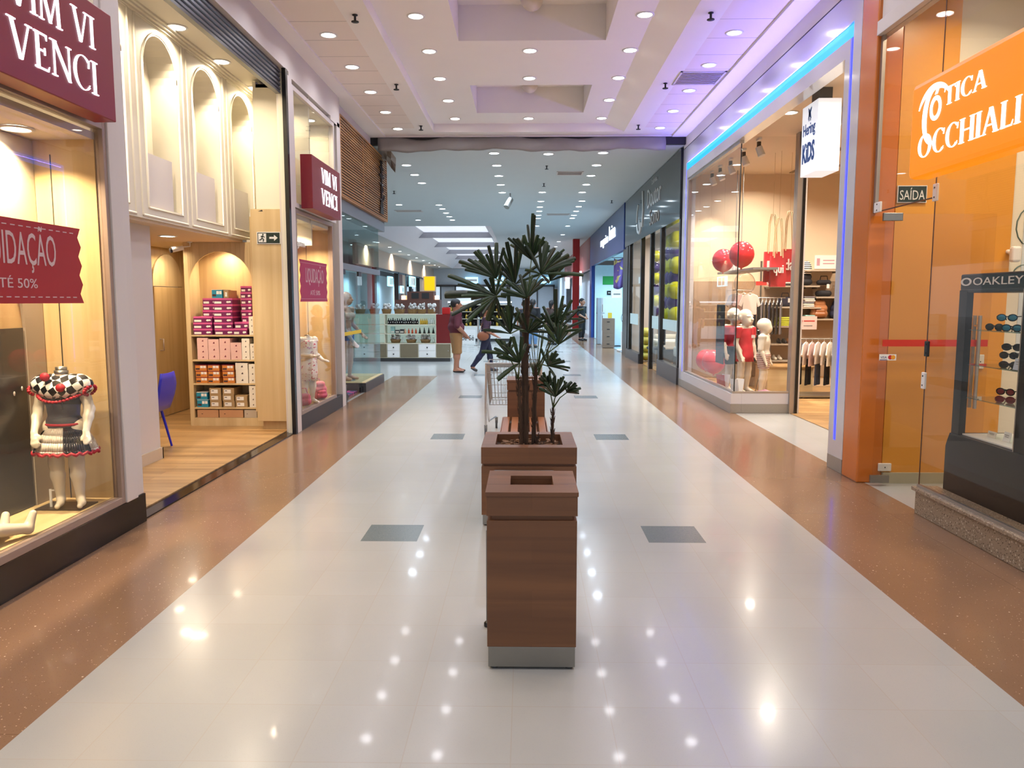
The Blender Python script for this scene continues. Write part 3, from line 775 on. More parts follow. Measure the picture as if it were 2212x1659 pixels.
# grey spandrel with an arched opening on the back of the near display
pts = [(1.75,.27),(1.75,2.77),(5.36,2.77),(5.36,.27)]
arch = [(5.16,.27)]+[(3.9+1.26*math.cos(a), 1.50+1.02*math.sin(a)) for a in [PI*i/20 for i in range(21)]]+[(2.64,.27)]
mb = MB(plain('greige_spandrel', (176,164,148), 0.6)); pl = [(1.65,.27),(1.65,2.77),(5.36,2.77),(5.36,.27)]+arch
mb.prism(pl, (-3.40,0,0), (0,1,0), (0,0,1), (1,0,0), .02); struct(mb, 'trim_arch_surround')
mb = MB(M['dark']); mb.box(-3.398,-3.385,1.65,5.14,.275,1.50)
mb.mat(M['white']); random.seed(3)
for k in range(46): mb.ell((-3.384, random.uniform(2.4,5.1), random.uniform(.75,1.48)), (.002,.010,.016), 8, 6)
single(mb, 'dotted_backdrop', 'dark charcoal backdrop with white dots at the back of the near display', 'display panel')
def disp_lamp(x, y, z, lb):
    dup(DL, (x,y,z), None, lb, 'shop ceiling lamps')
disp_lamp(-3.25,5.0,2.775,'round lamp in the near display ceiling above the sale banner')
disp_lamp(-3.15,10.4,2.735,'round lamp in the far display ceiling above the pink banner, nearer one')
disp_lamp(-3.15,11.2,2.735,'round lamp in the far display ceiling above the pink banner, farther one')
# cream room behind the transoms
mb = MB(M['cream']); mb.box(-3.9,-3.86,1.6,5.45,2.84,4.3); mb.box(-3.86,XL-.1,5.41,5.45,2.84,4.3); mb.box(-3.9,XL-.1,1.6,5.45,4.25,4.3)
for y in (4.4,4.45,4.75,4.95,5.0,5.3): mb.box(-3.86,-3.84,y,y+.02,2.84,4.25)
mb.box(-3.40,-3.36,9.86,11.96,2.80,4.4); mb.box(-3.36,XL-.08,11.93,11.97,2.8,4.36); mb.box(-3.36,XL-.08,9.86,9.9,2.8,4.36); mb.box(-3.36,XL-.08,9.86,11.97,4.32,4.36); mb.box(-3.36,XL-.08,9.86,11.97,2.78,2.82)
struct(mb, 'wall_transom_room')
for (x, y, z, lb) in ((-3.18,10.35,4.32,'round lamp behind the transom over the far display, nearest'),(-3.18,11.0,4.32,'round lamp behind the transom over the far display, middle'),(-3.18,11.6,4.32,'round lamp behind the transom over the far display, farthest')):
    disp_lamp(x,y,z,lb); light_at(L_WARM2,x,y,z-.03)
for y in (4.2,5.1): light_at(L_WARM2,-3.4,y,4.22)

# ---- red projecting signs
def red_sign(y0, lb):
    t = thing('shop_sign', lb, 'sign', (-2.87,y0+.75,2.86), 'red shop signs')
    m = MB(M['red']); m.box(-2.87,-2.72,y0,y0+1.5,2.86,3.54); m.obj('sign_box', t, bevel=.006)
    m = MB(M['letter']); serif(m,'VIM VI',(-2.72,y0+.46,3.255),(0,1,0),(0,0,1),.83,.19,.008,.10,.036); m.obj('lettering', t, label='lit white letters reading VIM VI')
    m = MB(M['letter']); serif(m,'VENCI',(-2.72,y0+.44,2.975),(0,1,0),(0,0,1),.86,.20,.008,.10,.036); m.obj('lettering', t, label='lit white letters reading VENCI')
    m = MB(M['alu']); 
    for yy in (y0+.3,y0+1.2): m.tube((-2.87,yy,3.2),(-2.905,yy,3.2),.02)
    m.obj('wall_bracket', t)
red_sign(3.73, 'large red VIM VI VENCI shop sign above the near display window')
red_sign(10.0, 'smaller-looking red VIM VI VENCI shop sign above the far display window')

# ---- sale banners stuck to the glass
def banner(y0, y1, z0, z1, yt0, yt1, zt0, zt1, ys0, ys1, zs0, zs1, lb, bg, fade):
    x = XL-.026; n = 5; h = (z1-z0)/n; t = .05 if fade else .035
    pts = [(y0,z0)]
    pts = [(y0+t*(i%2), z1-(z1-z0)*i/8) for i in range(9)]+[(y1-t*(i%2), z0+(z1-z0)*i/8) for i in range(9)]
    th = thing('sale_banner', lb, 'banner', (x,(y0+y1)/2,z0))
    m = MB(bg); m.prism(pts[::-1], (x,0,0), (0,1,0), (0,0,1), (1,0,0), .003); m.obj('banner_sheet', th)
    m = MB(M['banner_txt']); text(m,'LIQUIDAÇÃO',(x+.003,yt0,zt0),(0,1,0),(0,0,1),yt1-yt0,zt1-zt0,.002); m.obj('lettering', th, label='tall pale letters reading LIQUIDAÇÃO')
    m = MB(M['banner_txt']); text(m,'ATÉ 50%',(x+.003,ys0,zs0),(0,1,0),(0,0,1),ys1-ys0,zs1-zs0,.002); m.obj('lettering', th, label='thin pale letters reading ATÉ 50%')
    m = MB(M['banner_txt']); k = int((y1-y0)/.075)
    for i in range(k):
        for z in (z0+.035, z1-.04): yy = y0+.05+(y1-y0-.1)*i/k; m.box(x+.003,x+.0045,yy,yy+.04,z,z+.006)
    m.obj('stitching', th)
M['banner_txt'] = plain('banner_letters', (214,186,186), 0.5)
banner(3.62,5.08,1.665,2.15, 4.01,4.80, 1.845,2.125, 4.18,4.60, 1.755,1.825, 'wide red sale banner on the near display glass', plain('banner_red', (168,30,40), 0.45, var=.03), False)
banner(10.02,11.42,1.67,2.22, 10.3,11.2, 1.88,2.17, 10.5,11.0, 1.76,1.84, 'magenta-red sale banner on the far display glass', plain('banner_magenta', (176,30,84), 0.45, var=.03), True)

# ---- roller shutter
t = thing('roller_shutter', 'dark grey rolled-up slat shutter over the toy-shop style entrance', 'shutter', (-2.98,7.7,4.18))
t['label'] = 'dark grey slatted roller shutter drawn up over the maple shop entrance'
mb = MB(M['shutter'])
prof = []
for k in range(5): z = 4.20+.052*k; prof += [(.0,z),(.016,z+.012),(.016,z+.036),(.0,z+.05)]
for i in range(len(prof)-1):
    (a, z0), (b, z1) = prof[i], prof[i+1]
    mb.add([(-2.97+a,5.72,z0),(-2.97+a,9.56,z0),(-2.97+b,9.56,z1),(-2.97+b,5.72,z1)], [[0,1,2,3]], False)
mb.box(-3.0,-2.97,5.72,9.56,4.18,4.47); mb.obj('slat_curtain', t)
mb = MB(M['dark']); mb.box(-3.01,-2.955,5.72,9.56,4.165,4.195); mb.obj('bottom_bar', t)
for y0, y1 in ((9.56,9.635),): mb = MB(M['black']); mb.box(-2.938,-2.89,y0,y1,0,4.47); mb.obj('guide_rail', t)

# ---- entrance lobby with the arched gallery front
mb = MB(M['oak_floor']); mb.box(-8,-3.06,5.72,12,0.002,.022); struct(mb, 'floor_left_shop')
mb = MB(M['cream']); mb.box(-3.75,-3.04,5.7,10.72,4.42,4.48)
for k in range(3): mb.box(-3.66+.03*k,-3.62+.03*k,5.7,10.7,4.36+.02*k,4.42)
struct(mb, 'ceiling_lobby')
XM = -3.65
mb = MB(M['cream'])
def arch_wall(y0, y1, z0, z1, holes, x, th):
    """wall sheet in a plane of constant x with arched holes, built strip by strip"""
    ys = y0
    for (a, b, za, zsp, ry) in holes:
        mb.box(x-th,x,ys,a,z0,z1); mb.box(x-th,x,a,b,z0,za)
        c = (a+b)/2; r = (b-a)/2; n = 16
        for i in range(n):
            t0, t1 = PI-PI*i/n, PI-PI*(i+1)/n
            p0, p1 = (c+r*math.cos(t0), zsp+ry*math.sin(t0)), (c+r*math.cos(t1), zsp+ry*math.sin(t1))
            mb.prism([p0, p1, (p1[0], z1), (p0[0], z1)], (x-th,0,0), (0,1,0), (0,0,1), (1,0,0), th)
        # reveal
        mb.box(x-.30,x-.28,a-.02,b+.02,za,zsp+ry+.02)
        mb.box(x-.28,x-th,a-.02,a,za,zsp); mb.box(x-.28,x-th,b,b+.02,za,zsp); mb.box(x-.28,x-th,a,b,za-.02,za)
        for i in range(n):
            t0, t1 = PI-PI*i/n, PI-PI*(i+1)/n
            p0, p1 = (c+r*math.cos(t0), zsp+ry*math.sin(t0)), (c+r*math.cos(t1), zsp+ry*math.sin(t1))
            mb.add([(x-.28,p0[0],p0[1]),(x-th,p0[0],p0[1]),(x-th,p1[0],p1[1]),(x-.28,p1[0],p1[1])], [[0,1,2,3]], True)
        # raised mouldings: arch rim, rectangular panel
        rim = [(x,a-.02,za-.02),(x,a-.02,zsp)]+[(x,c+(r+.02)*math.cos(PI-PI*i/n),zsp+(ry+.02)*math.sin(PI-PI*i/n)) for i in range(n+1)]+[(x,b+.02,zsp),(x,b+.02,za-.02),(x,a-.02,za-.02)]
        mb.path(rim, .013, 6)
        q = [(x,a-.14,za-.10),(x,a-.14,z1-.06),(x,b+.14,z1-.06),(x,b+.14,za-.10),(x,a-.14,za-.10)]
        for u in range(4): mb.path([q[u],q[u+1]], .014, 6)
        ys = b
    mb.box(x-th,x,ys,y1,z0,z1)
holes = [(6.44,7.15,2.60,3.92,.36),(7.56,8.27,2.60,3.92,.36),(8.66,9.38,2.60,3.92,.36),(9.78,10.48,2.60,3.92,.36)]
arch_wall(5.7, 10.72, 2.47, 4.42, holes, XM, .03)
struct(mb, 'wall_gallery')
k = 0
for (a, b, za, zsp, ry) in holes[1:]:
    mb = MB(M['white_wall']); mb.box(XM-.05,XM-.04,a+.02,b-.10,za,3.12 if k < 2 else 3.10)
    single(mb, 'blank_board', 'blank white board standing in the %s arched niche of the gallery' % ('nearest','middle','farthest')[k], 'board', group='boards in the arched niches'); k += 1
mb = MB(M['cream']); mb.box(XM-.03,-2.94,10.70,10.74,2.44,4.45); mb.box(-3.62,-3.04,10.08,10.72,2.44,2.47); struct(mb, 'wall_gallery_end')
mb = MB(M['beige_wall']); mb.box(-7.5,XM-.03,5.7,10.1,2.44,2.50); mb.box(-7.5,-4.46,10.1,11.8,2.44,2.50); struct(mb, 'ceiling_left_shop')
mb = MB(M['white_wall']); mb.box(-3.92,-3.85,5.7,7.95,.02,2.45); struct(mb, 'wall_lobby_pier')
mb = MB(plain('marble_skirting', (206,190,168), 0.25)); mb.box(-3.85,-3.83,5.7,7.97,.022,.14); mb.box(-3.92,-3.83,7.95,7.97,.022,.14); struct(mb, 'baseboard_lobby')
for (x, y, z, lb) in ((-3.50,6.9,4.42,'lobby ceiling lamp nearest the camera, over the first arched niche'),(-3.51,8.02,4.42,'lobby ceiling lamp, second from the camera'),(-3.50,9.14,4.42,'lobby ceiling lamp, third from the camera'),(-3.50,10.25,4.42,'lobby ceiling lamp at the far end beside the shutter rail'),(-4.2,9.1,2.44,'lamp in the low wooden ceiling before the shoe-box shelves'),(-4.9,10.9,2.44,'lamp in the low ceiling before the maple door')):
    disp_lamp(x,y,z,lb); light_at(L_WARM if z > 3 else L_WARM2, x, y, z-.03)
for (x, y) in ((-5.2,7.5),(-6.2,9.2),(-4.6,9.8)): light_at(L_WARM2, x, y, 2.41)
# back corner: maple door with arched fanlight
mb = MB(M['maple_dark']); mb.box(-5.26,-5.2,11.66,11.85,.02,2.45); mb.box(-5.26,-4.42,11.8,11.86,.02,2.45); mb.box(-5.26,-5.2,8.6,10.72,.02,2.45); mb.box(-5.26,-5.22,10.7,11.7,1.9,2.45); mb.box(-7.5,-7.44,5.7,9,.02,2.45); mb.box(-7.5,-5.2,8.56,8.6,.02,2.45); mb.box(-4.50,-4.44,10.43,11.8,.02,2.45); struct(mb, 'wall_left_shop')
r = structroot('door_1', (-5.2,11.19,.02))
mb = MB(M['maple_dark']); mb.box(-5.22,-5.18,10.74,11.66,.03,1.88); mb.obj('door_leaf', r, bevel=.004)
mb = MB(M['maple']); pts = [(10.74,1.89)]+[(11.2+.46*math.cos(PI-PI*i/14), 1.95+.40*math.sin(PI-PI*i/14)) for i in range(15)]+[(11.66,1.89)]
mb.prism(pts[::-1], (-5.215,0,0), (0,1,0), (0,0,1), (1,0,0), .02); mb.obj('arched_panel', r)
mb = MB(M['alu_b']); mb.path([(-5.18,10.84,.98),(-5.13,10.84,.98),(-5.13,10.84,1.14),(-5.18,10.84,1.14)], .01, 8); mb.obj('door_handle', r)

# ---- shelf unit with arch
SY = 10.08
t = thing('shoe_shelf', 'arched maple shelf unit stacked with shoe boxes', 'shelf unit', (-4.0,SY,.02))
mb = MB(M['maple']); x0, x1 = -4.40, -3.56
def face(pts): mb.prism(pts, (0,SY,0), (1,0,0), (0,0,1), (0,1,0), .03)
face([(-4.46,.02),(x0,.02),(x0,2.44),(-4.46,2.44)][::-1]); face([(x1,.02),(-3.04,.02),(-3.04,2.44),(x1,2.44)][::-1]); face([(x0,.02),(x1,.02),(x1,.13),(x0,.13)][::-1])
cx, rr = (x0+x1)/2, (x1-x0)/2
for i in range(18):
    t0, t1 = PI-PI*i/18, PI-PI*(i+1)/18
    p0, p1 = (cx+rr*math.cos(t0), 1.88+.44*math.sin(t0)), (cx+rr*math.cos(t1), 1.88+.44*math.sin(t1))
    face([p0, p1, (p1[0],2.44), (p0[0],2.44)][::-1])
mb.box(x0-.03,x0,SY+.03,SY+.36,.02,2.44); mb.box(x1,x1+.03,SY+.03,SY+.36,.02,2.44); mb.box(x0,x1,SY+.03,SY+.36,2.4,2.44)
mb.obj('carcass', t, bevel=.002)
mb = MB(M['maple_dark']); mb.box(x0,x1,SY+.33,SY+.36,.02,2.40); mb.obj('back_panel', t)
SH = [.13,.27,.592,.906,1.235]
for z in SH: mb = MB(M['maple']); mb.box(x0,x1,SY+.005,SY+.33,z-.022,z); mb.obj('shelf', t)
disp_lamp(cx,SY+.18,2.40,'small lamp inside the arch of the shoe-box shelves'); light_at(L_WARM2,cx,SY+.15,2.36)
disp_lamp(-4.95,11.2,2.44,'small lamp in the ceiling close to the arched maple door panel')
L_SOF = lamp_data('shop_soffit_lamp', (255,234,200), 14, .2); light_at(L_SOF,-4.0,9.0,2.41)

# ---- shoe boxes
def boxmat(n, c): return plain(n, c, 0.55, var=.03)
BM = {'purple':boxmat('purple_card',(112,24,84)),'plid':boxmat('pink_card_lid',(206,84,142)),'pink':boxmat('pale_pink_card',(232,188,178)),'white':boxmat('white_card',(228,220,206)),
      'orange':boxmat('orange_card',(214,132,54)),'blue':boxmat('teal_card',(30,138,168)),'kraft':boxmat('kraft_card',(168,138,96)),'brown':boxmat('brown_card',(196,146,104)),'grey':boxmat('grey_card',(186,170,150)),'label':boxmat('paper_label',(240,234,226)),'ink':boxmat('label_ink',(60,40,44)),'maroon':boxmat('maroon_card',(120,24,50))}
def shoebox(x, z, w, h, kind, lb, dep=.30, yoff=0.012):
    y = SY+yoff; t = thing('shoe_box', lb, 'box', (x+w/2,y+dep/2,z), kind+' shoe boxes on the arched shelf')
    g = .0015; lid = {'purple':('plid',.28),'orange':('maroon',.10),'blue':('label',.04)}.get(kind)
    m = MB(BM[kind]); m.box(x+g,x+w-g,y,y+dep,z,z+h*(1-(lid[1] if lid else 0))-.0005); m.obj('box_body', t)
    if lid: m = MB(BM[lid[0]]); m.box(x,x+w,y-.002,y+dep,z+h*(1-lid[1]),z+h-.0005); m.obj('box_lid', t)
    m = MB(BM['label'])
    if kind == 'purple':
        m.box(x+.012,x+w*.42,y-.0025,y,z+h*.12,z+h*.46); m.ell((x+w*.76,y-.001,z+h*.36),(w*.085,.002,h*.17),10,6); m.ell((x+w*.86,y-.001,z+h*.38),(w*.07,.002,h*.15),10,6)
    elif kind in ('orange','blue'): m.box(x+w*.45,x+w*.68,y-.0025,y,z+h*.45,z+h*.82); m.box(x+w*.72,x+w*.93,y-.0025,y,z+h*.45,z+h*.82); m.mat(BM['ink']); m.box(x+w*.06,x+w*.4,y-.0025,y,z+h*.2,z+h*.45)
    elif kind == 'kraft': m.box(x+.02,x+w*.72,y-.0025,y,z+h*.18,z+h*.75); m.mat(BM['ink']); m.box(x+.03,x+w*.4,y-.003,y,z+h*.5,z+h*.6)
    elif kind in ('white','pink'): m.mat(BM['ink'] if kind == 'white' else BM['maroon']); m.box(x+w*.46,x+w*.60,y-.002,y,z+h*.36,z+h*.5); m.ell((x+w*.55,y-.001,z+h*.56),(w*.03,.002,h*.07),8,5)
    else: m.mat(BM['ink']); m.box(x+w*.2,x+w*.26,y-.002,y,z+h*.45,z+h*.52)
    m.obj('label_print', t); return t
LV = lambda k, n: 'bottom' if k == 0 else ('top' if k == n-1 else ORD[k]+' from the bottom of the')
def lev(k, n): return 'bottom box' if k == 0 else ('top box' if k == n-1 else ORD[k]+' box up')
def stack(xs, z, w, h, n, kind, where, dep=.30, yoff=.012, jit=.006):
    for k in range(n):
        shoebox(xs+random.uniform(-jit,jit), z+.001+h*k, w, h, kind, '%s box, %s in %s' % ({'purple':'pink-lidded purple','pink':'pale pink','white':'white','orange':'orange','blue':'teal','kraft':'labelled kraft'}[kind], lev(k,n), where), dep, yoff)
random.seed(11)
z4 = SH[4]
stack(-4.37, z4, .25, .080, 3, 'purple', 'the short far-left stack on the top shelf', .14, .004)
stack(-4.30, z4, .20, .080, 6, 'purple', 'the tall stack behind the short one', .14, .165)
stack(-4.095, z4, .25, .080, 6, 'purple', 'the tall stack left of centre')
shoebox(-4.11, z4+.483, .14, .11, 'blue', 'teal shoe box lying on top of the tall purple stacks'); shoebox(-3.955, z4+.483, .065, .10, 'kraft', 'small kraft box beside the teal one on the purple stacks')
stack(-3.835, z4, .185, .084, 2, 'purple', 'the low pile beside the tall stacks', jit=.012)
stack(-3.635, z4, .075, .080, 3, 'white', 'the slim white stack at the top shelf edge', .14, .004)
stack(-3.785, z4, .145, .080, 8, 'purple', 'the tallest stack on the right', .14, .170)
z3 = SH[3]
for i, n in enumerate((4,3,3,3)): stack(-4.335+.148*i, z3, .145, [.072,.09,.094,.075][i], n, 'pink', 'the %s pink pile on the second shelf' % ORD[i], jit=.002)
stack(-3.742, z3, .105, .070, 4, 'white', 'the left white pile on the second shelf', jit=.002); stack(-3.632, z3, .07, .070, 3, 'white', 'the right white pile on the second shelf', jit=.001)
z2 = SH[2]
for i, (x, n) in enumerate(((-4.37,3),(-4.205,3),(-4.01,3))): stack(x, z2, .155, .082, n, 'orange', 'the %s orange pile' % ORD[i], jit=.004)
stack(-3.835, z2, .165, .090, 3, 'white', 'the left white pile on the middle shelf', jit=.003); stack(-3.66, z2, .098, .085, 3, 'white', 'the right white pile on the middle shelf', jit=.001)
z1 = SH[1]
stack(-4.37, z1, .15, .100, 2, 'blue', 'the teal pile low on the left'); stack(-4.19, z1, .155, .086, 3, 'kraft', 'the left kraft pile'); stack(-4.02, z1, .155, .086, 3, 'kraft', 'the middle kraft pile'); stack(-3.85, z1, .16, .080, 2, 'kraft', 'the right kraft pile')
stack(-3.665, z1, .10, .072, 4, 'white', 'the slim pile right of the kraft boxes', jit=.001)
for i, (x, w_, k) in enumerate(((-4.37,.285,'brown'),(-4.075,.32,'brown'),(-3.74,.17,'grey'))): shoebox(x, SH[0]+.001, w_, .105, k, ['long brown carton at the left of the bottom shelf','long brown carton in the middle of the bottom shelf','grey carton at the right of the bottom shelf'][i])

# ---- maple column with exit sign
t = thing('maple_column', 'tall maple boxed column beside the shoe-box shelves', 'column', (-3.2,9.95,.02))
mb = MB(M['maple']); mb.box(-3.46,-3.02,9.80,10.07,.13,2.83); mb.obj('column_body', t, bevel=.003)
mb = MB(M['maple_dark']); mb.box(-3.40,-3.08,9.84,10.07,.022,.13); mb.obj('recessed_foot', t)
mb = MB(M['black_m']); mb.prism([(0,0),(.05,.02),(.06,.0),(.0,-.0)][:3], (-3.36,9.799,2.80), (1,0,0), (0,0,1), (0,-1,0), .001); mb.obj('chipped_edge', t)
t = thing('exit_sign', 'green running-man exit sign with arrow on the maple column', 'sign', (-3.235,9.795,2.40))
mb = MB(M['white']); mb.box(-3.385,-3.085,9.79,9.798,2.395,2.545); mb.obj('sign_plate', t)
mb = MB(plain('exit_dark_green', (24,44,36), 0.5)); mb.box(-3.375,-3.095,9.787,9.79,2.405,2.535); mb.obj('green_field', t)
mb = MB(M['white']); mb.box(-3.365,-3.265,9.785,9.787,2.415,2.525)
ax = (1,0,0); az = (0,0,1)
mb.prism([(0,0),(.06,0),(.06,-.025),(.105,.012),(.06,.05),(.06,.025),(0,.025)], (-3.225,9.787,2.458), ax, az, (0,-1,0), .002); mb.obj('arrow_and_doorway', t)
mb = MB(bpy.data.materials['exit_dark_green']); yy = 9.784
mb.ell((-3.305,yy,2.512),(.010,.002,.010),10,6)
for a, b in (((-3.308,2.50),(-3.318,2.465)),((-3.318,2.465),(-3.296,2.452)),((-3.296,2.452),(-3.304,2.424)),((-3.318,2.465),(-3.334,2.448)),((-3.334,2.448),(-3.352,2.444)),((-3.308,2.494),(-3.284,2.478)),((-3.308,2.494),(-3.332,2.486))): mb.tube((a[0],yy,a[1]),(b[0],yy,b[1]),.006,n=6)
mb.obj('running_figure', t)

# ---- blue chair, camera
t = thing('blue_chair', 'bright blue plastic chair half hidden behind the white lobby pier', 'chair', (-4.28,8.45,.022))
mb = MB(plain('blue_plastic', (38,40,190), 0.3)); vs = []; fs = []
for i in range(13):
    u = i/12
    for j in range(9):
        v = (j/8-.5)*.42
        if u < .5: x, z = -4.46+.40*u*2, .47-.02*math.sin(u*2*PI)
        else: q = (u-.5)*2; x, z = -4.06+.09*q+.03*math.sin(q*PI), .47+.42*q
        wsc = 1.0-.25*max(0, (u-.85)/.15)
        vs.append((x, 8.45+v*wsc, z-.03*(1-(2*abs(v)/.42)**2)*(1 if u < .5 else .3)))
for i in range(12):
    for j in range(8): a = i*9+j; fs.append([a, a+1, a+10, a+9])
mb.add(vs, fs, True); o = mb.obj('shell', t); o.modifiers.new('t','SOLIDIFY').thickness = .012
for (sx, sy) in ((-.17,-.17),(-.17,.17),(.17,-.17),(.17,.17)):
    mb = MB(bpy.data.materials['blue_plastic']); mb.tube((-4.26+sx*.75,8.45+sy*.8,.46),(-4.26+sx*1.2,8.45+sy*1.15,.024),.016,.012); mb.obj('leg', t)
t = thing('security_camera', 'small white bullet security camera under the low ceiling by the shelf', 'camera', (-4.45,9.95,2.30))
mb = MB(M['white']); mb.tube((-4.40,9.95,2.36),(-4.51,9.86,2.32),.03,.03,14); mb.obj('housing', t)
mb = MB(M['black']); mb.tube((-4.505,9.864,2.322),(-4.525,9.848,2.315),.031,.031,14); mb.obj('lens_hood', t)
mb = MB(M['white']); mb.path([(-4.40,9.95,2.37),(-4.33,10.0,2.38),(-4.33,10.0,2.44)], .008); mb.lathe([(.03,2.44),(.03,2.43),(.001,2.43)], (-4.33,10.0,0)); mb.obj('bracket', t)

# ---- child mannequins
def mann_near():
    zf = .27; t = thing('child_mannequin', 'headless white child mannequin in a checkered dress with red frills', 'mannequin', (-3.13,5.12,zf))
    H = 1.12
    J = dict(nec=(0,0,.828), che=(0,0,.69), wai=(0,0,.60), pel=(0,0,.51), shL=(-.115,0,.755), shR=(.115,0,.755), elL=(-.152,.01,.60), elR=(.152,.0,.60), wrL=(-.128,-.10,.47), wrR=(.165,-.085,.475), haL=(.25,-.45,-.85), haR=(.3,-.5,-.7),
             hiL=(-.062,0,.49), hiR=(.062,0,.49), knL=(-.06,-.005,.27), knR=(.062,-.01,.27), anL=(-.055,.01,.05), anR=(.068,.0,.05), toL=(-.03,-.085,.018), toR=(.10,-.08,.018))
    g = body(H, J, build=1.12, hd=False); pr = xf(allp(g), (-3.13,5.12,zf+.008), .08)
    m = blob('figure', pr, M['mann'], t, .0062, .018)
    m = MB(M['steel']); m.lathe([(.036,0),(.036,.022),(.0,.024)], (-3.13,5.12,zf+.828*H+.018), 20); m.lathe([(.044,-.02),(.044,.0),(.036,.0)], (-3.13,5.12,zf+.828*H+.018), 20); m.obj('neck_cap', t)
    c = (-3.13,5.12,zf)
    B = xf(allp(g, ['torso']), (c[0],c[1],c[2]+.008), .08)
    bod = blob('bodice', B, plain('black_net_bodice', (58,58,64), .6), t, .007, .018, ((0,0,-1,-(zf+.49*H)),(0,0,1,zf+.70*H)), .010)
    cap = [('e', (c[0]-.135,c[1],zf+.752*H), (.072,.074,.062)), ('e', (c[0]+.135,c[1],zf+.752*H), (.072,.074,.062)), ('e', (c[0],c[1]-.012,zf+.725*H), (.150,.100,.080)), ('c',(c[0]-.12,c[1],zf+.762*H),(c[0]+.12,c[1],zf+.762*H),.068,.068)]
    blob('checkered_collar', cap, checker('black_white_check', (20,20,22), (232,228,222), 22, .3, .6), bod, .007, .02)
    m = MB(plain('red_frill', (176,26,44), .6))
    for k in range(40):
        a = 2*PI*k/40; x = c[0]+.150*math.cos(a); y = c[1]-.012+.103*math.sin(a); z = zf+.662*H+.045*abs(math.cos(a))**2
        m.ell((x,y,z), (.013,.013,.010), 8, 6)
    for sx in (-1,1):
        for k in range(14): a = 2*PI*k/14; m.ell((c[0]+sx*(.188+.012*math.sin(a)), c[1]+.066*math.cos(a), zf+.722*H+.03*math.sin(a)), (.012,.012,.012), 8, 6)
    m.obj('red_frill', bod)
    m = MB(bpy.data.materials['red_frill'])
    for (x, z) in ((-.055,.81),(.045,.745)): m.ell((c[0]+x,c[1]-.095,zf+z*H), (.032,.024,.030), 14, 10)
    m.obj('pompom', bod)
    sk = [(.105,.0),(.115,-.02),(.150,-.06),(.178,-.11),(.198,-.165),(.202,-.178)]; n = 72; vs = []; fs = []
    for r, z in sk:
        for k in range(n): a = 2*PI*k/n; f = 1+.045*math.sin(a*12)*(-z/.18); vs.append((c[0]+r*f*math.cos(a), c[1]+.78*r*f*math.sin(a), zf+.515*H+z))
    m = MB(plain('satin_skirt', (224,214,202), .18, .2)); m.mat(checker('skirt_check', (20,20,22), (232,228,222), 26, .3)); m.mat(plain('black_satin', (36,36,42), .2, .2))
    for i in range(len(sk)-1):
        for k in range(n):
            m.cur = 2 if (57 < k < 69) else (1 if 36 < k < 45 else 0)
            m.add([vs[i*n+k], vs[i*n+(k+1)%n], vs[(i+1)*n+(k+1)%n], vs[(i+1)*n+k]], [[0,1,2,3]], True)
    sko = o = m.obj('skirt', t); o.modifiers.new('t','SOLIDIFY').thickness = .004
    m = MB(bpy.data.materials['red_frill']); pts = [(c[0]+0.203*(1+.05*math.sin(a*12))*math.cos(a), c[1]+.78*0.203*(1+.05*math.sin(a*12))*math.sin(a), zf+.515*H-.186+.008*math.sin(a*24)) for a in [2*PI*k/96 for k in range(97)]]
    m.path(pts, .011, 7, False); m.path([(c[0]+.118*math.cos(a), c[1]+.09*math.sin(a), zf+.52*H) for a in [2*PI*k/40 for k in range(41)]], .010, 6, False); m.obj('skirt_trim', sko)
    m = MB(M['black_m'])
    for sx in (-.035,.02): m.path([(c[0]+.03,c[1]-.09,zf+.73*H),(c[0]+.03+sx,c[1]-.105,zf+.67*H),(c[0]+.03+sx*1.4,c[1]-.105,zf+.615*H)], .004, 6)
    m.obj('ribbon_tie', bod)
    m = MB(plain('steel_base_plate', (82,74,66), .3, .6)); m.box(c[0]-.19,c[0]+.13,c[1]-.10,c[1]+.12,zf,zf+.007); m.obj('base_plate', t)
    m = MB(M['white']); m.tube((c[0]-.115,c[1]-.02,zf+.007),(c[0]-.115,c[1]-.02,zf+.13),.009); m.tube((c[0]-.115,c[1]-.02,zf+.12),(c[0]-.06,c[1],zf+.12),.006); m.obj('support_peg', t)
mann_near()
def mann_sit():
    zf = .27; c = (-3.17,3.92,zf); t = thing('seated_mannequin', 'white child mannequin sitting on the display floor in leafy green shorts', 'mannequin', c)
    T = lambda p: (c[0]+p[0], c[1]+p[1], c[2]+p[2])
    pr = [('e',T((0,0,.10)),(.10,.09,.09)),('e',T((-.02,-.03,.25)),(.09,.075,.13)),('c',T((0,0,.38)),T((0,-.02,.44)),.035,.03),('c',T((-.09,-.02,.35)),T((.10,-.02,.35)),.038,.038)]
    for s in (-1,1):
        pr += [('c',T((.04,.05*s,.085)),T((.10,.26+.04*s,.10)),.07,.046),('c',T((.10,.26+.04*s,.10)),T((.12+.06*s,.52+.02*s,.05)),.046,.03),('c',T((.12+.06*s,.52+.02*s,.045)),T((.12+.07*s,.56+.02*s,.13)),.032,.022)]
    for s, w_ in ((-1,T((.02,.20,.20))),(1,T((.12,.25,.14)))):
        e = T((.04+.13*s,.06,.24)); pr += [('c',T((.10*s,-.02,.35)),e,.034,.027),('c',e,w_,.027,.019)]+hand(w_,(.1,.7,-.6),s,.68)
    blob('figure', pr, M['mann'], t, .0065, .016)
    sh = [('e',T((0,.0,.10)),(.11,.10,.095)),('c',T((.04,-.05,.085)),T((.08,.17,.10)),.08,.064),('c',T((.04,.05,.085)),T((.09,.22,.10)),.08,.062)]
    blob('leafy_shorts', sh, blotch('leaf_print', (40,92,38), (196,206,150), 26, .56), t, .008, .02, ((0,0,-1,-(zf+.012)),))
mann_sit()
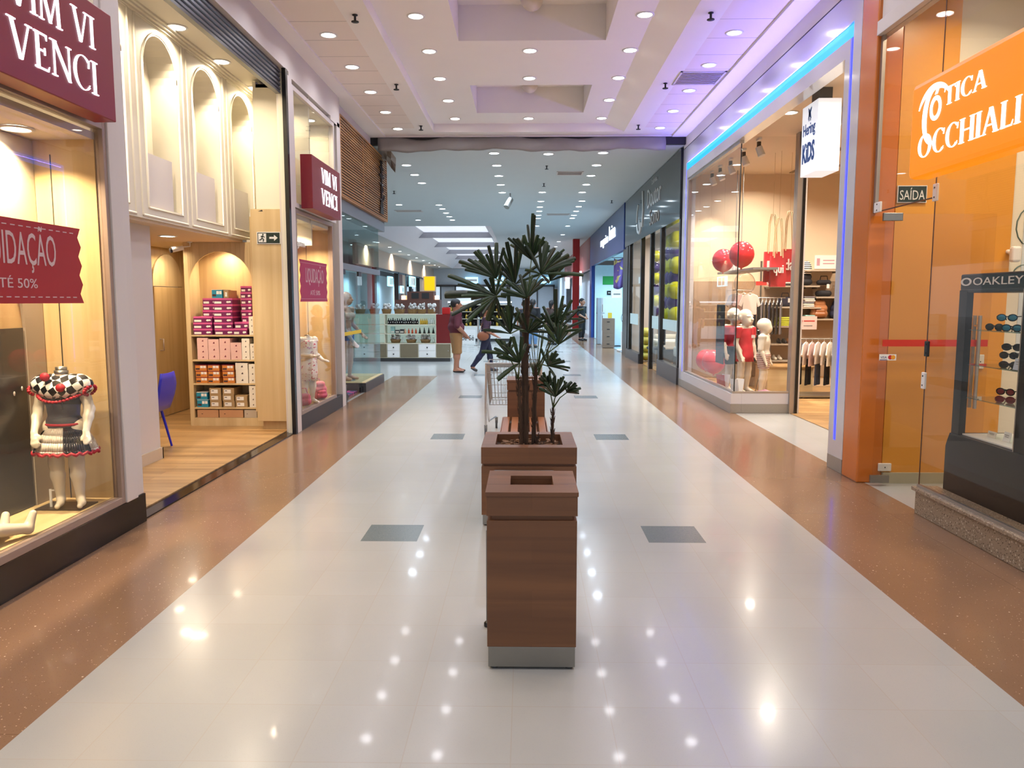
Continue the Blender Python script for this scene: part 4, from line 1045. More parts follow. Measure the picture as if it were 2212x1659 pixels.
def mann_far():
    zf = .25; c = (-3.02,10.62,zf); t = thing('child_mannequin', 'headless white child mannequin in a floral white dress behind the far display glass', 'mannequin', c)
    H = 1.17; g = body(H, dict(nec=(0,0,.79), che=(0,0,.68), shL=(-.10,0,.755), shR=(.10,0,.755), elL=(-.13,.02,.59), elR=(.12,.02,.59), wrL=(-.02,-.15,.57), wrR=(.10,-.16,.52), haL=(.3,-1,.1), haR=(.2,-1,-.1)), build=1.18, hd=False)
    blob('figure', xf(allp(g), (c[0],c[1],zf+.006), .9), M['mann'], t, .008, .018)
    fl = blotch('floral_print', (236,226,214), (196,92,104), 34, .62)
    blob('floral_top', xf(allp(g,['torso']), (c[0],c[1],zf+.006), .9), fl, t, .009, .018, ((0,0,-1,-(zf+.56*H)),(0,0,1,zf+.76*H)), .009)
    m = MB(fl); m.lathe([(.10,.66),(.125,.60),(.13,.45),(.125,.33)], c, 28); o = m.obj('floral_skirt', t); o.modifiers.new('t','SOLIDIFY').thickness = .004
    m = MB(M['steel']); m.lathe([(.035,0),(.035,.025),(.001,.027)], (c[0],c[1],zf+.79*H+.01), 18); m.obj('neck_cap', t)
    m = MB(plain('pink_sash', (214,150,160), .5)); m.lathe([(.118,.655),(.122,.67),(.112,.69)], c, 28); m.obj('sash', t)
mann_far()
def backpack(loc, s, mt, mt2, lb, rz=0, group=None):
    t = thing('backpack', lb, 'bag', loc, group); R = lambda p: (loc[0]+s*(p[0]*math.cos(rz)-p[1]*math.sin(rz)), loc[1]+s*(p[0]*math.sin(rz)+p[1]*math.cos(rz)), loc[2]+s*p[2])
    blob('main_pouch', [('c',R((-.09,0,.09)),R((.09,0,.09)),.088*s,.088*s),('c',R((-.085,0,.2)),R((.085,0,.2)),.085*s,.085*s),('c',R((-.06,0,.30)),R((.06,0,.30)),.07*s,.07*s)], mt, t, .010*s+.001, .02)
    blob('front_pocket', [('c',R((-.07,-.08,.08)),R((.07,-.08,.08)),.055*s,.055*s),('c',R((-.06,-.075,.15)),R((.06,-.075,.15)),.045*s,.045*s)], mt2, t, .010*s+.001, .015)
    m = MB(mt2); m.path([R((-.035,.03,.36)),R((-.035,.03,.41)),R((.035,.03,.41)),R((.035,.03,.36))], .010*s, 8); m.obj('top_handle', t)
    m = MB(mt2); m.path([R((.07,.07,.33)),R((.11,.13,.24)),R((.08,.10,.08))], .014*s, 8); m.obj('shoulder_strap', t); return t
PK = plain('pink_fabric', (216,120,132), .5); PK2 = plain('rose_fabric', (196,84,108), .5)
backpack((-3.0,11.1,.252), .72, PK, PK2, 'pink child backpack on the floor of the far display', .9)
t = thing('pink_handbag', 'small rose pleated handbag at the foot of the floral-dress mannequin', 'bag', (-2.99,10.32,.25))
blob('pouch', [('c',(-3.03,10.32,.32),(-2.97,10.36,.32),.06,.06),('c',(-3.03,10.32,.38),(-2.97,10.36,.38),.05,.05)], stripes('pleated_rose', (206,110,124), (170,76,96), 60, 'X'), t, .008, .01)
m = MB(PK2); m.path([(-3.04,10.32,.42),(-3.03,10.32,.50),(-2.98,10.35,.50),(-2.96,10.36,.42)], .007); m.obj('handle', t)
t = thing('child_sandals', 'pair of little pale sandals at the back of the far display', 'shoes', (-3.05,11.5,.25))
for y in (11.44,11.56):
    m = MB(plain('pale_sandal', (226,206,190), .5) if y < 11.5 else bpy.data.materials['pale_sandal']); m.cbox((-3.05,y,.258),(.15,.055,.016)); m.path([(-3.02,y-.03,.262),(-3.02,y,.30),(-3.02,y+.03,.262)], .008); m.path([(-3.09,y-.03,.262),(-3.09,y,.31),(-3.09,y+.03,.262)], .007); m.obj('sandal', t)
# ================================================================== RIGHT SIDE
XR = 3.09
RU, RW = (0,-1,0), (0,0,1)          # lettering directions on right-hand fronts
L_HER = lamp_data('clothes_shop_lamp', (255,240,220), 56, .14)
L_OPT = lamp_data('optician_lamp', (255,234,205), 25, .14)
# ---- clothes shop portal
M['portal'] = plain('glossy_portal_panel', (206,204,208), 0.14, var=.02, scale=2, coat=.3)
mb = MB(M['portal'])
# far jamb, near jamb, header; a groove holds the light strip
for (y0, y1) in ((7.42,7.60),(7.66,7.78),(15.02,15.10),(15.16,15.45)): mb.box(XR,XR+.16,y0,y1,.14,4.0 if y0 in (7.66,15.02) else 4.60)
mb.box(XR+.05,XR+.16,7.60,7.66,.30,4.30); mb.box(XR+.05,XR+.16,15.10,15.16,.30,4.30); mb.box(XR,XR+.16,7.60,7.66,.14,.30); mb.box(XR,XR+.16,15.10,15.16,.14,.30)
mb.box(XR,XR+.16,7.60,15.16,4.30,4.60); mb.box(XR,XR+.16,7.66,15.10,4.0,4.16); mb.box(XR+.06,XR+.16,7.60,15.16,4.16,4.30)
mb.mat(M['black_m']); mb.box(XR-.002,XR+.02,7.42,15.45,4.600,4.612)
struct(mb, 'wall_right_portal')
mb = MB(M['ceil']); mb.box(XR+.004,XR+.16,7.40,15.45,4.612,4.83); struct(mb, 'wall_right_top')
t = thing('light_strip', 'glowing cyan-blue light strip along the clothes shop portal', 'light strip', (XR+.03,11.4,.30))
mb = MB(glow('cyan_strip', (0,120,255), 3.0, (10,60,90))); mb.box(XR+.012,XR+.048,7.605,15.155,4.17,4.29); mb.obj('header_strip', t, label='bright cyan horizontal strip')
BLU = glow('blue_strip', (40,52,255), 3.2, (10,10,90))
for y in (7.605, 15.105): mb = MB(BLU); mb.box(XR+.012,XR+.048,y,y+.05,.31,4.165); mb.obj('upright_strip', t, label='deep blue upright strip')
L_BLUE = bpy.data.lights.new('portal_led', 'AREA'); L_BLUE.shape = 'RECTANGLE'; L_BLUE.size = 7.3; L_BLUE.size_y = .05; L_BLUE.energy = 74; L_BLUE.color = (.20,.16,1.0)
o = light_at(L_BLUE, XR-.006, 11.4, 4.24); o.rotation_euler = Vector((.35,0,-1)).to_track_quat('Z','Y').to_euler(); o.rotation_euler = Matrix(((0,.94,.34),(1,0,0),(0,.34,-.94))).to_euler()
mb = MB(M['grey_stone']); mb.box(XR-.004,XR+.16,7.42,7.78,0,.14); mb.box(XR-.004,XR+.16,11.5,15.45,0,.14); mb.box(XR+.16,3.97,11.5,11.66,0,.14); struct(mb, 'baseboard_right', bevel=.003)
mb = MB(M['portal']); mb.box(XR,XR+.16,11.5,15.02,.14,.30); mb.box(XR+.16,3.95,11.5,11.66,.14,.30); struct(mb, 'wall_right_kerb', bevel=.004)
r = structroot('window_5', (XR+.05,13.3,.30))
mb = MB(M['alu']); mb.box(XR+.02,XR+.08,11.5,15.02,.30,.33); mb.box(XR+.02,XR+.08,11.5,15.02,3.95,4.0); mb.box(XR+.08,3.95,11.5,11.56,.30,.33); mb.box(XR+.02,XR+.08,14.98,15.02,.33,3.95); mb.obj('window_frame', r)
G5 = glassmat('clothes_shop_glass', (250,250,250), .65)
ys = [11.5,12.38,13.26,14.14,14.99]
for a, b in zip(ys, ys[1:]): mb = MB(G5); mb.box(XR+.045,XR+.053,a+.004,b-.004,.33,3.95); mb.obj('pane', r)
mb = MB(G5); mb.box(XR+.05,3.95,11.525,11.533,.33,4.05); mb.obj('pane', r)
mb = MB(M['black']); mb.box(XR+.042,XR+.056,11.512,11.526,.33,4.0); mb.obj('corner_seal', r)
mb = MB(M['alu']); mb.box(3.95,4.02,11.45,11.60,0,4.10); mb.mat(M['black']); mb.box(4.02,4.06,11.43,11.58,0,4.10); mb.mat(M['white_wall']); mb.box(4.06,4.09,11.45,11.60,0,4.10); struct(mb, 'door_2')
# shell of the clothes shop
mb = MB(M['oak_floor']); mb.box(3.97,9.5,7.8,15.2,.002,.010); mb.box(3.26,3.97,11.67,15.2,.002,.17); struct(mb, 'floor_right_shop')
mb = MB(M['beige_wall']); mb.box(XR+.16,9.6,7.75,15.2,4.10,4.16); struct(mb, 'ceiling_right_shop')
mb = MB(M['beige_wall']); mb.box(3.2,9.5,15.2,15.3,0,4.12); mb.box(9.5,9.6,7.8,15.3,0,4.12); mb.box(XR+.16,9.6,7.66,7.78,0,4.12); struct(mb, 'wall_right_shop')
mb = MB(M['white_wall']); mb.box(3.97,4.05,7.78,11.43,3.88,4.10); struct(mb, 'trim_shop_lintel')
mb = MB(plain('ceiling_slot', (150,128,100), .7))
for x in (5.0,5.6): mb.box(x,x+.07,12.2,15.0,4.085,4.099)
struct(mb, 'trim_ceiling_slots')
for i, (x, y) in enumerate(((3.42,8.4),(3.42,10.3))):
    dup(DL, (x,y,4.098), None, 'round downlight in the clothes shop entrance soffit, %s' % ('nearer one','farther one')[i], 'shop ceiling lamps'); light_at(L_HER, x, y, 4.07)
for x, y in ((4.6,13.2),(5.6,12.2),(6.8,13.4),(6.0,10.0),(4.3,14.2)): light_at(L_HER, x, y, 4.07)
for k, y in enumerate((11.9,12.7,13.5,14.2,14.8)):
    t = thing('track_spotlight', 'white track spotlight over the clothes display, %s from the glass corner' % ORD[k], 'spotlight', (3.5,y,4.10), 'track spotlights over the clothes display')
    mb = MB(M['white']); mb.box(3.48,3.52,y-.08,y+.08,4.07,4.10); mb.obj('track_adapter', t)
    mb = MB(M['black']); mb.cbox((3.5,y,4.0),(.05,.05,.10)); mb.obj('yoke', t)
    mb = MB(M['white']); mb.tube((3.5,y,3.97),(3.54,y-.03,3.84),.05,.055,16); mb.obj('lamp_head', t)
    light_at(lamp_data('track_lamp', (255,236,210), 26, .08, 1.4) if k == 0 else bpy.data.lights['track_lamp'], 3.56, y-.05, 3.82)
# hanging cube sign
t = thing('cube_sign', 'white hanging box sign with blue Hering Kids lettering and bird', 'sign', (3.43,9.25,3.15))
mb = MB(glow('sign_face', (240,246,255), .55)); mb.box(3.30,3.56,9.0,9.5,3.15,3.95); mb.obj('light_box', t, bevel=.004)
mb = MB(M['dark']); mb.box(3.36,3.50,9.12,9.38,3.95,4.10); mb.obj('ceiling_mount', t)
SB = plain('sign_blue', (14,70,140), .4); x = 3.30
mb = MB(SB); text(mb,'Hering',(x,9.45,3.565),RU,RW,.38,.175,.004,.012); mb.obj('lettering', t, label='blue letters reading Hering')
mb = MB(SB); text(mb,'KiDS',(x,9.45,3.29),RU,RW,.38,.23,.004,.03); mb.obj('lettering', t, label='blue brush letters reading KiDS')
mb = MB(SB)
def fish(cx, cz, sz, sy):
    body_ = [(-.09,.01),(-.03,.045),(.03,.035),(.09,.0),(.03,-.02),(-.03,-.02)]
    mb.prism([(sy*a*sz, b*sz) for a, b in (body_ if sy < 0 else body_[::-1])], (x,cx,cz), RU, RW, (-1,0,0), .004)
for ang, cz in ((.9,3.84),(2.2,3.84)):
    pts = [(-.08,0),(-.02,.028),(.05,.02),(.085,.0),(.05,-.012),(-.02,-.018)]
    R = [(p[0]*math.cos(ang)-p[1]*math.sin(ang), p[0]*math.sin(ang)+p[1]*math.cos(ang)) for p in pts][::-1]
    mb.prism(R, (x,9.25,cz), RU, RW, (-1,0,0), .004)
for dy in (-.03,0,.03): mb.box(x-.004,x,9.25+dy-.004,9.25+dy+.004,3.755,3.79)
mb.obj('bird_emblem', t)

# ---- window dressing
BR = plain('red_balloon', (214,40,50), .15, var=.03); BRC = glassmat('clear_balloon_skin', (246,240,232), 1.6); BY = plain('yellow_balloon', (206,204,20), .18); BP = plain('purple_balloon', (74,52,128), .18)
def balloon(loc, r, mt, lb, grp, proto=[None]):
    t = thing('balloon', lb, 'balloon', loc, grp); m = MB(mt)
    m.lathe([(.001,-r*1.12),(r*.05,-r*1.11)]+[(r*math.sin(PI*i/12), -r*1.06*math.cos(PI*i/12)) for i in range(1,12)]+[(.001,r*1.02)], loc, 22); m.obj('skin', t)
    m = MB(mt); m.lathe([(.001,-r*1.08),(r*.10,-r*1.19),(r*.06,-r*1.2),(.001,-r*1.18)], loc, 10); m.obj('knot', t); return t
balloon((3.42,12.35,2.41), .195, BR, 'large red balloon just right of the clothes shop glass corner', 'red balloons in the clothes shop window')
balloon((3.45,13.6,2.38), .19, BR, 'red balloon high behind the side glass, left of the largest one', 'red balloons in the clothes shop window')
balloon((3.55,12.6,1.96), .17, BRC, 'clear see-through balloon below the large red balloon', None)
balloon((3.46,14.72,.56), .19, BR, 'red balloon low in the window, left one of the pair', 'red balloons in the clothes shop window')
balloon((3.44,14.02,.58), .21, BR, 'red balloon low in the window, right one of the pair beside the black poster', 'red balloons in the clothes shop window')
t = thing('window_poster', 'tall black poster hanging behind the side glass above the price cards', 'poster', (3.2,12.67,.66))
mb = MB(plain('poster_black', (40,44,50), .4)); mb.box(3.195,3.205,12.42,12.92,.66,1.62); mb.obj('sheet', t)
mb = MB(plain('poster_text', (112,60,66), .5)); text(mb,'DRYES',(3.195,12.86,1.22),RU,RW,.38,.16,.002); mb.obj('lettering', t)
mb = MB(bpy.data.materials['poster_text'])
for k in range(4): mb.box(3.193,3.195,12.5,12.84,1.12-.07*k,1.14-.07*k)
mb.obj('text_lines', t)
def tent_card(x, y, z, w_, h, mt, lb, rz):
    t = thing('price_card', lb, 'card', (x,y,z)); Rm = Matrix.Rotation(rz,3,'Z')
    for s in (-1,1):
        m = MB(mt if s < 0 else M['white']); m.cbox(Vector((x,y,z+h/2))+Rm@Vector((0,s*.05,0)), (w_,.004,h), M=Rm@Matrix.Rotation(-s*.16,3,'X')); m.obj('card_face', t)
    m = MB(M['grey']); 
    for k in range(3): m.cbox(Vector((x,y,z+h*(.3+.2*k)))+Rm@Vector((0,-.057+.013*k,0)), (w_*.6,.003,h*.06), M=Rm@Matrix.Rotation(.16,3,'X'))
    m.obj('print', t)
tent_card(3.34,12.95,.171,.18,.28,plain('card_red',(186,44,46),.5),'red and white price tent card low on the shop window sill',-1.0)
tent_card(3.32,12.02,.171,.16,.30,M['white'],'white folded price card standing by the window corner',-1.0)
# hanging paper bags with letters
BG = plain('paper_bag_red', (196,44,54), .55, var=.03); RP = plain('rope', (206,180,140), .8)
def paper_bag(x, y, z, w_, h, s, lb):
    t = thing('paper_bag', lb, 'bag', (x,y,z), 'red paper bags hanging in the clothes shop')
    m = MB(BG); m.add([(x-w_/2,y-.04,z),(x+w_/2,y-.04,z),(x+w_/2,y+.04,z),(x-w_/2,y+.04,z),(x-w_/2,y-.03,z+h),(x+w_/2,y-.03,z+h),(x+w_/2,y+.03,z+h),(x-w_/2,y+.03,z+h)], [[0,3,2,1],[0,1,5,4],[2,3,7,6],[1,2,6,5],[3,0,4,7]], False); m.obj('bag_body', t)
    m = MB(RP)
    for yy in (y-.035,y+.035): m.path([(x-w_*.28,yy,z+h-.03),(x-w_*.22,yy,z+h+.45),(x-.02,yy,z+h+.62),(x+.03,yy,z+h+.60),(x+w_*.2,yy,z+h+.4),(x+w_*.28,yy,z+h-.03)], .009, 6)
    m.obj('rope_handles', t)
    m = MB(M['white']); text(m,s,(x-w_*.36,y-.045,z+h*.36),(1,0,0),(0,0,1),w_*.66,h*.34,.03,.012); m.obj('lettering', t)
    m = MB(RP); m.tube((x,y,z+h+.6),(x,y,4.09),.003,n=5); m.obj('hanging_cord', t)
paper_bag(4.10,13.0,1.99,.25,.50,'Li','red paper bag with white letters Li, left of the three')
paper_bag(4.145,12.82,1.91,.25,.50,'qui','red paper bag with white letters qui, front one of the three')
paper_bag(4.36,12.95,1.99,.23,.54,'da','red paper bag with white letters da, right of the three')
t = thing('display_letters', 'white display letters with a red one on a grey shelf behind the side glass', 'letters', (3.75,14.0,2.22))
for k, (ch, mt) in enumerate((('L',M['white']),('I',M['white']),('E',M['white']))): mb = MB(mt); text(mb,ch,(3.74,14.2-.22*k,2.222),RU,RW,.15,.26,.04); mb.obj('letter', t)
t = thing('grey_shelf', 'grey metal shelf carrying the letters behind the side glass', 'shelf', (3.75,13.4,2.16))
mb = MB(M['grey']); mb.box(3.65,4.05,12.5,14.8,2.18,2.215); mb.obj('board', t)
for y in (14.3,14.7): mb = MB(M['grey']); mb.tube((3.95,y,2.20),(3.95,y,4.09),.008); mb.obj('hanger_rod', t)

# ---- back wall fixtures: shelves, rails, clothes
SYB = 14.86
def wall_shelf(x0, x1, z, lb, dep=.34):
    t = thing('wall_shelf', lb, 'shelf', ((x0+x1)/2,SYB+.17,z-.03), 'grey wall shelves of the clothes shop')
    m = MB(plain('shelf_board', (186,170,150), .5) if 'shelf_board' not in bpy.data.materials else bpy.data.materials['shelf_board']); m.box(x0,x1,SYB,SYB+dep,z-.028,z); m.obj('board', t)
    m = MB(M['steel'])
    for x in (x0+.03,x1-.03): m.cbox((x,SYB+dep*.55,z-.045),(.012,dep*.8,.03))
    m.obj('bracket_pair', t)
for i, (x0, x1, z) in enumerate(((4.66,5.30,1.97),(4.72,5.30,1.57),(4.72,5.32,1.20),(4.72,5.30,.86),(4.72,5.30,.54))): wall_shelf(x0,x1,z,'grey wall shelf left of the doorway post, %s from the top' % ORD[i])
for i, (x0, x1, z) in enumerate(((5.34,6.0,2.27),(5.34,5.62,1.97),(5.56,6.4,1.76),(5.30,5.66,1.56),(5.40,6.4,1.34))): wall_shelf(x0,x1,z,'grey wall shelf right of the doorway post, %s from the top' % ORD[i])
mb = MB(plain('slotted_upright', (90,84,76), .5))
for x in (4.58,5.32): mb.box(x,x+.03,15.17,15.20,.2,2.45)
struct(mb, 'trim_uprights')
mb = MB(plain('lower_back_panel', (176,150,124), .6)); mb.box(3.3,7.0,15.18,15.2,.2,2.06); struct(mb, 'trim_back_panel')
CL = {n: plain('cloth_'+n, c, .8, var=.08) for n, c in dict(black=(34,32,36), white=(226,214,206), pink=(222,190,186), grey=(120,116,122), navy=(40,42,66), yellow=(206,212,60), mint=(150,196,190), denim=(70,80,104), tan=(178,118,74), cream=(230,222,206), rose=(196,150,160)).items()}
TG = plain('paper_tag', (236,230,224), .5); TR = plain('red_tag', (196,52,48), .5)
def folded(x, y, z, n, cs, lb, w_=.24):
    t = thing('folded_clothes', lb, 'clothes', (x,y,z))
    for k in range(n):
        m = MB(CL[cs[k%len(cs)]]); m.cbox((x+random.uniform(-.01,.01),y,z+.018+.034*k),(w_,.26,.032),rz=random.uniform(-.05,.05)); m.obj('garment', t, bevel=.012)
def hanging(x, y, z, kind, mt, lb, grp, ry=0.0, ln=.62, tagc=None):
    t = thing('hanging_garment', lb, 'clothes', (x,y,z), grp); Rm = Matrix.Rotation(ry,3,'Z'); V3 = lambda a,b,c: tuple(Vector((x,y,z))+Rm@Vector((a,b,c)))
    m = MB(M['white']); m.path([V3(0,0,.0),V3(.012,0,.02),V3(0,0,.035),V3(-.012,0,.02)], .004, 5); m.path([V3(-.17,0,-.09),V3(0,0,-.01),V3(.17,0,-.09)], .007, 5); m.obj('hanger', t)
    m = MB(mt)
    if kind == 'shirt': P = [(-.06,-.02),(-.17,-.06),(-.25,-.24),(-.18,-.28),(-.155,-.2),(-.16,-ln),(.16,-ln),(.155,-.2),(.18,-.28),(.25,-.24),(.17,-.06),(.06,-.02),(0,-.06)]
    else: P = [(-.12,-.05),(-.14,-ln),(-.03,-ln),(0,-.28),(.03,-ln),(.14,-ln),(.12,-.05)]
    m.prism(P[::-1], V3(0,-.012,0), tuple(Rm@Vector((1,0,0))), (0,0,1), tuple(Rm@Vector((0,1,0))), .026); m.obj('garment', t, bevel=.01)
    if tagc: m = MB(tagc); m.cbox(V3(.06,-.03,-.17),(.07,.004,.09),rz=ry); m.obj('price_tag', t)
def rail(x0, x1, y, z, lb):
    t = thing('clothes_rail', lb, 'rail', ((x0+x1)/2,y,z-.01)); m = MB(M['chrome']); m.tube((x0,y,z),(x1,y,z),.011); m.obj('bar', t)
    m = MB(M['chrome'])
    for x in (x0+.04,x1-.04): m.tube((x,y,z),(x,15.18,z),.008)
    m.obj('wall_arms', t)
random.seed(5)
rail(4.28,4.98,14.88,1.74,'upper chrome clothes rail with dark trousers')
NM = ['black','navy','black','grey','black','navy','black','black','grey']
for k in range(9): hanging(4.33+.072*k,14.88,1.70,'trousers',CL[NM[k]],'%s trousers on the upper rail, %s from the left' % ({'black':'black','navy':'navy','grey':'charcoal'}[NM[k]],ORD[k]),'dark trousers on the upper rail',1.15,.66,TG if k in (1,4) else (TR if k == 6 else None))
rail(4.3,4.72,14.80,1.12,'lower chrome clothes rail with dark pieces')
for k in range(5): hanging(4.35+.08*k,14.80,1.08,'trousers',CL[('grey','black','navy','black','grey')[k]],'dark garment on the lower rail, %s from the left' % ORD[k],'dark garments on the lower rail',1.1,.55,TR if k == 2 else None)
rail(3.9,4.28,14.6,1.88,'short chrome rail holding pale T-shirts')
for k in range(3): hanging(3.98+.12*k,14.6,1.84,'shirt',CL[('white','pink','white')[k]],'pale T-shirt on the short rail, %s from the left' % ORD[k],'pale T-shirts on the short rail',.35,.42)
folded(4.13,14.7,1.36,4,['white','pink','grey'],'stack of folded pale T-shirts under the short rail'); wall_shelf(3.92,4.4,1.355,'grey wall shelf under the short T-shirt rail')
folded(5.02,15.0,1.97,3,['black','white'],'black and white folded clothes on the top shelf beside the post')
folded(4.98,15.0,1.20,5,['yellow'],'stack of bright yellow folded T-shirts')
folded(5.44,15.0,1.56,6,['white','cream','grey'],'stack of pale folded clothes right of the doorway post',.2)
folded(5.46,15.0,1.34,2,['mint'],'two mint folded pieces behind the white price notice',.2)
def shoe(x, y, z, mt, lb):
    t = thing('shoes', lb, 'shoes', (x,y,z))
    for dx in (-.05,.05):
        V, F = sdf_mesh([('c',(x+dx,y-.07,z+.028),(x+dx,y+.06,z+.04),.028,.034),('c',(x+dx,y+.05,z+.04),(x+dx,y+.05,z+.075),.032,.026)], .008, .02); m = MB(mt); m.add(V,F,True); m.obj('shoe', t)
shoe(4.9,15.0,.54,CL['cream'],'pair of small cream shoes on the lowest shelf'); shoe(4.98,15.0,.86,CL['black'],'pair of dark little shoes, second shelf from the bottom'); shoe(5.16,15.0,.86,CL['tan'],'pair of tan little shoes, second shelf from the bottom')
backpack((5.0,15.0,1.20), .0001, CL['black'], CL['black'], 'x') if False else None
def handbag(x, y, z, w_, h, mt, lb, rnd=.03):
    t = thing('handbag', lb, 'bag', (x,y,z)); blob('bag_body', [('c',(x-w_/2+.05,y,z+.06),(x+w_/2-.05,y,z+.06),.058,.058),('c',(x-w_/2+.06,y,z+h-.06),(x+w_/2-.06,y,z+h-.06),.05,.05)], mt, t, .010, .05)
    m = MB(mt); m.path([(x-w_*.25,y,z+h-.03),(x-w_*.2,y,z+h+.06),(x+w_*.2,y,z+h+.06),(x+w_*.25,y,z+h-.03)], .009); m.obj('handle', t)
    m = MB(TG); m.cbox((x+w_*.2,y-.066,z+h*.6),(.05,.003,.08)); m.obj('price_tag', t)
handbag(5.02,15.02,1.57,.30,.20,CL['navy'],'navy slouchy bag on the shelf below the folded black clothes'); handbag(5.05,15.0,.862,.0001,.0001,CL['black'],'x') if False else None
handbag(5.0,15.02,1.201+.0,.001,.001,CL['black'],'x') if False else None
handbag(5.74,15.0,1.762,.30,.33,CL['black'],'square black bag with white tag on the shelf right of the post'); handbag(6.12,15.0,1.762,.26,.36,CL['black'],'black bag at the far right of the bag shelf beside the square one')
backpack((5.66,14.98,1.345), .95, CL['tan'], plain('tan_leather', (160,100,60), .35), 'brown leather-look backpack below the square black bag')
backpack((6.05,15.0,1.345), .95, CL['navy'], CL['black'], 'navy backpack at the right edge beside the brown one')
t = thing('striped_cap', 'black and white striped knit cap over a dark bag beside the post', 'hat', (5.40,15.0,2.0))
blob('knit_cap', [('e',(5.40,15.0,2.28),(.10,.09,.16))], stripes('cap_stripes',(24,24,26),(232,228,222),28,'Z'), t, .008, .01, ((0,0,-1,-2.19),))
blob('dark_bag', [('c',(5.36,15.0,2.04),(5.46,15.0,2.04),.06,.06),('c',(5.37,15.0,2.14),(5.45,15.0,2.14),.055,.055)], CL['black'], t, .010, .03)
t = thing('wall_notice', 'small white framed notice high on the beige shop wall', 'notice', (5.85,15.19,2.32)); mb = MB(M['white']); mb.box(5.62,6.05,15.185,15.199,2.30,2.56); mb.obj('board', t); mb = MB(CL['rose']); mb.box(5.66,5.72,15.183,15.185,2.36,2.50); mb.box(5.78,6.0,15.183,15.185,2.45,2.47); mb.box(5.78,6.0,15.183,15.185,2.39,2.41); mb.obj('print', t)
t = thing('price_notice', 'pale pink price notice over the rack of white shirts', 'notice', (5.2,14.2,1.16)); mb = MB(plain('pale_pink_card2',(232,206,196),.5)); mb.box(5.0,5.34,14.195,14.205,1.16,1.40); mb.obj('card', t); mb = MB(TR); mb.box(5.05,5.08,14.193,14.195,1.30,1.33); mb.box(5.10,5.3,14.193,14.195,1.305,1.325); mb.mat(M['grey']); mb.box(5.10,5.26,14.193,14.195,1.22,1.235); mb.obj('print', t)
t = thing('price_strip', 'red price strip on the shelf edge under the paper bags', 'label', (4.5,14.85,1.97)); mb = MB(TR); mb.box(4.40,4.72,14.845,14.855,1.975,2.05); mb.obj('strip', t); mb = MB(M['white']); text(mb,'59',(4.6,14.845,1.985),(1,0,0),(0,0,1),.09,.05,.002); mb.obj('lettering', t)
# drawer plinth
t = thing('wooden_plinth', 'low pale wooden plinth box under the shelves', 'plinth', (4.82,14.35,.17)); mb = MB(wood('pale_birch',(226,202,158),(214,188,140),'X',.4,.6)); mb.box(4.40,5.22,13.95,14.7,.012,.47) ; mb.obj('box', t, bevel=.004); mb = MB(M['oak_floor']); mb.box(4.38,5.24,13.93,14.72,.47,.495); mb.obj('top_board', t)
t.location = (4.82,14.35,.012)
for ch in t.children:
    for v in ch.data.vertices: v.co.z += .158
# rack of shirts and trousers
t = thing('garment_rack', 'low metal garment rack of white shirts inside the doorway', 'rack', (5.25,13.5,.012))
mb = MB(M['steel']); mb.box(4.72,5.85,13.2,13.8,.03,.06); mb.obj('base_tray', t)
for x in (4.74,5.82): mb = MB(M['steel']); mb.tube((x,13.5,.06),(x,13.5,1.02),.014); mb.obj('upright', t)
mb = MB(M['steel']); mb.tube((4.72,13.5,1.02),(5.84,13.5,1.02),.013); mb.obj('top_bar', t)
mb = MB(M['black'])
for (x, y) in ((4.78,13.25),(5.79,13.25),(4.78,13.75),(5.79,13.75)): mb.ell((x,y,.024),(.016,.016,.016),10,6)
mb.obj('casters', t)
for k in range(9): n = ('grey','white','pink','white','white','cream','white','pink','white')[k]; hanging(4.80+.105*k,13.5,.985,'shirt',CL[n],'pale shirt on the low rack, %s from the left' % ORD[k],'pale shirts on the low rack',.95,.40+.02*(k%3),TR if k in (1,4,6) else None)
for k in range(6): hanging(4.84+.165*k,13.62,.72,'trousers',CL[('black','black','denim','black','black','navy')[k]],'dark trousers low on the rack, %s from the left' % ORD[k],'dark trousers on the low rack',.9,.52)
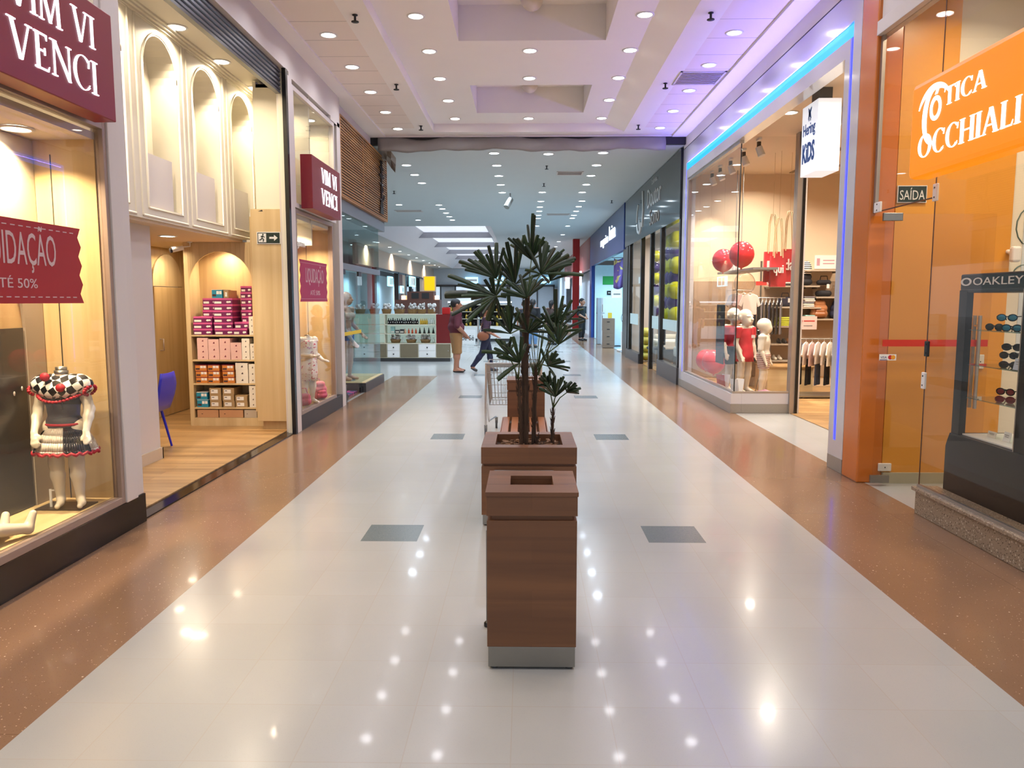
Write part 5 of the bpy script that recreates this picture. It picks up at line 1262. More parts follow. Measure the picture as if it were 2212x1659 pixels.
# three dressed child mannequins
def mann_shop(loc, rz, H, lb, kind, arms=None):
    t = thing('child_mannequin', lb, 'mannequin', loc); base = (loc[0],loc[1],loc[2]+.008)
    J = dict(hea=(0,-.012,.905), nec=(0,.005,.80), shL=(-.108,0,.765), shR=(.108,0,.765), elL=(-.135,.01,.60), elR=(.135,.01,.60), wrL=(-.13,-.05,.46), wrR=(.13,-.05,.46), che=(0,0,.69))
    if arms: J.update(arms)
    g = body(H, J, build=1.12, head=.175)
    if kind != 'cap': g['head'] = [p for i, p in enumerate(g['head']) if i in (0,1,7)] if kind == 'boy' else g['head']
    X = lambda ks: xf(allp(g, ks), base, rz)
    blob('figure', X(None), M['mann'], t, .0095, .018)
    z = loc[2]+.008; zc = lambda f: z+f*H
    if kind == 'cap':
        RD = plain('red_dress', (212,36,56), .7, var=.1, scale=60)
        dress = X(['torso'])+[('c',(loc[0],loc[1],zc(.62)),(loc[0],loc[1],zc(.44)),.10,.135)]
        blob('dress', dress, RD, t, .010, .03, ((0,0,-1,-zc(.40)),(0,0,1,zc(.775))), .010)
        m = MB(RD); n = 48; vs = []
        for r_, zz in ((.128,.435),(.150,.375)):
            for k in range(n): a = 2*PI*k/n; f = 1+.05*math.sin(a*9); vs.append((loc[0]+r_*f*math.cos(a), loc[1]+r_*f*.85*math.sin(a), zc(zz)))
        m.add(vs, [[k,(k+1)%n,n+(k+1)%n,n+k] for k in range(n)], True); o = m.obj('frill', t); o.modifiers.new('t','SOLIDIFY').thickness = .005
        for s in 'LR':
            sl = xf(g['arm'+s][:1], base, rz); blob('sleeve', sl, RD, t, .010, .02, ((0,0,-1,-zc(.66)),(0,0,1,zc(.79))), .018)
        m = MB(plain('navy_headband', (38,30,64), .6)); h = xf([('e',(0,-.012*H+.02,.905*H+.03),(.01,.01,.01))], base, rz)[0][1]
        m.lathe([(.087,-.02),(.092,0),(.087,.02)], h, 24, Matrix.Rotation(.25,3,'Y')); m.obj('headband', t)
        m = MB(TG); m.cbox((loc[0]+.10,loc[1]-.12,zc(.68)),(.06,.004,.05)); m.obj('price_tag', t)
    elif kind == 'boy':
        blob('shirt', X(['torso'])+xf(g['armL'][:1]+g['armR'][:1], base, rz), CL['cream'], t, .010, .02, ((0,0,-1,-zc(.50)),(0,0,1,zc(.785))), .012)
        sh = xf([g['legL'][0],g['legR'][0],g['torso'][0]], base, rz)
        blob('striped_shorts', sh, stripes('shorts_stripes',(120,34,48),(230,216,206),34,'Z',.42), t, .009, .03, ((0,0,-1,-zc(.34)),(0,0,1,zc(.535))), .018)
        m = MB(plain('pink_shoe', (226,170,196), .5))
        for s in 'LR':
            f = xf(g['leg'+s][3:], base, rz); V, F = sdf_mesh(f, .008, .02, (), .010); m.add(V, F, True)
        m.obj('pink_shoes', t)
    else:
        blob('red_top', X(['torso'])+xf(g['armL'][:1]+g['armR'][:1], base, rz), plain('red_top_cloth',(200,40,56),.7), t, .010, .02, ((0,0,-1,-zc(.52)),(0,0,1,zc(.79))), .012)
        blob('black_shorts', xf([g['legL'][0],g['legR'][0],g['torso'][0]], base, rz), CL['black'], t, .010, .03, ((0,0,-1,-zc(.32)),(0,0,1,zc(.54))), .014)
    m = MB(M['steel']); m.lathe([(.13,0),(.13,.006),(.001,.008)], loc, 28); m.obj('base_plate', t)
    m = MB(M['steel']); p = xf([('e',(.05,.13,.0),(.01,.01,.01)),('e',(.056,.04,.35*H),(.01,.01,.01))], base, rz); m.tube(p[0][1],p[1][1],.006); m.obj('support_rod', t)
mann_shop((3.62,12.72,.171), .5, 1.36, 'child mannequin in a red frilled dress and navy headband', 'cap', dict(wrL=(-.12,-.07,.45)))
mann_shop((3.84,12.42,.171), 1.05, 1.22, 'child mannequin in cream shirt and striped shorts by the window corner', 'boy')
mann_shop((3.52,13.05,.171), .3, 1.38, 'child mannequin in black shorts partly hidden behind the red dress', 'other')

# ================================================================== OPTICIAN
XO = 3.11
mb = MB(M['orange_d']); mb.box(XO-.03,XO+.20,7.06,7.40,0,4.82); struct(mb, 'wall_right_pier', bevel=.012)
mb = MB(M['orange']); mb.box(XO+.20,3.80,7.06,7.2,0,4.9); mb.box(3.80,4.35,7.06,7.2,0,3.3); struct(mb, 'wall_optician')
mb = MB(M['cream']); mb.box(3.80,9,7.10,7.2,3.3,4.9); mb.box(4.35,9,7.10,7.2,0,3.3); mb.box(9,9.1,-2,7.2,0,4.9); struct(mb, 'wall_optician_cream')
mb = MB(M['cream']); mb.box(XO,9.1,-2,7.2,4.4,4.46); mb.box(XO+.04,XO+.08,-2,7.06,4.06,4.9); struct(mb, 'ceiling_optician')
mb = MB(M['white_wall']); mb.box(XO-.04,XO+.08,-2,7.06,3.98,4.10); struct(mb, 'trim_optician_header', bevel=.004)
mb = MB(M['white_wall']); mb.box(XO+.002,XO+.08,-2,7.06,4.10,4.9); struct(mb, 'wall_right_above')
mb = MB(plain('pale_skirting', (176,172,150), .4)); mb.box(XO+.20,4.6,7.03,7.06,.0,.10); struct(mb, 'baseboard_optician')
mb = MB(M['pink_granite']); mb.box(XO-.005,XO+.17,-2,6.04,0,.185); mb.box(XO-.03,XO+.18,-2,6.06,.185,.215); struct(mb, 'baseboard_granite', bevel=.006)
mb = MB(M['maple_f']); mb.box(XO+.17,4.6,-2,6.04,.0,.185); struct(mb, 'floor_optician_platform')
r = structroot('window_6', (XO,4.0,.215))
mb = MB(M['alu']); mb.box(XO+.005,XO+.035,-2,6.04,.215,.235); mb.box(XO,XO+.03,7.02,7.06,2.46,3.98); mb.obj('window_frame', r)
G6 = glassmat('optician_glass', (252,250,246), .6)
for a, b in ((3.6,6.03),(1.2,3.59)): mb = MB(G6); mb.box(XO+.014,XO+.022,a,b,.235,3.98); mb.obj('pane', r)
mb = MB(G6); mb.box(XO+.014,XO+.022,6.045,7.02,2.47,3.98); mb.obj('pane', r, label='transom pane over the optician doorway')
mb = MB(plain('seal_dark', (96,50,20), .4)); mb.box(XO+.015,XO+.021,6.031,6.038,.235,3.98); mb.box(XO+.01,XO+.026,6.04,7.02,2.462,2.470); mb.obj('pane_joints', r)
r = structroot('door_3', (3.6,6.94,.02))
mb = MB(G6); mb.box(3.17,4.14,6.935,6.945,.03,2.44); mb.obj('glass_leaf', r)
mb = MB(plain('red_tape', (206,52,36), .5)); mb.box(3.20,4.13,6.932,6.935,1.275,1.335); mb.obj('warning_stripe', r)
for z, h in ((.03,.07),(2.38,.07)): mb = MB(M['steel']); mb.box(3.15,3.32,6.925,6.955,z,z+h); mb.obj('pivot_fitting', r, bevel=.004)
for yy in (6.90,6.98): mb = MB(M['alu']); mb.tube((4.03,yy,.72),(4.03,yy,1.55),.016,n=12); mb.obj('pull_handle', r)
mb = MB(M['chrome']); mb.tube((4.03,6.90,.82),(4.03,6.98,.82),.012); mb.tube((4.03,6.90,1.46),(4.03,6.98,1.46),.012); mb.obj('handle_standoffs', r)
def fitting(x, y, z, w_, h, mt, lb, d=.02):
    t = thing('glass_clamp', lb, 'fitting', (x,y,z-h/2)); m = MB(mt); m.cbox((x,y,z),(d,w_,h)); m.obj('plate', t, bevel=.005)
    m = MB(M['black']); 
    for dz in (-h*.28,h*.28): m.cbox((x-d/2-.001,y,z+dz),(.003,.012,.012))
    m.obj('screws', t)
fitting(XO+.01,6.02,2.50,.06,.13,M['white'],'white clamp at the corner of the transom under the orange sign'); fitting(XO+.0,6.96,2.50,.12,.09,M['white'],'pale pivot clamp at the top of the optician doorway by the pier')
fitting(XO+.012,6.02,1.31,.05,.12,M['black'],'small black clamp on the glass edge at the red stripe'); fitting(XO+.012,6.04,1.06,.05,.13,M['white'],'small white catch on the glass edge below the black clamp')
# orange light-box sign
t = thing('optician_sign', 'orange light-box sign with white lettering ÓTICA OCCHIALI', 'sign', (XO-.12,5.3,2.59))
OR = glow('orange_light_box', (255,142,0), .85, (190,80,0)); mb = MB(OR); mb.box(2.90,3.08,3.55,6.03,2.59,3.28); mb.obj('light_box', t, bevel=.04)
WL = M['letter']; xs = 2.90
mb = MB(WL); serif(mb,'TICA',(xs,5.55,3.02),RU,RW,.50,.12,.005,.17,.07); mb.obj('lettering', t, label='white letters reading TICA')
mb = MB(WL); serif(mb,'OCCHIALI',(xs,5.88,2.72),RU,RW,1.20,.16,.005,.17,.07); mb.obj('lettering', t, label='white letters reading OCCHIALI')
mb = MB(WL)
def ring(cy, cz, ry, rz_, th, a0, a1, n=28):
    for i in range(n):
        q = []
        for a in (a0+(a1-a0)*i/n, a0+(a1-a0)*(i+1)/n):
            f = th(a); q.append(((ry*math.cos(a), rz_*math.sin(a)), ((ry-f)*math.cos(a), (rz_-f)*math.sin(a))))
        mb.prism([q[0][0],q[1][0],q[1][1],q[0][1]], (xs,cy,cz), RU, RW, (-1,0,0), .005)
ring(5.66,3.035,.075,.085,lambda a: .03,0,2*PI)
ring(5.69,2.99,.145,.20,lambda a: .012+.045*abs(math.sin((a-PI*.38)*.9)),PI*.38,PI*1.62)
ring(5.68,3.02,.22,.19,lambda a: .006+.04*math.sin((a-PI*.12)/.8*1.0),PI*.12,PI*.92)
mb.prism([(0,0),(.03,0),(.06,.055),(.03,.055)], (xs,5.675,3.13), RU, RW, (-1,0,0), .005)
mb.obj('crescent_emblem', t, label='white crescent shaped letter O emblem')
t = thing('exit_sign', 'dark green SAIDA sign on the orange wall below the optician sign', 'sign', (3.44,7.05,2.55))
mb = MB(M['white']); mb.box(3.315,3.575,7.045,7.055,2.55,2.70); mb.obj('sign_plate', t); mb = MB(bpy.data.materials['exit_dark_green']); mb.box(3.322,3.568,7.042,7.045,2.557,2.693); mb.obj('green_field', t); mb = MB(M['white']); text(mb,'SAÍDA',(3.335,7.042,2.575),(1,0,0),(0,0,1),.22,.105,.002); mb.obj('lettering', t)
t = thing('card_sticker', 'small payment card sticker on the glass beside the orange pier', 'sticker', (3.20,6.93,1.16)); mb = MB(M['white']); mb.box(3.125+.05,3.275+.05,6.928,6.931,1.15,1.205); mb.obj('sheet', t)
mb = MB(plain('visa_blue',(30,50,130),.4)); text(mb,'VISA',(3.185,6.928,1.166),(1,0,0),(0,0,1),.055,.022,.001); mb.box(3.18,3.245,6.9275,6.928,1.152,1.158); mb.obj('lettering', t)
mb = MB(plain('card_red_disc',(206,30,40),.4)); mb.disc((3.272,6.927,1.178),.020,16,Matrix.Rotation(PI/2,3,'X')); mb.mat(plain('card_yellow_disc',(236,160,40),.4)); mb.disc((3.297,6.9265,1.178),.020,16,Matrix.Rotation(PI/2,3,'X')); mb.obj('card_emblem', t)
def outlet(x, z, lb, w_=.12, h=.075):
    t = thing('wall_outlet', lb, 'outlet', (x,7.045,z-h/2)); m = MB(M['white']); m.box(x-w_/2,x+w_/2,7.04,7.06,z-h/2,z+h/2); m.obj('cover_plate', t, bevel=.006); m = MB(M['black']); 
    m.ell((x,7.038,z),(.006,.003,.006),8,6); m.obj('screw', t)
outlet(3.33,.15,'white outlet plate low on the orange wall above the skirting'); outlet(4.14,1.13,'tall white switch plate seen through the sunglasses cabinet',.07,.13)
t = thing('alarm_sensor', 'white alarm sensor on the wall above the sunglasses cabinet', 'sensor', (4.33,7.0,2.05)); mb = MB(M['white']); mb.tube((4.33,7.06,2.12),(4.33,6.98,2.10),.02); mb.obj('arm', t); mb = MB(M['white']); mb.cbox((4.33,6.95,2.09),(.08,.07,.14)); mb.obj('housing', t, bevel=.02)
# swirl print on the pale wall
mb = MB(plain('swirl_ink', (90,110,100), .5))
for (cx, cz, r_) in ((4.62,2.32,.28),(4.85,2.0,.2),(4.6,2.85,.2),(5.0,2.6,.3),(4.5,1.9,.12)):
    mb.path([(cx+r_*(1-.03*i)*math.cos(i*.35), 7.098, cz+r_*(1-.03*i)*math.sin(i*.35)) for i in range(26)], .006, 5)
struct(mb, 'trim_wall_swirls')
mb = MB(plain('pale_blue_panel', (214,222,226), .5)); mb.box(4.48,9,7.094,7.10,1.2,3.3); struct(mb, 'trim_wall_panel')
for x, y in ((3.7,6.2),(4.4,5.2),(4.4,4.0),(3.8,3.0),(5.5,6.0)): light_at(L_OPT, x, y, 4.37)
dup(DL, (3.55,6.4,4.398), None, 'round lamp in the optician ceiling above the doorway', 'shop ceiling lamps'); dup(DL, (4.1,6.6,4.398), None, 'round lamp in the optician ceiling over the cream wall', 'shop ceiling lamps')

# ---- sunglasses cabinet
t = thing('sunglasses_cabinet', 'black display tower with OAKLEY heading and open glazed window', 'cabinet', (3.50,5.55,.185))
x0, x1, y0, y1 = 3.32, 3.74, 5.02, 6.02; K = plain('cabinet_black', (26,27,28), .4, spec=.3, var=.05); K2 = plain('cabinet_brown_black', (30,24,20), .45, spec=.3, var=.05)
mb = MB(K); mb.box(x0,x1,y0,y1-.05,1.76,1.88); mb.box(x0+.0,x1,y0,y1-.05,1.74,1.77); mb.obj('header', t, bevel=.012)
mb = MB(K); mb.box(x0,x0+.05,y1-.15,y1-.05,.66,1.76); mb.obj('side_post', t); mb = MB(K); mb.box(x0,x0+.05,y0-.30,y0+.18,.66,1.76); mb.obj('side_post', t, label='wide near side post with dark glass')
mb = MB(K); mb.prism([(y0-.30,.42),(y1-.0,.42),(y1-.0,.55),(y1-.02,.60),(y1-.05,.66),(y0-.30,.66)][::-1], (x0-.01,0,0), (0,1,0), (0,0,1), (1,0,0), x1-x0+.02); mb.obj('base_upper', t)
mb = MB(K2); mb.box(x0-.01,x1+.01,y0-.30,y1,.186,.42); mb.obj('base_lower', t)
mb = MB(M['white']); mb.box(x0+.03,x1-.02,y0+.18,y1-.15,.662,.672); mb.obj('counter_top', t)
mb = MB(M['alu']); mb.box(x0-.003,x0+.004,y0+.18,y0+.19,.66,1.76); mb.obj('edge_strip', t)
for z in (.95,1.20,1.46): mb = MB(M['glass_g']); mb.box(x0+.02,x1-.02,y0+.18,y1-.16,z,z+.008); mb.obj('glass_shelf', t)
mb = MB(M['white']); mb.add(*(lambda P: (P, [[0,1,2,3]]))([(x0-.001,0,0)]*4)) if False else None
text(mb,'OAKLEY',(x0-.002,y1-.225,1.795),RU,RW,.58,.055,.003); mb.obj('lettering', t, label='silver letters reading OAKLEY')
mb = MB(M['white']); n = 28; xs_ = x0-.002
for i in range(n):
    q = [((.07*math.cos(a), .030*math.sin(a)), (.045*math.cos(a), .020*math.sin(a))) for a in (2*PI*i/n, 2*PI*(i+1)/n)]
    mb.prism([q[0][0],q[1][0],q[1][1],q[0][1]], (xs_,y1-.135,1.822), RU, RW, (-1,0,0), .003)
mb.obj('ring_emblem', t)
def sunglasses(x, y, z, fm, lm, lb, rz=0.0):
    t = thing('sunglasses', lb, 'sunglasses', (x,y,z), 'sunglasses in the black tower'); T = lambda a,b,c: (x+a*math.cos(rz)-b*math.sin(rz), y+a*math.sin(rz)+b*math.cos(rz), z+c)
    for s in (-1,1):
        m = MB(lm); R = Matrix.Rotation(rz,3,'Z'); m.ell(T(0,s*.036,.022),(.005,.029,.021),16,8,R); m.obj('lens', t)
        m = MB(fm); m.path([T(-.003,s*(.036+.031*math.cos(a)),.022+.023*math.sin(a)) for a in [2*PI*k/16 for k in range(17)]], .0035, 6); m.obj('rim', t)
        m = MB(fm); m.path([T(0,s*.068,.03),T(.06,s*.07,.032),T(.12,s*.066,.02),T(.135,s*.064,.002)], .004, 6); m.obj('temple', t)
    m = MB(fm); m.path([T(-.002,-.010,.028),T(-.006,0,.031),T(-.002,.010,.028)], .004, 6); m.obj('bridge', t)
LK = plain('dark_lens', (18,20,26), .06, coat=.5); LB_ = plain('blue_mirror_lens', (70,150,190), .08, .6); LR = plain('red_lens', (120,40,48), .1); FB = M['black']; FR = plain('red_frame', (130,52,58), .3)
for i, (z, yy, lm, fm, n) in enumerate(((1.469,5.34,LB_,FB,'blue mirrored sunglasses on the top glass shelf, right'),(1.469,5.54,LK,FB,'dark sunglasses on the top glass shelf, left'),(1.54,5.40,LB_,FB,'blue mirrored sunglasses raised at the back of the top shelf'),
        (1.209,5.34,LK,FB,'black sunglasses lowest on the middle glass shelf'),(1.275,5.35,LK,FB,'black sunglasses second up on the middle shelf stand'),(1.335,5.32,LK,FB,'black sunglasses uppermost on the middle shelf stand'),(.959,5.36,LR,FR,'red-lensed sunglasses on the bottom glass shelf'),(1.015,5.36,LR,FB,'thin-rimmed sunglasses raised above the red pair'))):
    sunglasses(x0+.10, yy+.13, z, fm, lm, n, (.55,.4,.6)[i%3])
t = thing('glasses_stand', 'small clear riser stand behind the raised sunglasses', 'stand', (3.62,5.47,1.209))
for y in (5.39,5.57): mb = MB(M['dark']); mb.box(3.60,3.62,y,y+.012,1.209,1.36); mb.obj('post', t)
mb = MB(M['dark']); mb.box(3.54,3.64,5.37,5.60,1.3,1.306); mb.obj('ledge', t)
def sign_card(y, z, w_, h, mt, lb, x=3.46, tilt=.2):
    t = thing('counter_card', lb, 'card', (x,y,z)); m = MB(mt); m.cbox((x,y,z+h/2),(.004,w_,h),M=Matrix.Rotation(tilt,3,'Y')); m.obj('card', t); m = MB(M['grey']); m.cbox((x-.004,y,z+h*.7),(.003,w_*.6,h*.05),M=Matrix.Rotation(tilt,3,'Y')); m.cbox((x-.0045,y,z+h*.5),(.003,w_*.5,h*.04),M=Matrix.Rotation(tilt,3,'Y')); m.obj('print', t)
CB = plain('pale_blue_card', (200,212,226), .5)
sign_card(5.30,.674,.16,.19,CB,'large pale blue card standing at the right of the tower counter'); sign_card(5.50,.674,.08,.07,M['white'],'small white card in the middle of the tower counter'); sign_card(5.68,.674,.10,.045,CL['cream'],'flat cream card at the left of the tower counter'); sign_card(5.27,1.21,.10,.08,CB,'pale price card beside the black sunglasses',3.36)
t = thing('orange_stool', 'orange box corner at the edge beside the black tower foot', 'box', (3.45,4.45,.186)); mb = MB(M['orange']); mb.box(3.34,3.8,4.2,4.68,.186,.40); mb.obj('box', t, bevel=.004); mb = MB(M['cream']); mb.box(3.33,3.81,4.19,4.69,.40,.42); mb.obj('lid', t)
# ================================================================== MIDDLE OF THE WALKWAY
def wood_bin(cx, y0, lb, full=True):
    w_, d = .405, .43; x0, x1, y1 = cx-w_/2, cx+w_/2, y0+d
    t = thing('wooden_bin', lb, 'bin', (cx,y0+d/2,0), 'wooden litter bins')
    m = MB(M['cherry']); th = .02
    m.box(x0,x1,y0,y0+th,.11,.70); m.box(x0,x1,y1-th,y1,.11,.70); m.box(x0,x0+th,y0+th,y1-th,.11,.70); m.box(x1-th,x1,y0+th,y1-th,.11,.70); m.obj('lower_box', t, bevel=.0015)
    m = MB(M['cherry']); m.box(x0+.02,x1-.02,y0+.02,y1-.02,.60,.735); m.obj('neck', t)
    m = MB(M['cherry']); m.box(x0-.002,x1+.002,y0,y0+th,.722,.812); m.box(x0-.002,x1+.002,y1-th,y1,.722,.812); m.box(x0-.002,x0+th,y0+th,y1-th,.722,.812); m.box(x1-th,x1+.002,y0+th,y1-th,.722,.812); m.obj('upper_band', t, bevel=.0015)
    m = MB(M['cherry']); ox0, ox1, oy0, oy1 = cx-.10, cx+.10, y0+.14, y0+.325
    a, b = x0-.006, x1+.006; c, e = y0-.006, y1+.006
    m.box(a,b,c,oy0,.812,.832); m.box(a,b,oy1,e,.812,.832); m.box(a,ox0,oy0,oy1,.812,.832); m.box(ox1,b,oy0,oy1,.812,.832); m.obj('top_board', t, bevel=.0015)
    m = MB(M['black_m']); m.box(ox0+.001,ox1-.001,oy0+.001,oy1-.001,.737,.742); m.obj('liner', t)
    m = MB(M['cherry']); m.box(ox0-.02,ox0,oy0-.02,oy1+.02,.745,.812); m.box(ox1,ox1+.02,oy0-.02,oy1+.02,.745,.812); m.box(ox0,ox1,oy1,oy1+.02,.745,.812); m.box(ox0,ox1,oy0-.02,oy0,.745,.812); m.obj('chute', t)
    m = MB(M['steel']); m.box(x0+.004,x1-.004,y0+.004,y1-.004,.012,.108); m.obj('metal_plinth', t, bevel=.002)
    for (fx, fy) in ((x0+.03,y0+.04),(x1-.03,y0+.04),(x0+.03,y1-.04),(x1-.03,y1-.04)): m = MB(M['black']); m.lathe([(.022,.0),(.022,.008),(.010,.012)], (fx,fy,0), 14); m.obj('foot', t)
    return t
wood_bin(.033, 3.36, 'reddish-brown wooden litter bin in front, with square opening in its top')
wood_bin(.014, 8.25, 'wooden litter bin at the far end of the slatted bench')
t = thing('steel_upright', 'thin steel upright with black foot behind the left edge of the front bin', 'post', (-.19,3.835,0))
mb = MB(M['steel']); mb.box(-.196,-.184,3.80,3.87,.03,.52); mb.obj('strip', t)
for y in (3.835,): mb = MB(M['black']); mb.lathe([(.02,0),(.02,.02),(.008,.03)], (-.19,y,0), 12); mb.obj('foot', t)
# planter
PX0, PX1, PY0, PY1 = -.322, .386, 5.62, 6.30
t = thing('planter', 'square brown wooden planter holding the palm', 'planter', (.032,5.96,0))
mb = MB(M['cherry']); mb.box(PX0,PX1,PY0,PY1,.085,.455); mb.obj('lower_box', t, bevel=.002)
mb = MB(M['cherry']); mb.box(PX0+.02,PX1-.02,PY0+.02,PY1-.02,.455,.475); mb.obj('shadow_gap', t)
mb = MB(M['cherry']); a, b, c, e = PX0+.10, PX1-.10, PY0+.11, PY1-.11
mb.box(PX0-.002,PX1+.002,PY0-.002,c,.475,.60); mb.box(PX0-.002,PX1+.002,e,PY1+.002,.475,.60); mb.box(PX0-.002,a,c,e,.475,.60); mb.box(b,PX1+.002,c,e,.475,.60); mb.obj('collar', t, bevel=.002)
mb = MB(M['steel']); mb.box(PX0+.008,PX1-.008,PY0+.008,PY1-.008,.01,.085); mb.obj('metal_plinth', t)
mb = MB(M['black'])
for x in (PX0+.04,PX1-.04):
    for y in (PY0+.04,PY1-.04): mb = MB(M['black']); mb.lathe([(.025,0),(.025,.01),(.01,.012)], (x,y,0), 12); mb.obj('foot', t)
mb = MB(plain('bark_mulch', (74,52,36), .9, var=.3, scale=60)); random.seed(4); vs = []; nn = 22
for i in range(nn+1):
    for j in range(nn+1): vs.append((a+(b-a)*i/nn, c+(e-c)*j/nn, .535+random.uniform(-.01,.015)))
mb.add(vs, [[i*(nn+1)+j,(i+1)*(nn+1)+j,(i+1)*(nn+1)+j+1,i*(nn+1)+j+1] for i in range(nn) for j in range(nn)], False)
mb.mat(plain('bark_chip', (128,92,64), .9, var=.25, scale=40))
for k in range(120): mb.cbox((random.uniform(a+.03,b-.03),random.uniform(c+.03,e-.03),.548+random.uniform(0,.02)),(random.uniform(.02,.06),random.uniform(.012,.025),.01),M=Matrix.Rotation(random.uniform(0,6),3,'Z')@Matrix.Rotation(random.uniform(-.6,.6),3,'X'))
o = mb.obj('bark_mulch', t); o['kind'] = 'stuff'
mb = MB(M['chrome']); mb.box(-.225,.212,5.575,5.60,.425,.437)
for k in range(5): x = -.165+.075*k; mb.box(x-.012,x+.012,5.585,5.62,.40,.425)
mb.obj('bench_bracket_rail', t, label='chrome rail with five brackets')
# bench
t = thing('slatted_bench', 'wooden slatted bench between the planter and the far bin', 'bench', (-.01,7.3,.30))
for k in range(5): x = -.195+.0925*k; mb = MB(M['cherry_t']); mb.box(x-.034,x+.034,6.34,8.22,.40,.435); mb.obj('slat', t, bevel=.004)
for y in (6.36,8.19): mb = MB(M['chrome']); mb.box(-.23,.215,y-.012,y+.012,.372,.398); mb.obj('cross_rail', t)
for y0, y1 in ((6.302,6.36),(8.19,8.249)):
    mb = MB(M['chrome']); mb.box(-.20,-.16,y0,y1,.375,.395); mb.box(.14,.18,y0,y1,.375,.395); mb.obj('bracket', t)
mb = MB(M['cherry_t']); mb.box(-.24,-.232,6.34,8.22,.36,.432); mb.obj('side_rail', t); mb = MB(M['cherry_t']); mb.box(.218,.226,6.34,8.22,.36,.432); mb.obj('side_rail', t)

# palm
PG = [plain('palm_leaf_a', (20,44,22), .38, var=.18, scale=14), plain('palm_leaf_b', (30,57,26), .40, var=.18, scale=14), plain('palm_leaf_c', (44,70,36), .42, var=.15, scale=14)]
PT = wood('palm_trunk_fibre', (84,62,44), (46,32,24), 'Z', .9, 1.4); PE = plain('petiole_green', (74,92,48), .5)
t = thing('lady_palm', 'tall fan-leaved palm growing in the wooden planter', 'plant', (.02,5.95,.54))
def trunk(pts, rs):
    m = MB(PT); fine = []; fr = []
    for i in range(len(pts)-1):
        for k in range(8): f = k/8; fine.append(lerp(pts[i],pts[i+1],f)); fr.append((rs[i]+(rs[i+1]-rs[i])*f)*(1+.12*((k%4)/3-.5)))
    m.path(fine+[pts[-1]], fr+[rs[-1]], 10)
    for k in range(len(fine)*2):
        p = Vector(fine[random.randrange(len(fine))]); an = random.uniform(0,2*PI); r = max(rs)*.95; q = p+Vector((math.cos(an)*r,math.sin(an)*r,0))
        m.tube(q, q+Vector((math.cos(an)*.012,math.sin(an)*.012,random.uniform(.03,.06))), .004, .001, 5)
    m.obj('trunk', t)
trunk([(.0,5.95,.53),(.005,5.95,.9),(.0,5.95,1.25),(.008,5.95,1.5),(.02,5.96,1.72)], [.030,.028,.029,.027,.018])
trunk([(-.03,5.9,.53),(-.028,5.89,.75),(-.045,5.88,.98),(-.05,5.88,1.1)], [.015,.014,.012,.008])
trunk([(.07,6.0,.53),(.075,6.0,.85),(.085,6.0,1.08),(.085,6.0,1.18)], [.018,.018,.016,.010])
trunk([(.215,6.02,.53),(.22,6.02,.72),(.225,6.02,.84)], [.011,.012,.008])
trunk([(.09,5.98,.53),(.10,5.97,.62)], [.012,.008])
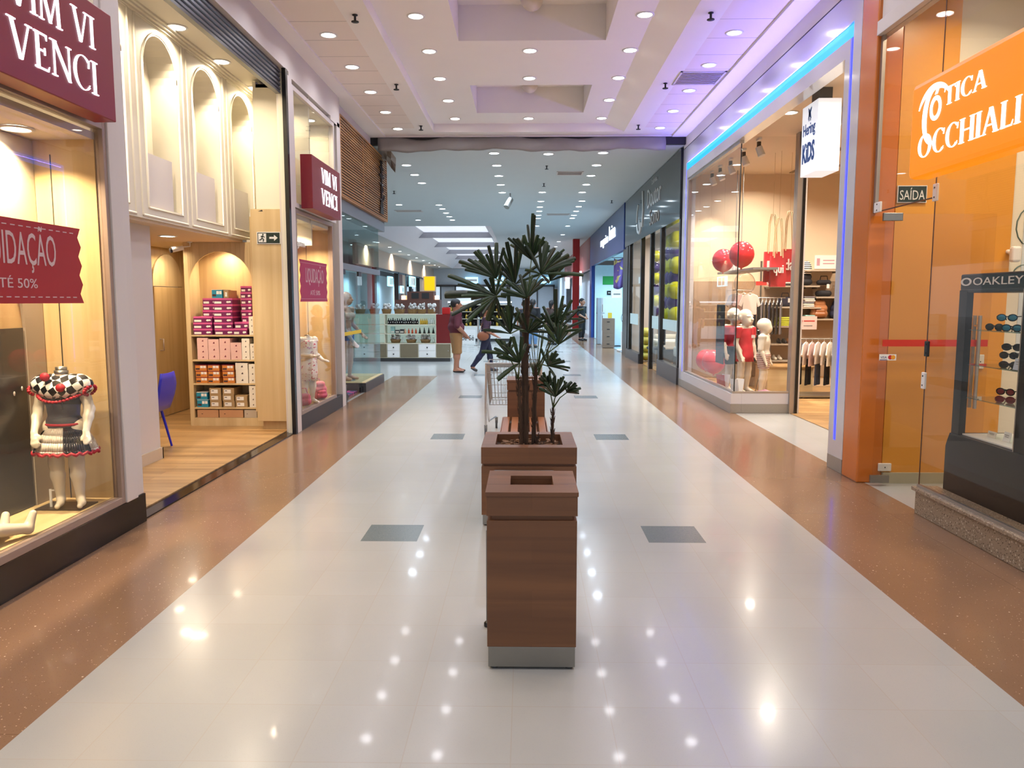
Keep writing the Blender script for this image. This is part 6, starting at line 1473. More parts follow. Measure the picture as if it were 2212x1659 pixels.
FR = [((-0.216,5.80,1.715),[(-0.62,0.15,1.73,2.2),(-0.59,0.14,1.88,1.3),(-0.54,-0.14,1.58,1.1),(-0.43,-0.13,1.52,1.2),(-0.29,0.11,1.53,2.4),(-0.19,0.08,1.57,1.6),(-0.14,0.05,1.71,1.0),(-0.50,-0.06,1.80,1.0),(-0.38,0.03,1.74,1.0),(-0.49,0.03,1.62,1.0)]),
((-0.221,5.95,1.849),[(-0.44,0.03,2.00,1.1),(-0.38,-0.11,2.05,1.2),(-0.36,-0.02,2.07,1.0),(-0.28,-0.03,2.10,1.2),(-0.22,0.07,2.13,1.2),(-0.23,0.16,2.10,1.0),(-0.52,0.14,1.99,1.3),(-0.18,0.01,1.95,1.0),(-0.46,-0.02,1.92,1.0),(-0.48,-0.07,1.95,0.8)]),
((-0.079,6.10,1.808),[(-0.14,-0.15,2.13,1.2),(-0.17,-0.15,2.07,1.0),(-0.19,-0.01,2.02,1.0),(-0.07,-0.06,2.16,1.3),(-0.01,-0.04,2.18,1.1),(-0.21,0.13,1.93,1.0),(-0.04,0.01,2.07,1.0),(-0.26,0.02,1.96,1.0)]),
((0.049,6.00,1.994),[(0.06,-0.08,2.34,1.0),(0.07,-0.15,2.32,1.0),(-0.01,-0.06,2.18,1.3),(-0.06,-0.12,2.15,1.2),(0.11,0.00,2.16,1.3),(0.07,0.16,2.21,0.8),(0.02,0.06,2.27,0.8),(0.03,-0.10,2.12,1.0)]),
((0.120,5.90,1.883),[(0.34,0.13,2.04,1.0),(0.39,0.09,2.01,1.3),(0.38,0.08,1.99,1.0),(0.23,0.13,2.09,1.3),(0.45,0.08,1.88,1.1),(0.16,0.09,2.14,1.2),(0.11,-0.05,2.10,1.0),(0.05,0.15,2.05,1.0),(0.19,0.15,1.82,1.0),(0.00,-0.11,1.91,1.0),(0.17,0.08,2.13,1.0)]),
((0.013,5.75,1.706),[(0.08,0.07,1.84,1.6),(0.14,-0.01,1.80,1.2),(-0.14,0.01,1.83,1.2),(-0.18,-0.00,1.77,1.0),(0.14,0.14,1.85,1.0),(-0.18,0.00,1.73,1.0),(-0.04,0.11,1.88,1.0)]),
((0.197,6.10,1.835),[(0.34,-0.05,2.03,1.2),(0.32,0.12,2.00,1.2),(0.37,0.13,2.02,1.2),(0.21,-0.01,1.98,1.0),(0.26,0.02,2.06,1.0)]),
((0.236,5.85,1.432),[(0.21,0.13,1.53,1.4),(0.26,0.07,1.62,1.1),(0.29,-0.00,1.72,1.0),(0.23,-0.09,1.77,1.2),(0.35,-0.06,1.69,1.0),(0.41,0.06,1.62,0.9),(0.42,-0.11,1.47,0.9),(0.14,0.13,1.64,1.0)]),
((0.250,5.75,1.353),[(0.14,-0.07,1.51,1.2),(0.31,0.13,1.48,1.6),(0.42,-0.06,1.47,1.1),(0.29,0.15,1.45,1.3),(0.22,0.07,1.52,1.0),(0.19,0.00,1.45,1.0)]),
((-0.111,5.85,1.432),[(-0.25,0.01,1.57,1.2),(-0.20,0.05,1.63,1.3),(-0.32,0.03,1.46,1.1),(-0.11,-0.06,1.65,1.2),(-0.14,-0.09,1.65,1.0),(-0.04,0.00,1.60,1.0),(-0.26,0.14,1.44,0.8),(-0.13,0.04,1.79,1.0)]),
((-0.128,5.80,1.274),[(-0.32,-0.14,1.31,1.2),(-0.19,0.10,1.36,1.1),(-0.16,0.07,1.38,1.0),(-0.23,0.13,1.30,0.9),(-0.11,-0.10,1.38,1.0),(-0.09,0.08,1.35,1.0)]),
((-0.039,5.72,1.219),[(-0.20,-0.14,1.11,1.5),(-0.14,0.05,1.36,1.2),(-0.09,-0.07,1.42,1.3),(-0.02,-0.09,1.42,1.3),(0.01,0.12,1.36,1.2),(-0.06,-0.13,1.32,1.0)]),
((0.175,5.85,1.186),[(0.12,0.01,1.32,1.1),(0.19,0.11,1.26,1.1),(0.30,-0.08,1.23,1.2),(0.34,-0.09,1.18,0.8),(0.34,0.12,1.14,0.7),(0.24,-0.02,1.24,1.0)]),
((0.238,5.95,0.935),[(0.13,0.07,1.10,1.1),(0.18,-0.15,1.03,1.0),(0.23,-0.04,1.11,1.0),(0.28,-0.10,1.10,1.0),(0.37,0.06,1.05,1.2),(0.26,-0.13,1.09,1.0),(0.16,0.15,1.00,1.0)]),
((0.186,6.05,1.007),[(0.11,-0.15,1.09,1.0),(0.14,0.07,1.09,1.0),(0.20,-0.15,1.08,1.0),(0.12,-0.08,1.03,0.9),(0.24,0.10,1.08,0.7)]),
((0.328,6.00,0.964),[(0.37,-0.11,1.03,0.9),(0.40,-0.10,1.01,0.9),(0.43,0.06,0.97,0.7),(0.35,-0.04,1.03,0.8),(0.40,-0.15,0.98,0.6)]),
((0.023,5.90,1.439),[(-0.07,0.16,1.63,1.1),(-0.02,-0.11,1.59,1.0),(0.05,-0.15,1.55,1.0),(0.14,-0.05,1.56,1.3),(0.09,0.04,1.47,1.2),(-0.14,0.08,1.49,1.0),(0.17,-0.12,1.45,1.0),(0.22,-0.05,1.37,0.9),(0.10,-0.15,1.53,1.5)]),
((0.140,5.95,1.518),[(0.27,-0.02,1.59,1.2),(0.35,0.09,1.58,1.2),(0.32,0.08,1.65,1.1),(0.23,0.13,1.56,1.0),(0.03,0.08,1.58,1.0),(0.46,0.12,1.62,0.7),(0.44,0.07,1.54,0.7)]),
((0.005,6.15,1.447),[(-0.08,-0.01,1.56,1.0),(-0.13,-0.09,1.62,1.0),(-0.01,0.05,1.69,1.1),(0.05,-0.06,1.65,1.1),(-0.17,-0.13,1.52,0.9)]),
((-0.238,6.15,1.707),[(-0.32,-0.02,1.85,1.2),(-0.27,0.12,1.93,1.2),(-0.38,-0.12,1.80,1.1),(-0.18,0.03,1.95,1.1),(-0.14,-0.03,1.87,1.0),(-0.43,0.00,1.71,1.0)])]
random.seed(9)
def leaflet(m, h, tip, wd):
    h, tip = Vector(h), Vector(tip); d = tip-h; L = d.length; d.normalize()
    s = d.cross(Vector((0,1,0))); s = s.normalized() if s.length > .1 else Vector((1,0,0)); s = (s+Vector((0,random.uniform(-.5,.5),0))).normalized(); nrm = s.cross(d)
    W = .0112*wd*(.75+.5*min(L,.5)/.4); prof = [(0,.12),(.12,.42),(.35,.8),(.65,1.0),(.9,1.0),(.985,.9),(1.0,.72)]
    vs = []; fs = []
    for i, (u, w_) in enumerate(prof):
        p = h+d*(L*u)+Vector((0,0,-1))*(L*.10*(u**2.2-u*.95)); ww = W*w_
        vs += [p-s*ww+nrm*ww*.35, p, p+s*ww+nrm*ww*.35]
    for i in range(len(prof)-1): a = i*3; fs += [[a,a+1,a+4,a+3],[a+1,a+2,a+5,a+4]]
    m.add(vs, fs, True)
tops = [(.02,5.96,1.70),(.01,5.95,1.45),(-.05,5.88,1.08),(.085,6.0,1.16),(.225,6.02,.84)]
for i, (h, T) in enumerate(FR):
    m = MB(PG[(0,1,0,2,0,1,0)[i%7]])
    m.mat(PG[0]); m.mat(PG[1]); m.mat(PG[2])
    mx = Vector((0,0,0))
    for (x, dy, z, wd) in T: mx += Vector((x-h[0],dy,z-h[2]))/len(T)
    av = sum((Vector((x-h[0],dy,z-h[2])).length for x, dy, z, wd in T))/len(T)
    for k in range(8):
        q = (mx.normalized()+Vector((random.uniform(-1,1),random.uniform(-.9,.9),random.uniform(-.8,.8)))*.9).normalized()*av*random.uniform(.75,1.0)
        m.cur = (0,2,1)[k%3]; leaflet(m, h, (h[0]+q.x,h[1]+q.y,h[2]+q.z), random.uniform(.8,1.2))
    for k, (x, dy, z, wd) in enumerate(T):
        m.cur = (0,1,0,2,1)[(k+i)%5]; leaflet(m, h, (x,h[1]+dy,z), wd)
    m.mat(PE); c = min(tops, key=lambda q: (Vector(q)-Vector(h)).length+(0 if q[2] < h[2]+.05 else .6))
    mid = Vector(c)*.5+Vector(h)*.5+Vector((0,0,.02)); m.path([c, tuple(mid), h], [.0065,.005,.0045], 6)
    o = m.obj('frond', t); sm = o.modifiers.new('t','SOLIDIFY'); sm.thickness = .0012
m = MB(PE)
for k in range(16):
    a = random.uniform(.03,.16); x = .085+random.uniform(-.02,.02); m.path([(x,6.0,1.10),(x+a*random.choice((-1,1,1)),6.0+random.uniform(-.1,.1),1.10+random.uniform(.25,.5))], [.004,.002], 5)
m.obj('young_stems', t)

# shopping trolley
t = thing('shopping_trolley', 'empty metal shopping trolley standing behind the bench on the left', 'trolley', (-.14,9.8,0))
x0, x1, ya, yb, zb, zt = -.475, .20, 9.42, 10.25, .40, .90
m = MB(M['zinc']); n = 15
for f, (z, ins) in enumerate(((zt,0),(zt-.10,.006),(zt-.25,.02),(zb+.06,.035),(zb,.04))):
    m.path([(x0+ins,ya+ins,z),(x1-ins,ya+ins,z),(x1-ins,yb-ins*2,z),(x0+ins,yb-ins*2,z),(x0+ins,ya+ins,z)], .007 if f in (0,4) else .004, 6)
for k in range(n+1):
    x = x0+(x1-x0)*k/n; xb = x0+.04+(x1-x0-.08)*k/n
    m.tube((x,ya,zt),(xb,ya+.04,zb),.003,n=5); m.tube((x,yb,zt),(xb,yb-.08,zb),.003,n=5); m.tube((xb,ya+.04,zb),(xb,yb-.08,zb),.003,n=5)
for k in range(17):
    y = ya+(yb-ya)*k/16; y2 = ya+.04+(yb-ya-.12)*k/16
    m.tube((x0,y,zt),(x0+.04,y2,zb),.003,n=5); m.tube((x1,y,zt),(x1-.04,y2,zb),.003,n=5)
m.obj('wire_basket', t)
m = MB(M['zinc']); m.box(x0+.04,x1-.04,ya+.03,ya+.036,.865,.89); m.obj('front_band', t)
m = MB(M['zinc']); m.tube((x0-.01,ya-.02,.915),(x1+.01,ya-.02,.915),.014,n=12); m.obj('push_handle', t)
for sx, x in ((-1,x0),(1,x1)):
    m = MB(M['chrome']); m.path([(x,ya-.02,.915),(x,ya,.80),(x-.008*sx*-1,ya+.01,.42),(x+.01*sx,ya+.02,.14)], .013, 8); m.path([(x,ya+.01,.42),(x-.03*sx,ya+.12,.18),(x-.09*sx,yb-.15,.15)], .012, 8); m.obj('side_frame', t)
for (x, y) in ((x0-.01,ya+.03),(x1+.01,ya+.03),(x0+.10,yb-.15),(x1-.10,yb-.15)):
    m = MB(M['steel']); m.box(x-.018,x+.018,y-.02,y+.02,.07,.15); m.obj('caster_fork', t)
    m = MB(M['dark']); m.tube((x-.013,y,.055),(x+.013,y,.055),.055,n=18); m.obj('wheel', t)
# ================================================================== SLAT-SIGN SHOP (left, beyond the red signs)
t = thing('slat_sign', 'wooden slat fascia sign with dark cut-out emblem on the left', 'sign', (-2.95,14.4,3.33))
mb = MB(M['black_m']); mb.box(-3.0,-2.9195,12.36,16.45,3.35,4.57); mb.obj('backing', t)
for k in range(27): z = 3.36+.0447*k; mb = MB(M['slat']); mb.box(-2.919,-2.905,12.40,16.42,z,z+.022); mb.obj('timber_slat', t)
mb = MB(M['slat']); mb.box(-3.0,-2.90,12.34,12.40,3.33,4.59); mb.box(-3.0,-2.90,16.42,16.47,3.33,4.59); mb.box(-3.0,-2.90,12.40,16.42,4.57,4.60); mb.box(-3.0,-2.90,12.40,16.42,3.325,3.35); mb.box(-2.96,-2.903,14.10,14.13,3.35,4.57); mb.obj('border', t)
mb = MB(plain('dark_iron', (44,34,30), .5)); LU, LW = (0,1,0), (0,0,1)
mb.path([(-2.885,15.75,3.55),(-2.885,15.72,3.9),(-2.885,15.76,4.4)], .022, 6)
for s in (-1,1):
    for (z, l, u) in ((4.38,.10,.10),(4.25,.2,.12),(4.1,.24,.12),(3.98,.22,.04),(3.72,.18,-.04),(3.6,.2,-.06)): mb.path([(-2.885,15.74,z),(-2.885,15.74+s*l*.6,z+u*.8),(-2.885,15.74+s*l,z+u*.5)], .014, 6)
mb.prism([(-.17,0),(.17,0),(.07,.28),(-.06,.3)], (-2.895,15.74,3.42), LU, LW, (1,0,0), .02)
for (y, z, r_) in ((15.86,3.92,.05),(15.9,3.74,.045),(15.98,3.78,.04)): mb.path([(-2.885,y+r_*math.cos(a),z+r_*math.sin(a)) for a in [2*PI*i/12 for i in range(13)]], .012, 5)
mb.obj('cutout_emblem', t)
mb = MB(plain('grey_header', (124,130,138), .4)); mb.box(-3.2,-2.96,12.34,16.40,3.12,3.32); mb.box(-3.05,-2.97,12.36,15.86,2.20,2.30); struct(mb, 'trim_slat_header')
r = structroot('window_7', (-3.0,14.1,0)); G7 = glassmat('bikini_shop_glass', (236,244,244), .42)
mb = MB(G7); mb.box(-3.0,-2.992,12.36,15.86,2.30,3.12); mb.obj('transom_pane', r)
mb = MB(G7); mb.box(-3.0,-2.992,14.06,15.86,.20,2.20); mb.obj('pane', r)
mb = MB(G7); mb.box(-5.4,-3.0,15.85,15.858,.18,3.12); mb.obj('return_pane', r)
r = structroot('door_4', (-3.0,13.2,.02)); mb = MB(G7); mb.box(-3.0,-2.992,12.60,14.03,.06,2.17); mb.obj('glass_leaf', r)
mb = MB(plain('yellow_tape', (226,190,20), .5)); mb.box(-2.992,-2.989,12.62,14.02,1.10,1.16); mb.obj('yellow_stripe', r)
for (y, z) in ((12.72,2.16),(13.98,2.16),(13.98,.06),(12.72,.06)): mb = MB(M['black']); mb.box(-3.015,-2.98,y-.12,y+.12,z-.04,z+.05); mb.obj('pivot_fitting', r)
mb = MB(M['alu']); mb.box(-3.05,-2.95,12.34,12.42,0,3.32); struct(mb, 'wall_left_post')
mb = MB(M['dark']); mb.box(-3.9,-2.93,14.06,15.9,0,.17); struct(mb, 'baseboard_slat_shop'); mb = MB(M['dark']); mb.box(-3.4,-2.95,12.36,12.62,0,.30); struct(mb, 'baseboard_slat_shop_near')
mb = MB(M['maple_f']); mb.box(-3.88,-2.95,14.08,15.88,.17,.18); mb.mat(M['brown_floor']); mb.box(-7.5,-3.0,12.36,15.9,.004,.014); struct(mb, 'floor_slat_shop')
mb = MB(M['cream']); mb.box(-7.5,-3.1,12.2,12.34,0,4.66); mb.box(-7.6,-7.5,12.2,15.9,0,4.7); struct(mb, 'wall_slat_shop'); mb = MB(M['ceil_far']); mb.box(-7.6,-3.0,12.2,15.9,3.32,3.38); struct(mb, 'ceiling_slat_shop')
L_SL = lamp_data('slat_shop_lamp', (255,240,225), 22, .3)
for x, y in ((-3.6,13.2),(-4.0,14.8),(-5.6,13.8)): light_at(L_SL, x, y, 3.28)
t = thing('beach_towel', 'pink and blue patterned beach towel on the shop floor behind the yellow-striped door', 'towel', (-3.3,13.6,.02)); mb = MB(blotch('towel_print',(226,60,150),(40,60,110),9,.5)); mb.box(-3.62,-3.08,13.2,14.0,.016,.04); mb.obj('cloth', t)
def mann_adult(loc, rz, H, lb, kind):
    t = thing('mannequin', lb, 'mannequin', loc); base = (loc[0],loc[1],loc[2]+.01)
    g = body(H, dict(elL=(-.16,.05,.66), wrL=(-.10,-.06,.56), haL=(.3,-.5,-.4), elR=(.15,.03,.64), wrR=(.19,-.08,.52)), build=.9, bust=.035)
    X = lambda ks: xf(allp(g, ks), base, rz); zc = lambda f: base[2]+f*H
    blob('figure', X(None), plain('silver_mannequin',(196,190,188),.25) if kind == 'a' else plain('beige_mannequin',(206,168,146),.3), t, .012, .02)
    if kind == 'a':
        blob('bikini_top', X(['torso']), CL['grey'], t, .012, .02, ((0,0,-1,-zc(.70)),(0,0,1,zc(.765))), .007)
        blob('red_sarong', X(['torso','legL','legR'])+[('c',(loc[0],loc[1],zc(.53)),(loc[0],loc[1],zc(.25)),.10,.13)], plain('coral_cloth',(190,44,50),.7), t, .013, .04, ((0,0,-1,-zc(.22)),(0,0,1,zc(.575))), .010)
        m = MB(CL['white']); h = xf([('e',(0,-.012*H,.955*H),(1,1,1))], base, rz)[0][1]; m.lathe([(.20,-.02),(.19,-.012),(.095,.0),(.09,.07),(.06,.10),(.001,.105)], h, 24); m.obj('sun_hat', t)
    else:
        blob('bikini_top', X(['torso']), CL['white'], t, .012, .02, ((0,0,-1,-zc(.68)),(0,0,1,zc(.765))), .008)
        blob('blue_shorts', X(['torso','legL','legR']), plain('denim_blue',(52,82,150),.7), t, .012, .03, ((0,0,-1,-zc(.45)),(0,0,1,zc(.56))), .010)
    m = MB(M['steel']); m.lathe([(.15,0),(.15,.008),(.001,.01)], loc, 24); m.obj('base_plate', t)
mann_adult((-3.36,13.35,.042), .7, 1.76, 'silver mannequin in white sun hat and red sarong behind the glass door', 'a')
mann_adult((-3.36,14.45,.181), 1.2, 1.66, 'beige mannequin in blue shorts with bare legs behind the glass door', 'b')
t = thing('potted_plant', 'dark leafy potted plant inside the slat-sign shop', 'plant', (-4.4,15.2,.014)); mb = MB(plain('terracotta',(120,56,44),.7)); mb.lathe([(.001,.0),(.13,.0),(.18,.34),(.16,.34),(.001,.30)], (-4.4,15.2,.014), 20); mb.obj('pot', t)
mb = MB(PG[0]); random.seed(21)
for k in range(34): a = random.uniform(0,2*PI); leaflet(mb, (-4.4,15.2,.33), (-4.4+.42*math.cos(a),15.2+.42*math.sin(a),.5+random.uniform(.2,1.1)), 2.2)
mb.obj('foliage', t)
t = thing('framed_picture', 'small framed picture on the pale wall inside the slat-sign shop', 'picture', (-7.49,14.0,2.0)); mb = MB(M['black']); mb.box(-7.50,-7.46,13.6,14.4,2.0,2.6); mb.obj('frame', t); mb = MB(CL['cream']); mb.box(-7.462,-7.455,13.68,14.32,2.08,2.52); mb.obj('print', t)

# ================================================================== SOAP KIOSK
KY = 21.3; TA = plain('taupe_door', (124,112,88), .5); CRK = plain('kiosk_cream', (222,214,190), .45)
t = thing('soap_kiosk', 'long kiosk counter with white drawers, taupe doors and open product shelves', 'kiosk', (-3.6,KY+.3,0))
mb = MB(CRK); mb.box(-5.3,-2.05,KY,KY+.6,.10,.115); mb.box(-5.3,-2.05,KY,KY+.6,.49,.51); mb.box(-5.3,-2.05,KY+.58,KY+.6,.115,.49)
for x in (-5.3,-4.75,-4.2,-3.84,-3.48,-2.97,-2.475,-2.065): mb.box(x,x+.015,KY,KY+.58,.115,.49)
mb.obj('base_carcass', t); mb = MB(M['dark']); mb.box(-5.27,-2.08,KY+.04,KY+.56,0,.10); mb.obj('plinth', t)
for (a, b, k) in ((-5.28,-4.75,'t'),(-4.73,-4.2,'w'),(-4.18,-3.84,'t'),(-3.82,-3.48,'w'),(-3.46,-2.97,'t'),(-2.95,-2.475,'w'),(-2.455,-2.065,'t')):
    if k == 't':
        mb = MB(TA); mb.box(a+.004,b-.004,KY-.012,KY,.12,.485); d = mb.obj('door', t); mb = MB(M['chrome']); mb.ell((b-.06,KY-.02,.30),(.012,.012,.012),10,6); mb.obj('knob', d)
    else:
        for z in (.12,.305):
            mb = MB(M['white']); mb.box(a+.004,b-.004,KY-.012,KY,z,z+.18); d = mb.obj('drawer', t); mb = MB(M['black']); mb.ell(((a+b)/2,KY-.02,z+.09),(.02,.012,.02),12,8); mb.obj('knob', d)
SHK = glow('backlit_shelf_panel', (206,232,226), .35, (206,222,212)); mb = MB(SHK); mb.box(-5.28,-2.47,KY+.40,KY+.42,.51,1.31); mb.obj('back_panel', t)
for z in (.775,1.03,1.32): mb = MB(CRK); mb.box(-5.3,-2.46,KY+.02,KY+.42,z-.018,z); mb.obj('shelf', t)
for x in (-5.3,-3.9,-2.475): mb = MB(CRK); mb.box(x,x+.014,KY+.02,KY+.42,.51,1.302); mb.obj('divider', t)
mb = MB(plain('kiosk_dark_red', (112,22,24), .4)); mb.box(-2.458,-2.05,KY+.02,KY+.55,.51,1.31); mb.obj('end_panel', t, label='dark red end cabinet')
t = thing('red_canister', 'bright red box standing on the dark red end of the soap kiosk', 'box', (-2.18,KY+.2,1.31)); mb = MB(plain('kiosk_red',(178,26,24),.4)); mb.box(-2.30,-2.08,KY+.08,KY+.34,1.312,1.50); mb.obj('body', t, bevel=.01); mb = MB(M['dark']); mb.box(-2.28,-2.10,KY+.1,KY+.32,1.50,1.515); mb.obj('lid', t)
WK = stripes('basket_weave', (150,116,72), (108,80,46), 46, 'Z'); random.seed(8)
def basket(x, z, w_, h, lb, grp, wrap):
    t = thing('basket', lb, 'basket', (x,KY+.2,z), grp); m = MB(WK); r = w_/2
    m.lathe([(.001,.004),(r*.8,.004),(r,h*.9),(r*1.04,h),(r*.95,h),(r*.78,.03),(.001,.03)], (x,KY+.2,z), 20, Matrix.Diagonal((1,.8,1))); m.obj('woven_body', t)
    m = MB(wrap)
    for k in range(18): m.ell((x+random.uniform(-.75,.75)*r, KY+.2+random.uniform(-.5,.5)*r, z+h*.8+random.uniform(0,.16)), (random.uniform(.02,.05),random.uniform(.02,.04),random.uniform(.03,.06)), 8, 6)
    m.obj('wrapped_contents', t)
CWR = plain('cellophane_white', (206,204,200), .2, var=.2, scale=30)
for k, x in enumerate((-4.6,-4.2,-3.86,-3.5,-3.14,-2.88,-2.6)): basket(x, 1.322, (.30,.30,.28,.32,.28,.26,.24)[k], .13, 'wicker gift basket on top of the soap kiosk, %s from the left' % ORD[k], 'wicker baskets on the kiosk top', CWR)
for k, x in enumerate((-3.62,-3.18,-2.78)): basket(x, .512, .30, .10, 'wrapped gift basket low on the kiosk, %s from the left' % ORD[k], 'gift baskets on the lowest kiosk shelf', CWR)
BTL = {'b':plain('black_bottle',(20,20,24),.2),'y':plain('amber_bottle',(206,170,60),.2),'w':plain('clear_bottle',(206,216,208),.2),'o':plain('orange_pack',(206,84,44),.5),'p':plain('peach_pack',(226,178,146),.5)}
def bottle(x, z, h, k, lb, grp, cone=False):
    m = MB(BTL[k]); r = h*.19
    m.lathe([(.001,0),(r*1.2,0),(r*.35,h*.75),(r*.3,h*.95),(.001,h)] if cone else [(.001,0),(r,0),(r,h*.62),(r*.4,h*.74),(r*.4,h*.98),(.001,h)], (x,KY+.14,z), 12)
    if not cone and k == 'b': m.mat(M['white']); m.ell((x,KY+.14-r,z+h*.34),(r*.45,.004,r*.45),8,6)
    single(m, 'bottle', lb, 'bottle', (x,KY+.14,z), grp)
for k in range(14): bottle(-3.80+.062*k, 1.031, (.17,.16,.18,.15)[k%4], 'b', 'black bottle on the upper kiosk shelf, %s from the left' % ORD[k], 'black bottles on the upper kiosk shelf')
for k in range(4): bottle(-2.90+.055*k, 1.031, .16, 'y', 'amber bottle on the upper kiosk shelf, %s from the left' % ORD[k], 'amber bottles on the upper kiosk shelf')
for k in range(3): bottle(-2.67+.06*k, 1.031, .17, 'w', 'clear bottle at the right of the upper kiosk shelf, %s of three' % ORD[k], 'clear bottles on the upper kiosk shelf')
for k in range(4): bottle(-2.93+.125*k, .776, .17, 'b', 'cone-shaped black bottle in the bright kiosk niche, %s from the left' % ORD[k], 'cone bottles in the kiosk niche', True)
for k in range(4): bottle(-3.34+.10*k, .776, .14, 'po'[k%2 if k < 2 else 1], '%s pack on the middle kiosk shelf, %s from the left' % ('peach' if k == 0 else 'orange', ORD[k]), 'orange packs on the middle kiosk shelf')
for k in range(3): bottle(-3.41+.43*k, .511, .16, 'w', 'pale bottle between the low gift baskets, %s from the left' % ORD[k], 'pale bottles between the gift baskets')
for k in range(3):
    mb = MB(M['dark'] if k else CL['mint']); x = -3.74+.13*k; mb.box(x,x+.11,KY+.1,KY+.2,.776,.776+(.19,.10,.12)[k]); mb.mat(CL['cream']); mb.box(x+.01,x+.10,KY+.098,KY+.1,.80,.84)
    single(mb, 'soap_tray', ['tall striped tray of soaps on the middle kiosk shelf','low dark soap tray on the middle kiosk shelf, left one','low dark soap tray on the middle kiosk shelf, right one'][k], 'tray', group='soap trays on the kiosk')
L_KI = lamp_data('kiosk_lamp', (220,244,255), 40, .5); light_at(L_KI,-3.4,20.6,4.6); light_at(L_KI,-1.2,24.5,4.6)
# brown stall and yellow sign behind the kiosk
t = thing('brown_stall', 'stepped brown wooden stall with dark niches behind the soap kiosk', 'kiosk', (-3.6,26.5,0)); mb = MB(plain('stall_brown',(92,56,46),.5)); mb.box(-4.4,-2.9,26.2,26.9,0,1.72); mb.box(-4.0,-3.1,26.2,26.9,1.72,2.0); mb.obj('body', t); mb = MB(M['black_m']); mb.box(-3.85,-3.60,26.19,26.2,1.76,1.95); mb.box(-3.5,-3.25,26.19,26.2,1.76,1.95); mb.obj('niche', t)
mb = MB(glow('stall_uplight',(255,190,130),1.5)); mb.box(-4.2,-4.05,26.22,26.5,1.72,1.86); mb.box(-3.06,-2.95,26.22,26.5,1.72,1.86); mb.obj('glowing_corner_lights', t)
t = thing('yellow_sign', 'bright yellow lit sign above the brown stall', 'sign', (-4.5,36.5,2.2)); mb = MB(glow('yellow_face',(255,200,0),.9,(230,190,30))); mb.box(-4.75,-4.28,36.5,36.65,2.18,2.82); mb.obj('panel', t); mb = MB(M['white']); mb.box(-4.82,-4.22,36.66,36.7,1.95,2.84); mb.obj('back_board', t); mb = MB(M['steel']); mb.tube((-4.5,36.68,0),(-4.5,36.68,2.0),.03); mb.obj('post', t)

# ================================================================== MATTRESS SHOP (right)
XS = 3.05
t = thing('mattress_sign', 'glossy black fascia with silver Doutor Sono lettering and face emblem', 'sign', (XS+.1,19.8,3.30))
mb = MB(plain('gloss_black_fascia', (40,45,47), .08, spec=.3, var=.03)); mb.box(XS,XS+.14,15.5,24.0,3.30,4.65); mb.obj('fascia_panel', t)
SV = plain('silver_letters', (206,208,206), .3, .3)
mb = MB(SV); text(mb,'Doutor',(XS,19.6,3.95),RU,RW,1.95,.46,.012); mb.obj('lettering', t, label='silver letters reading Doutor')
mb = MB(plain('silver_letters_dim', (150,140,128), .3, .3)); text(mb,'Sono',(XS,19.2,3.50),RU,RW,1.35,.38,.012); mb.obj('lettering', t, label='dim letters reading Sono')
mb = MB(SV); text(mb,'Colchões',(XS,19.0,4.46),RU,RW,.8,.11,.012); mb.obj('lettering', t, label='small letters reading Colchões')
mb = MB(SV); q = [(XS-.006,20.9+.34*math.cos(a),3.78+.30*math.sin(a)) for a in [PI*1.05+PI*.9*i/14 for i in range(15)]]; mb.path(q,.035,6); mb.path([(XS-.006,20.4,3.6),(XS-.006,20.25,4.0),(XS-.006,20.35,4.5)],.03,6); mb.path([(XS-.006,21.4,3.8),(XS-.006,21.3,4.1),(XS-.006,21.15,4.25)],.02,6); mb.ell((XS-.004,20.95,3.72),(.008,.09,.13),12,8); mb.obj('face_emblem', t)
mb = MB(M['black'])
for (a, b) in ((15.5,15.62),(17.62,17.80),(19.05,19.2),(20.6,20.75),(22.85,23.1),(23.3,24.0)): mb.box(XS+.02,XS+.12,a,b,0,3.30)
mb.mat(M['dark']); mb.box(XS-.005,XS+.12,15.46,17.80,0,.34); mb.box(XS-.005,XS+.12,20.7,23.4,0,.26)
struct(mb, 'wall_right_mattress')
r = structroot('window_8', (XS+.06,19,0)); G8 = glassmat('mattress_glass', (244,246,244), .42)
for (a, b, z) in ((15.62,17.62,.34),(17.80,19.05,.05),(20.75,22.85,.26)): mb = MB(G8); mb.box(XS+.06,XS+.068,a,b,z,3.30); mb.obj('pane', r)
mb = MB(plain('frosted_band', (196,216,214), .4)); mb.box(XS+.052,XS+.056,15.8,17.4,1.05,1.28); mb.box(XS+.052,XS+.056,18.0,18.9,1.02,1.32); mb.box(XS+.052,XS+.056,21.2,22.8,1.02,1.32); mb.obj('frosted_lettering_band', r)
mb = MB(M['white_wall']); mb.box(3.2,8.5,15.3,15.4,0,4.6); mb.box(8.5,8.6,15.3,36,0,4.6); mb.box(3.2,8.5,23.9,24.0,0,4.6); struct(mb, 'wall_mattress_shop'); mb = MB(M['ceil_far']); mb.box(3.19,8.6,15.3,24,3.9,3.96); struct(mb, 'ceiling_mattress_shop')
mb = MB(M['oak_floor']); mb.box(3.16,8.5,15.4,23.9,.002,.01); struct(mb, 'floor_mattress_shop')
L_MA = lamp_data('mattress_lamp', (255,244,230), 75, .3)
for x, y in ((4.2,16.8),(4.2,19.5),(4.2,22.2),(6.5,18.5)): light_at(L_MA, x, y, 3.86)
random.seed(14); BYP = balloon((3.36,16.0,3.0), .20, BY, 'x', 'y'); BPP = balloon((3.36,16.0,2.7), .20, BP, 'x', 'y'); fy = fp = True
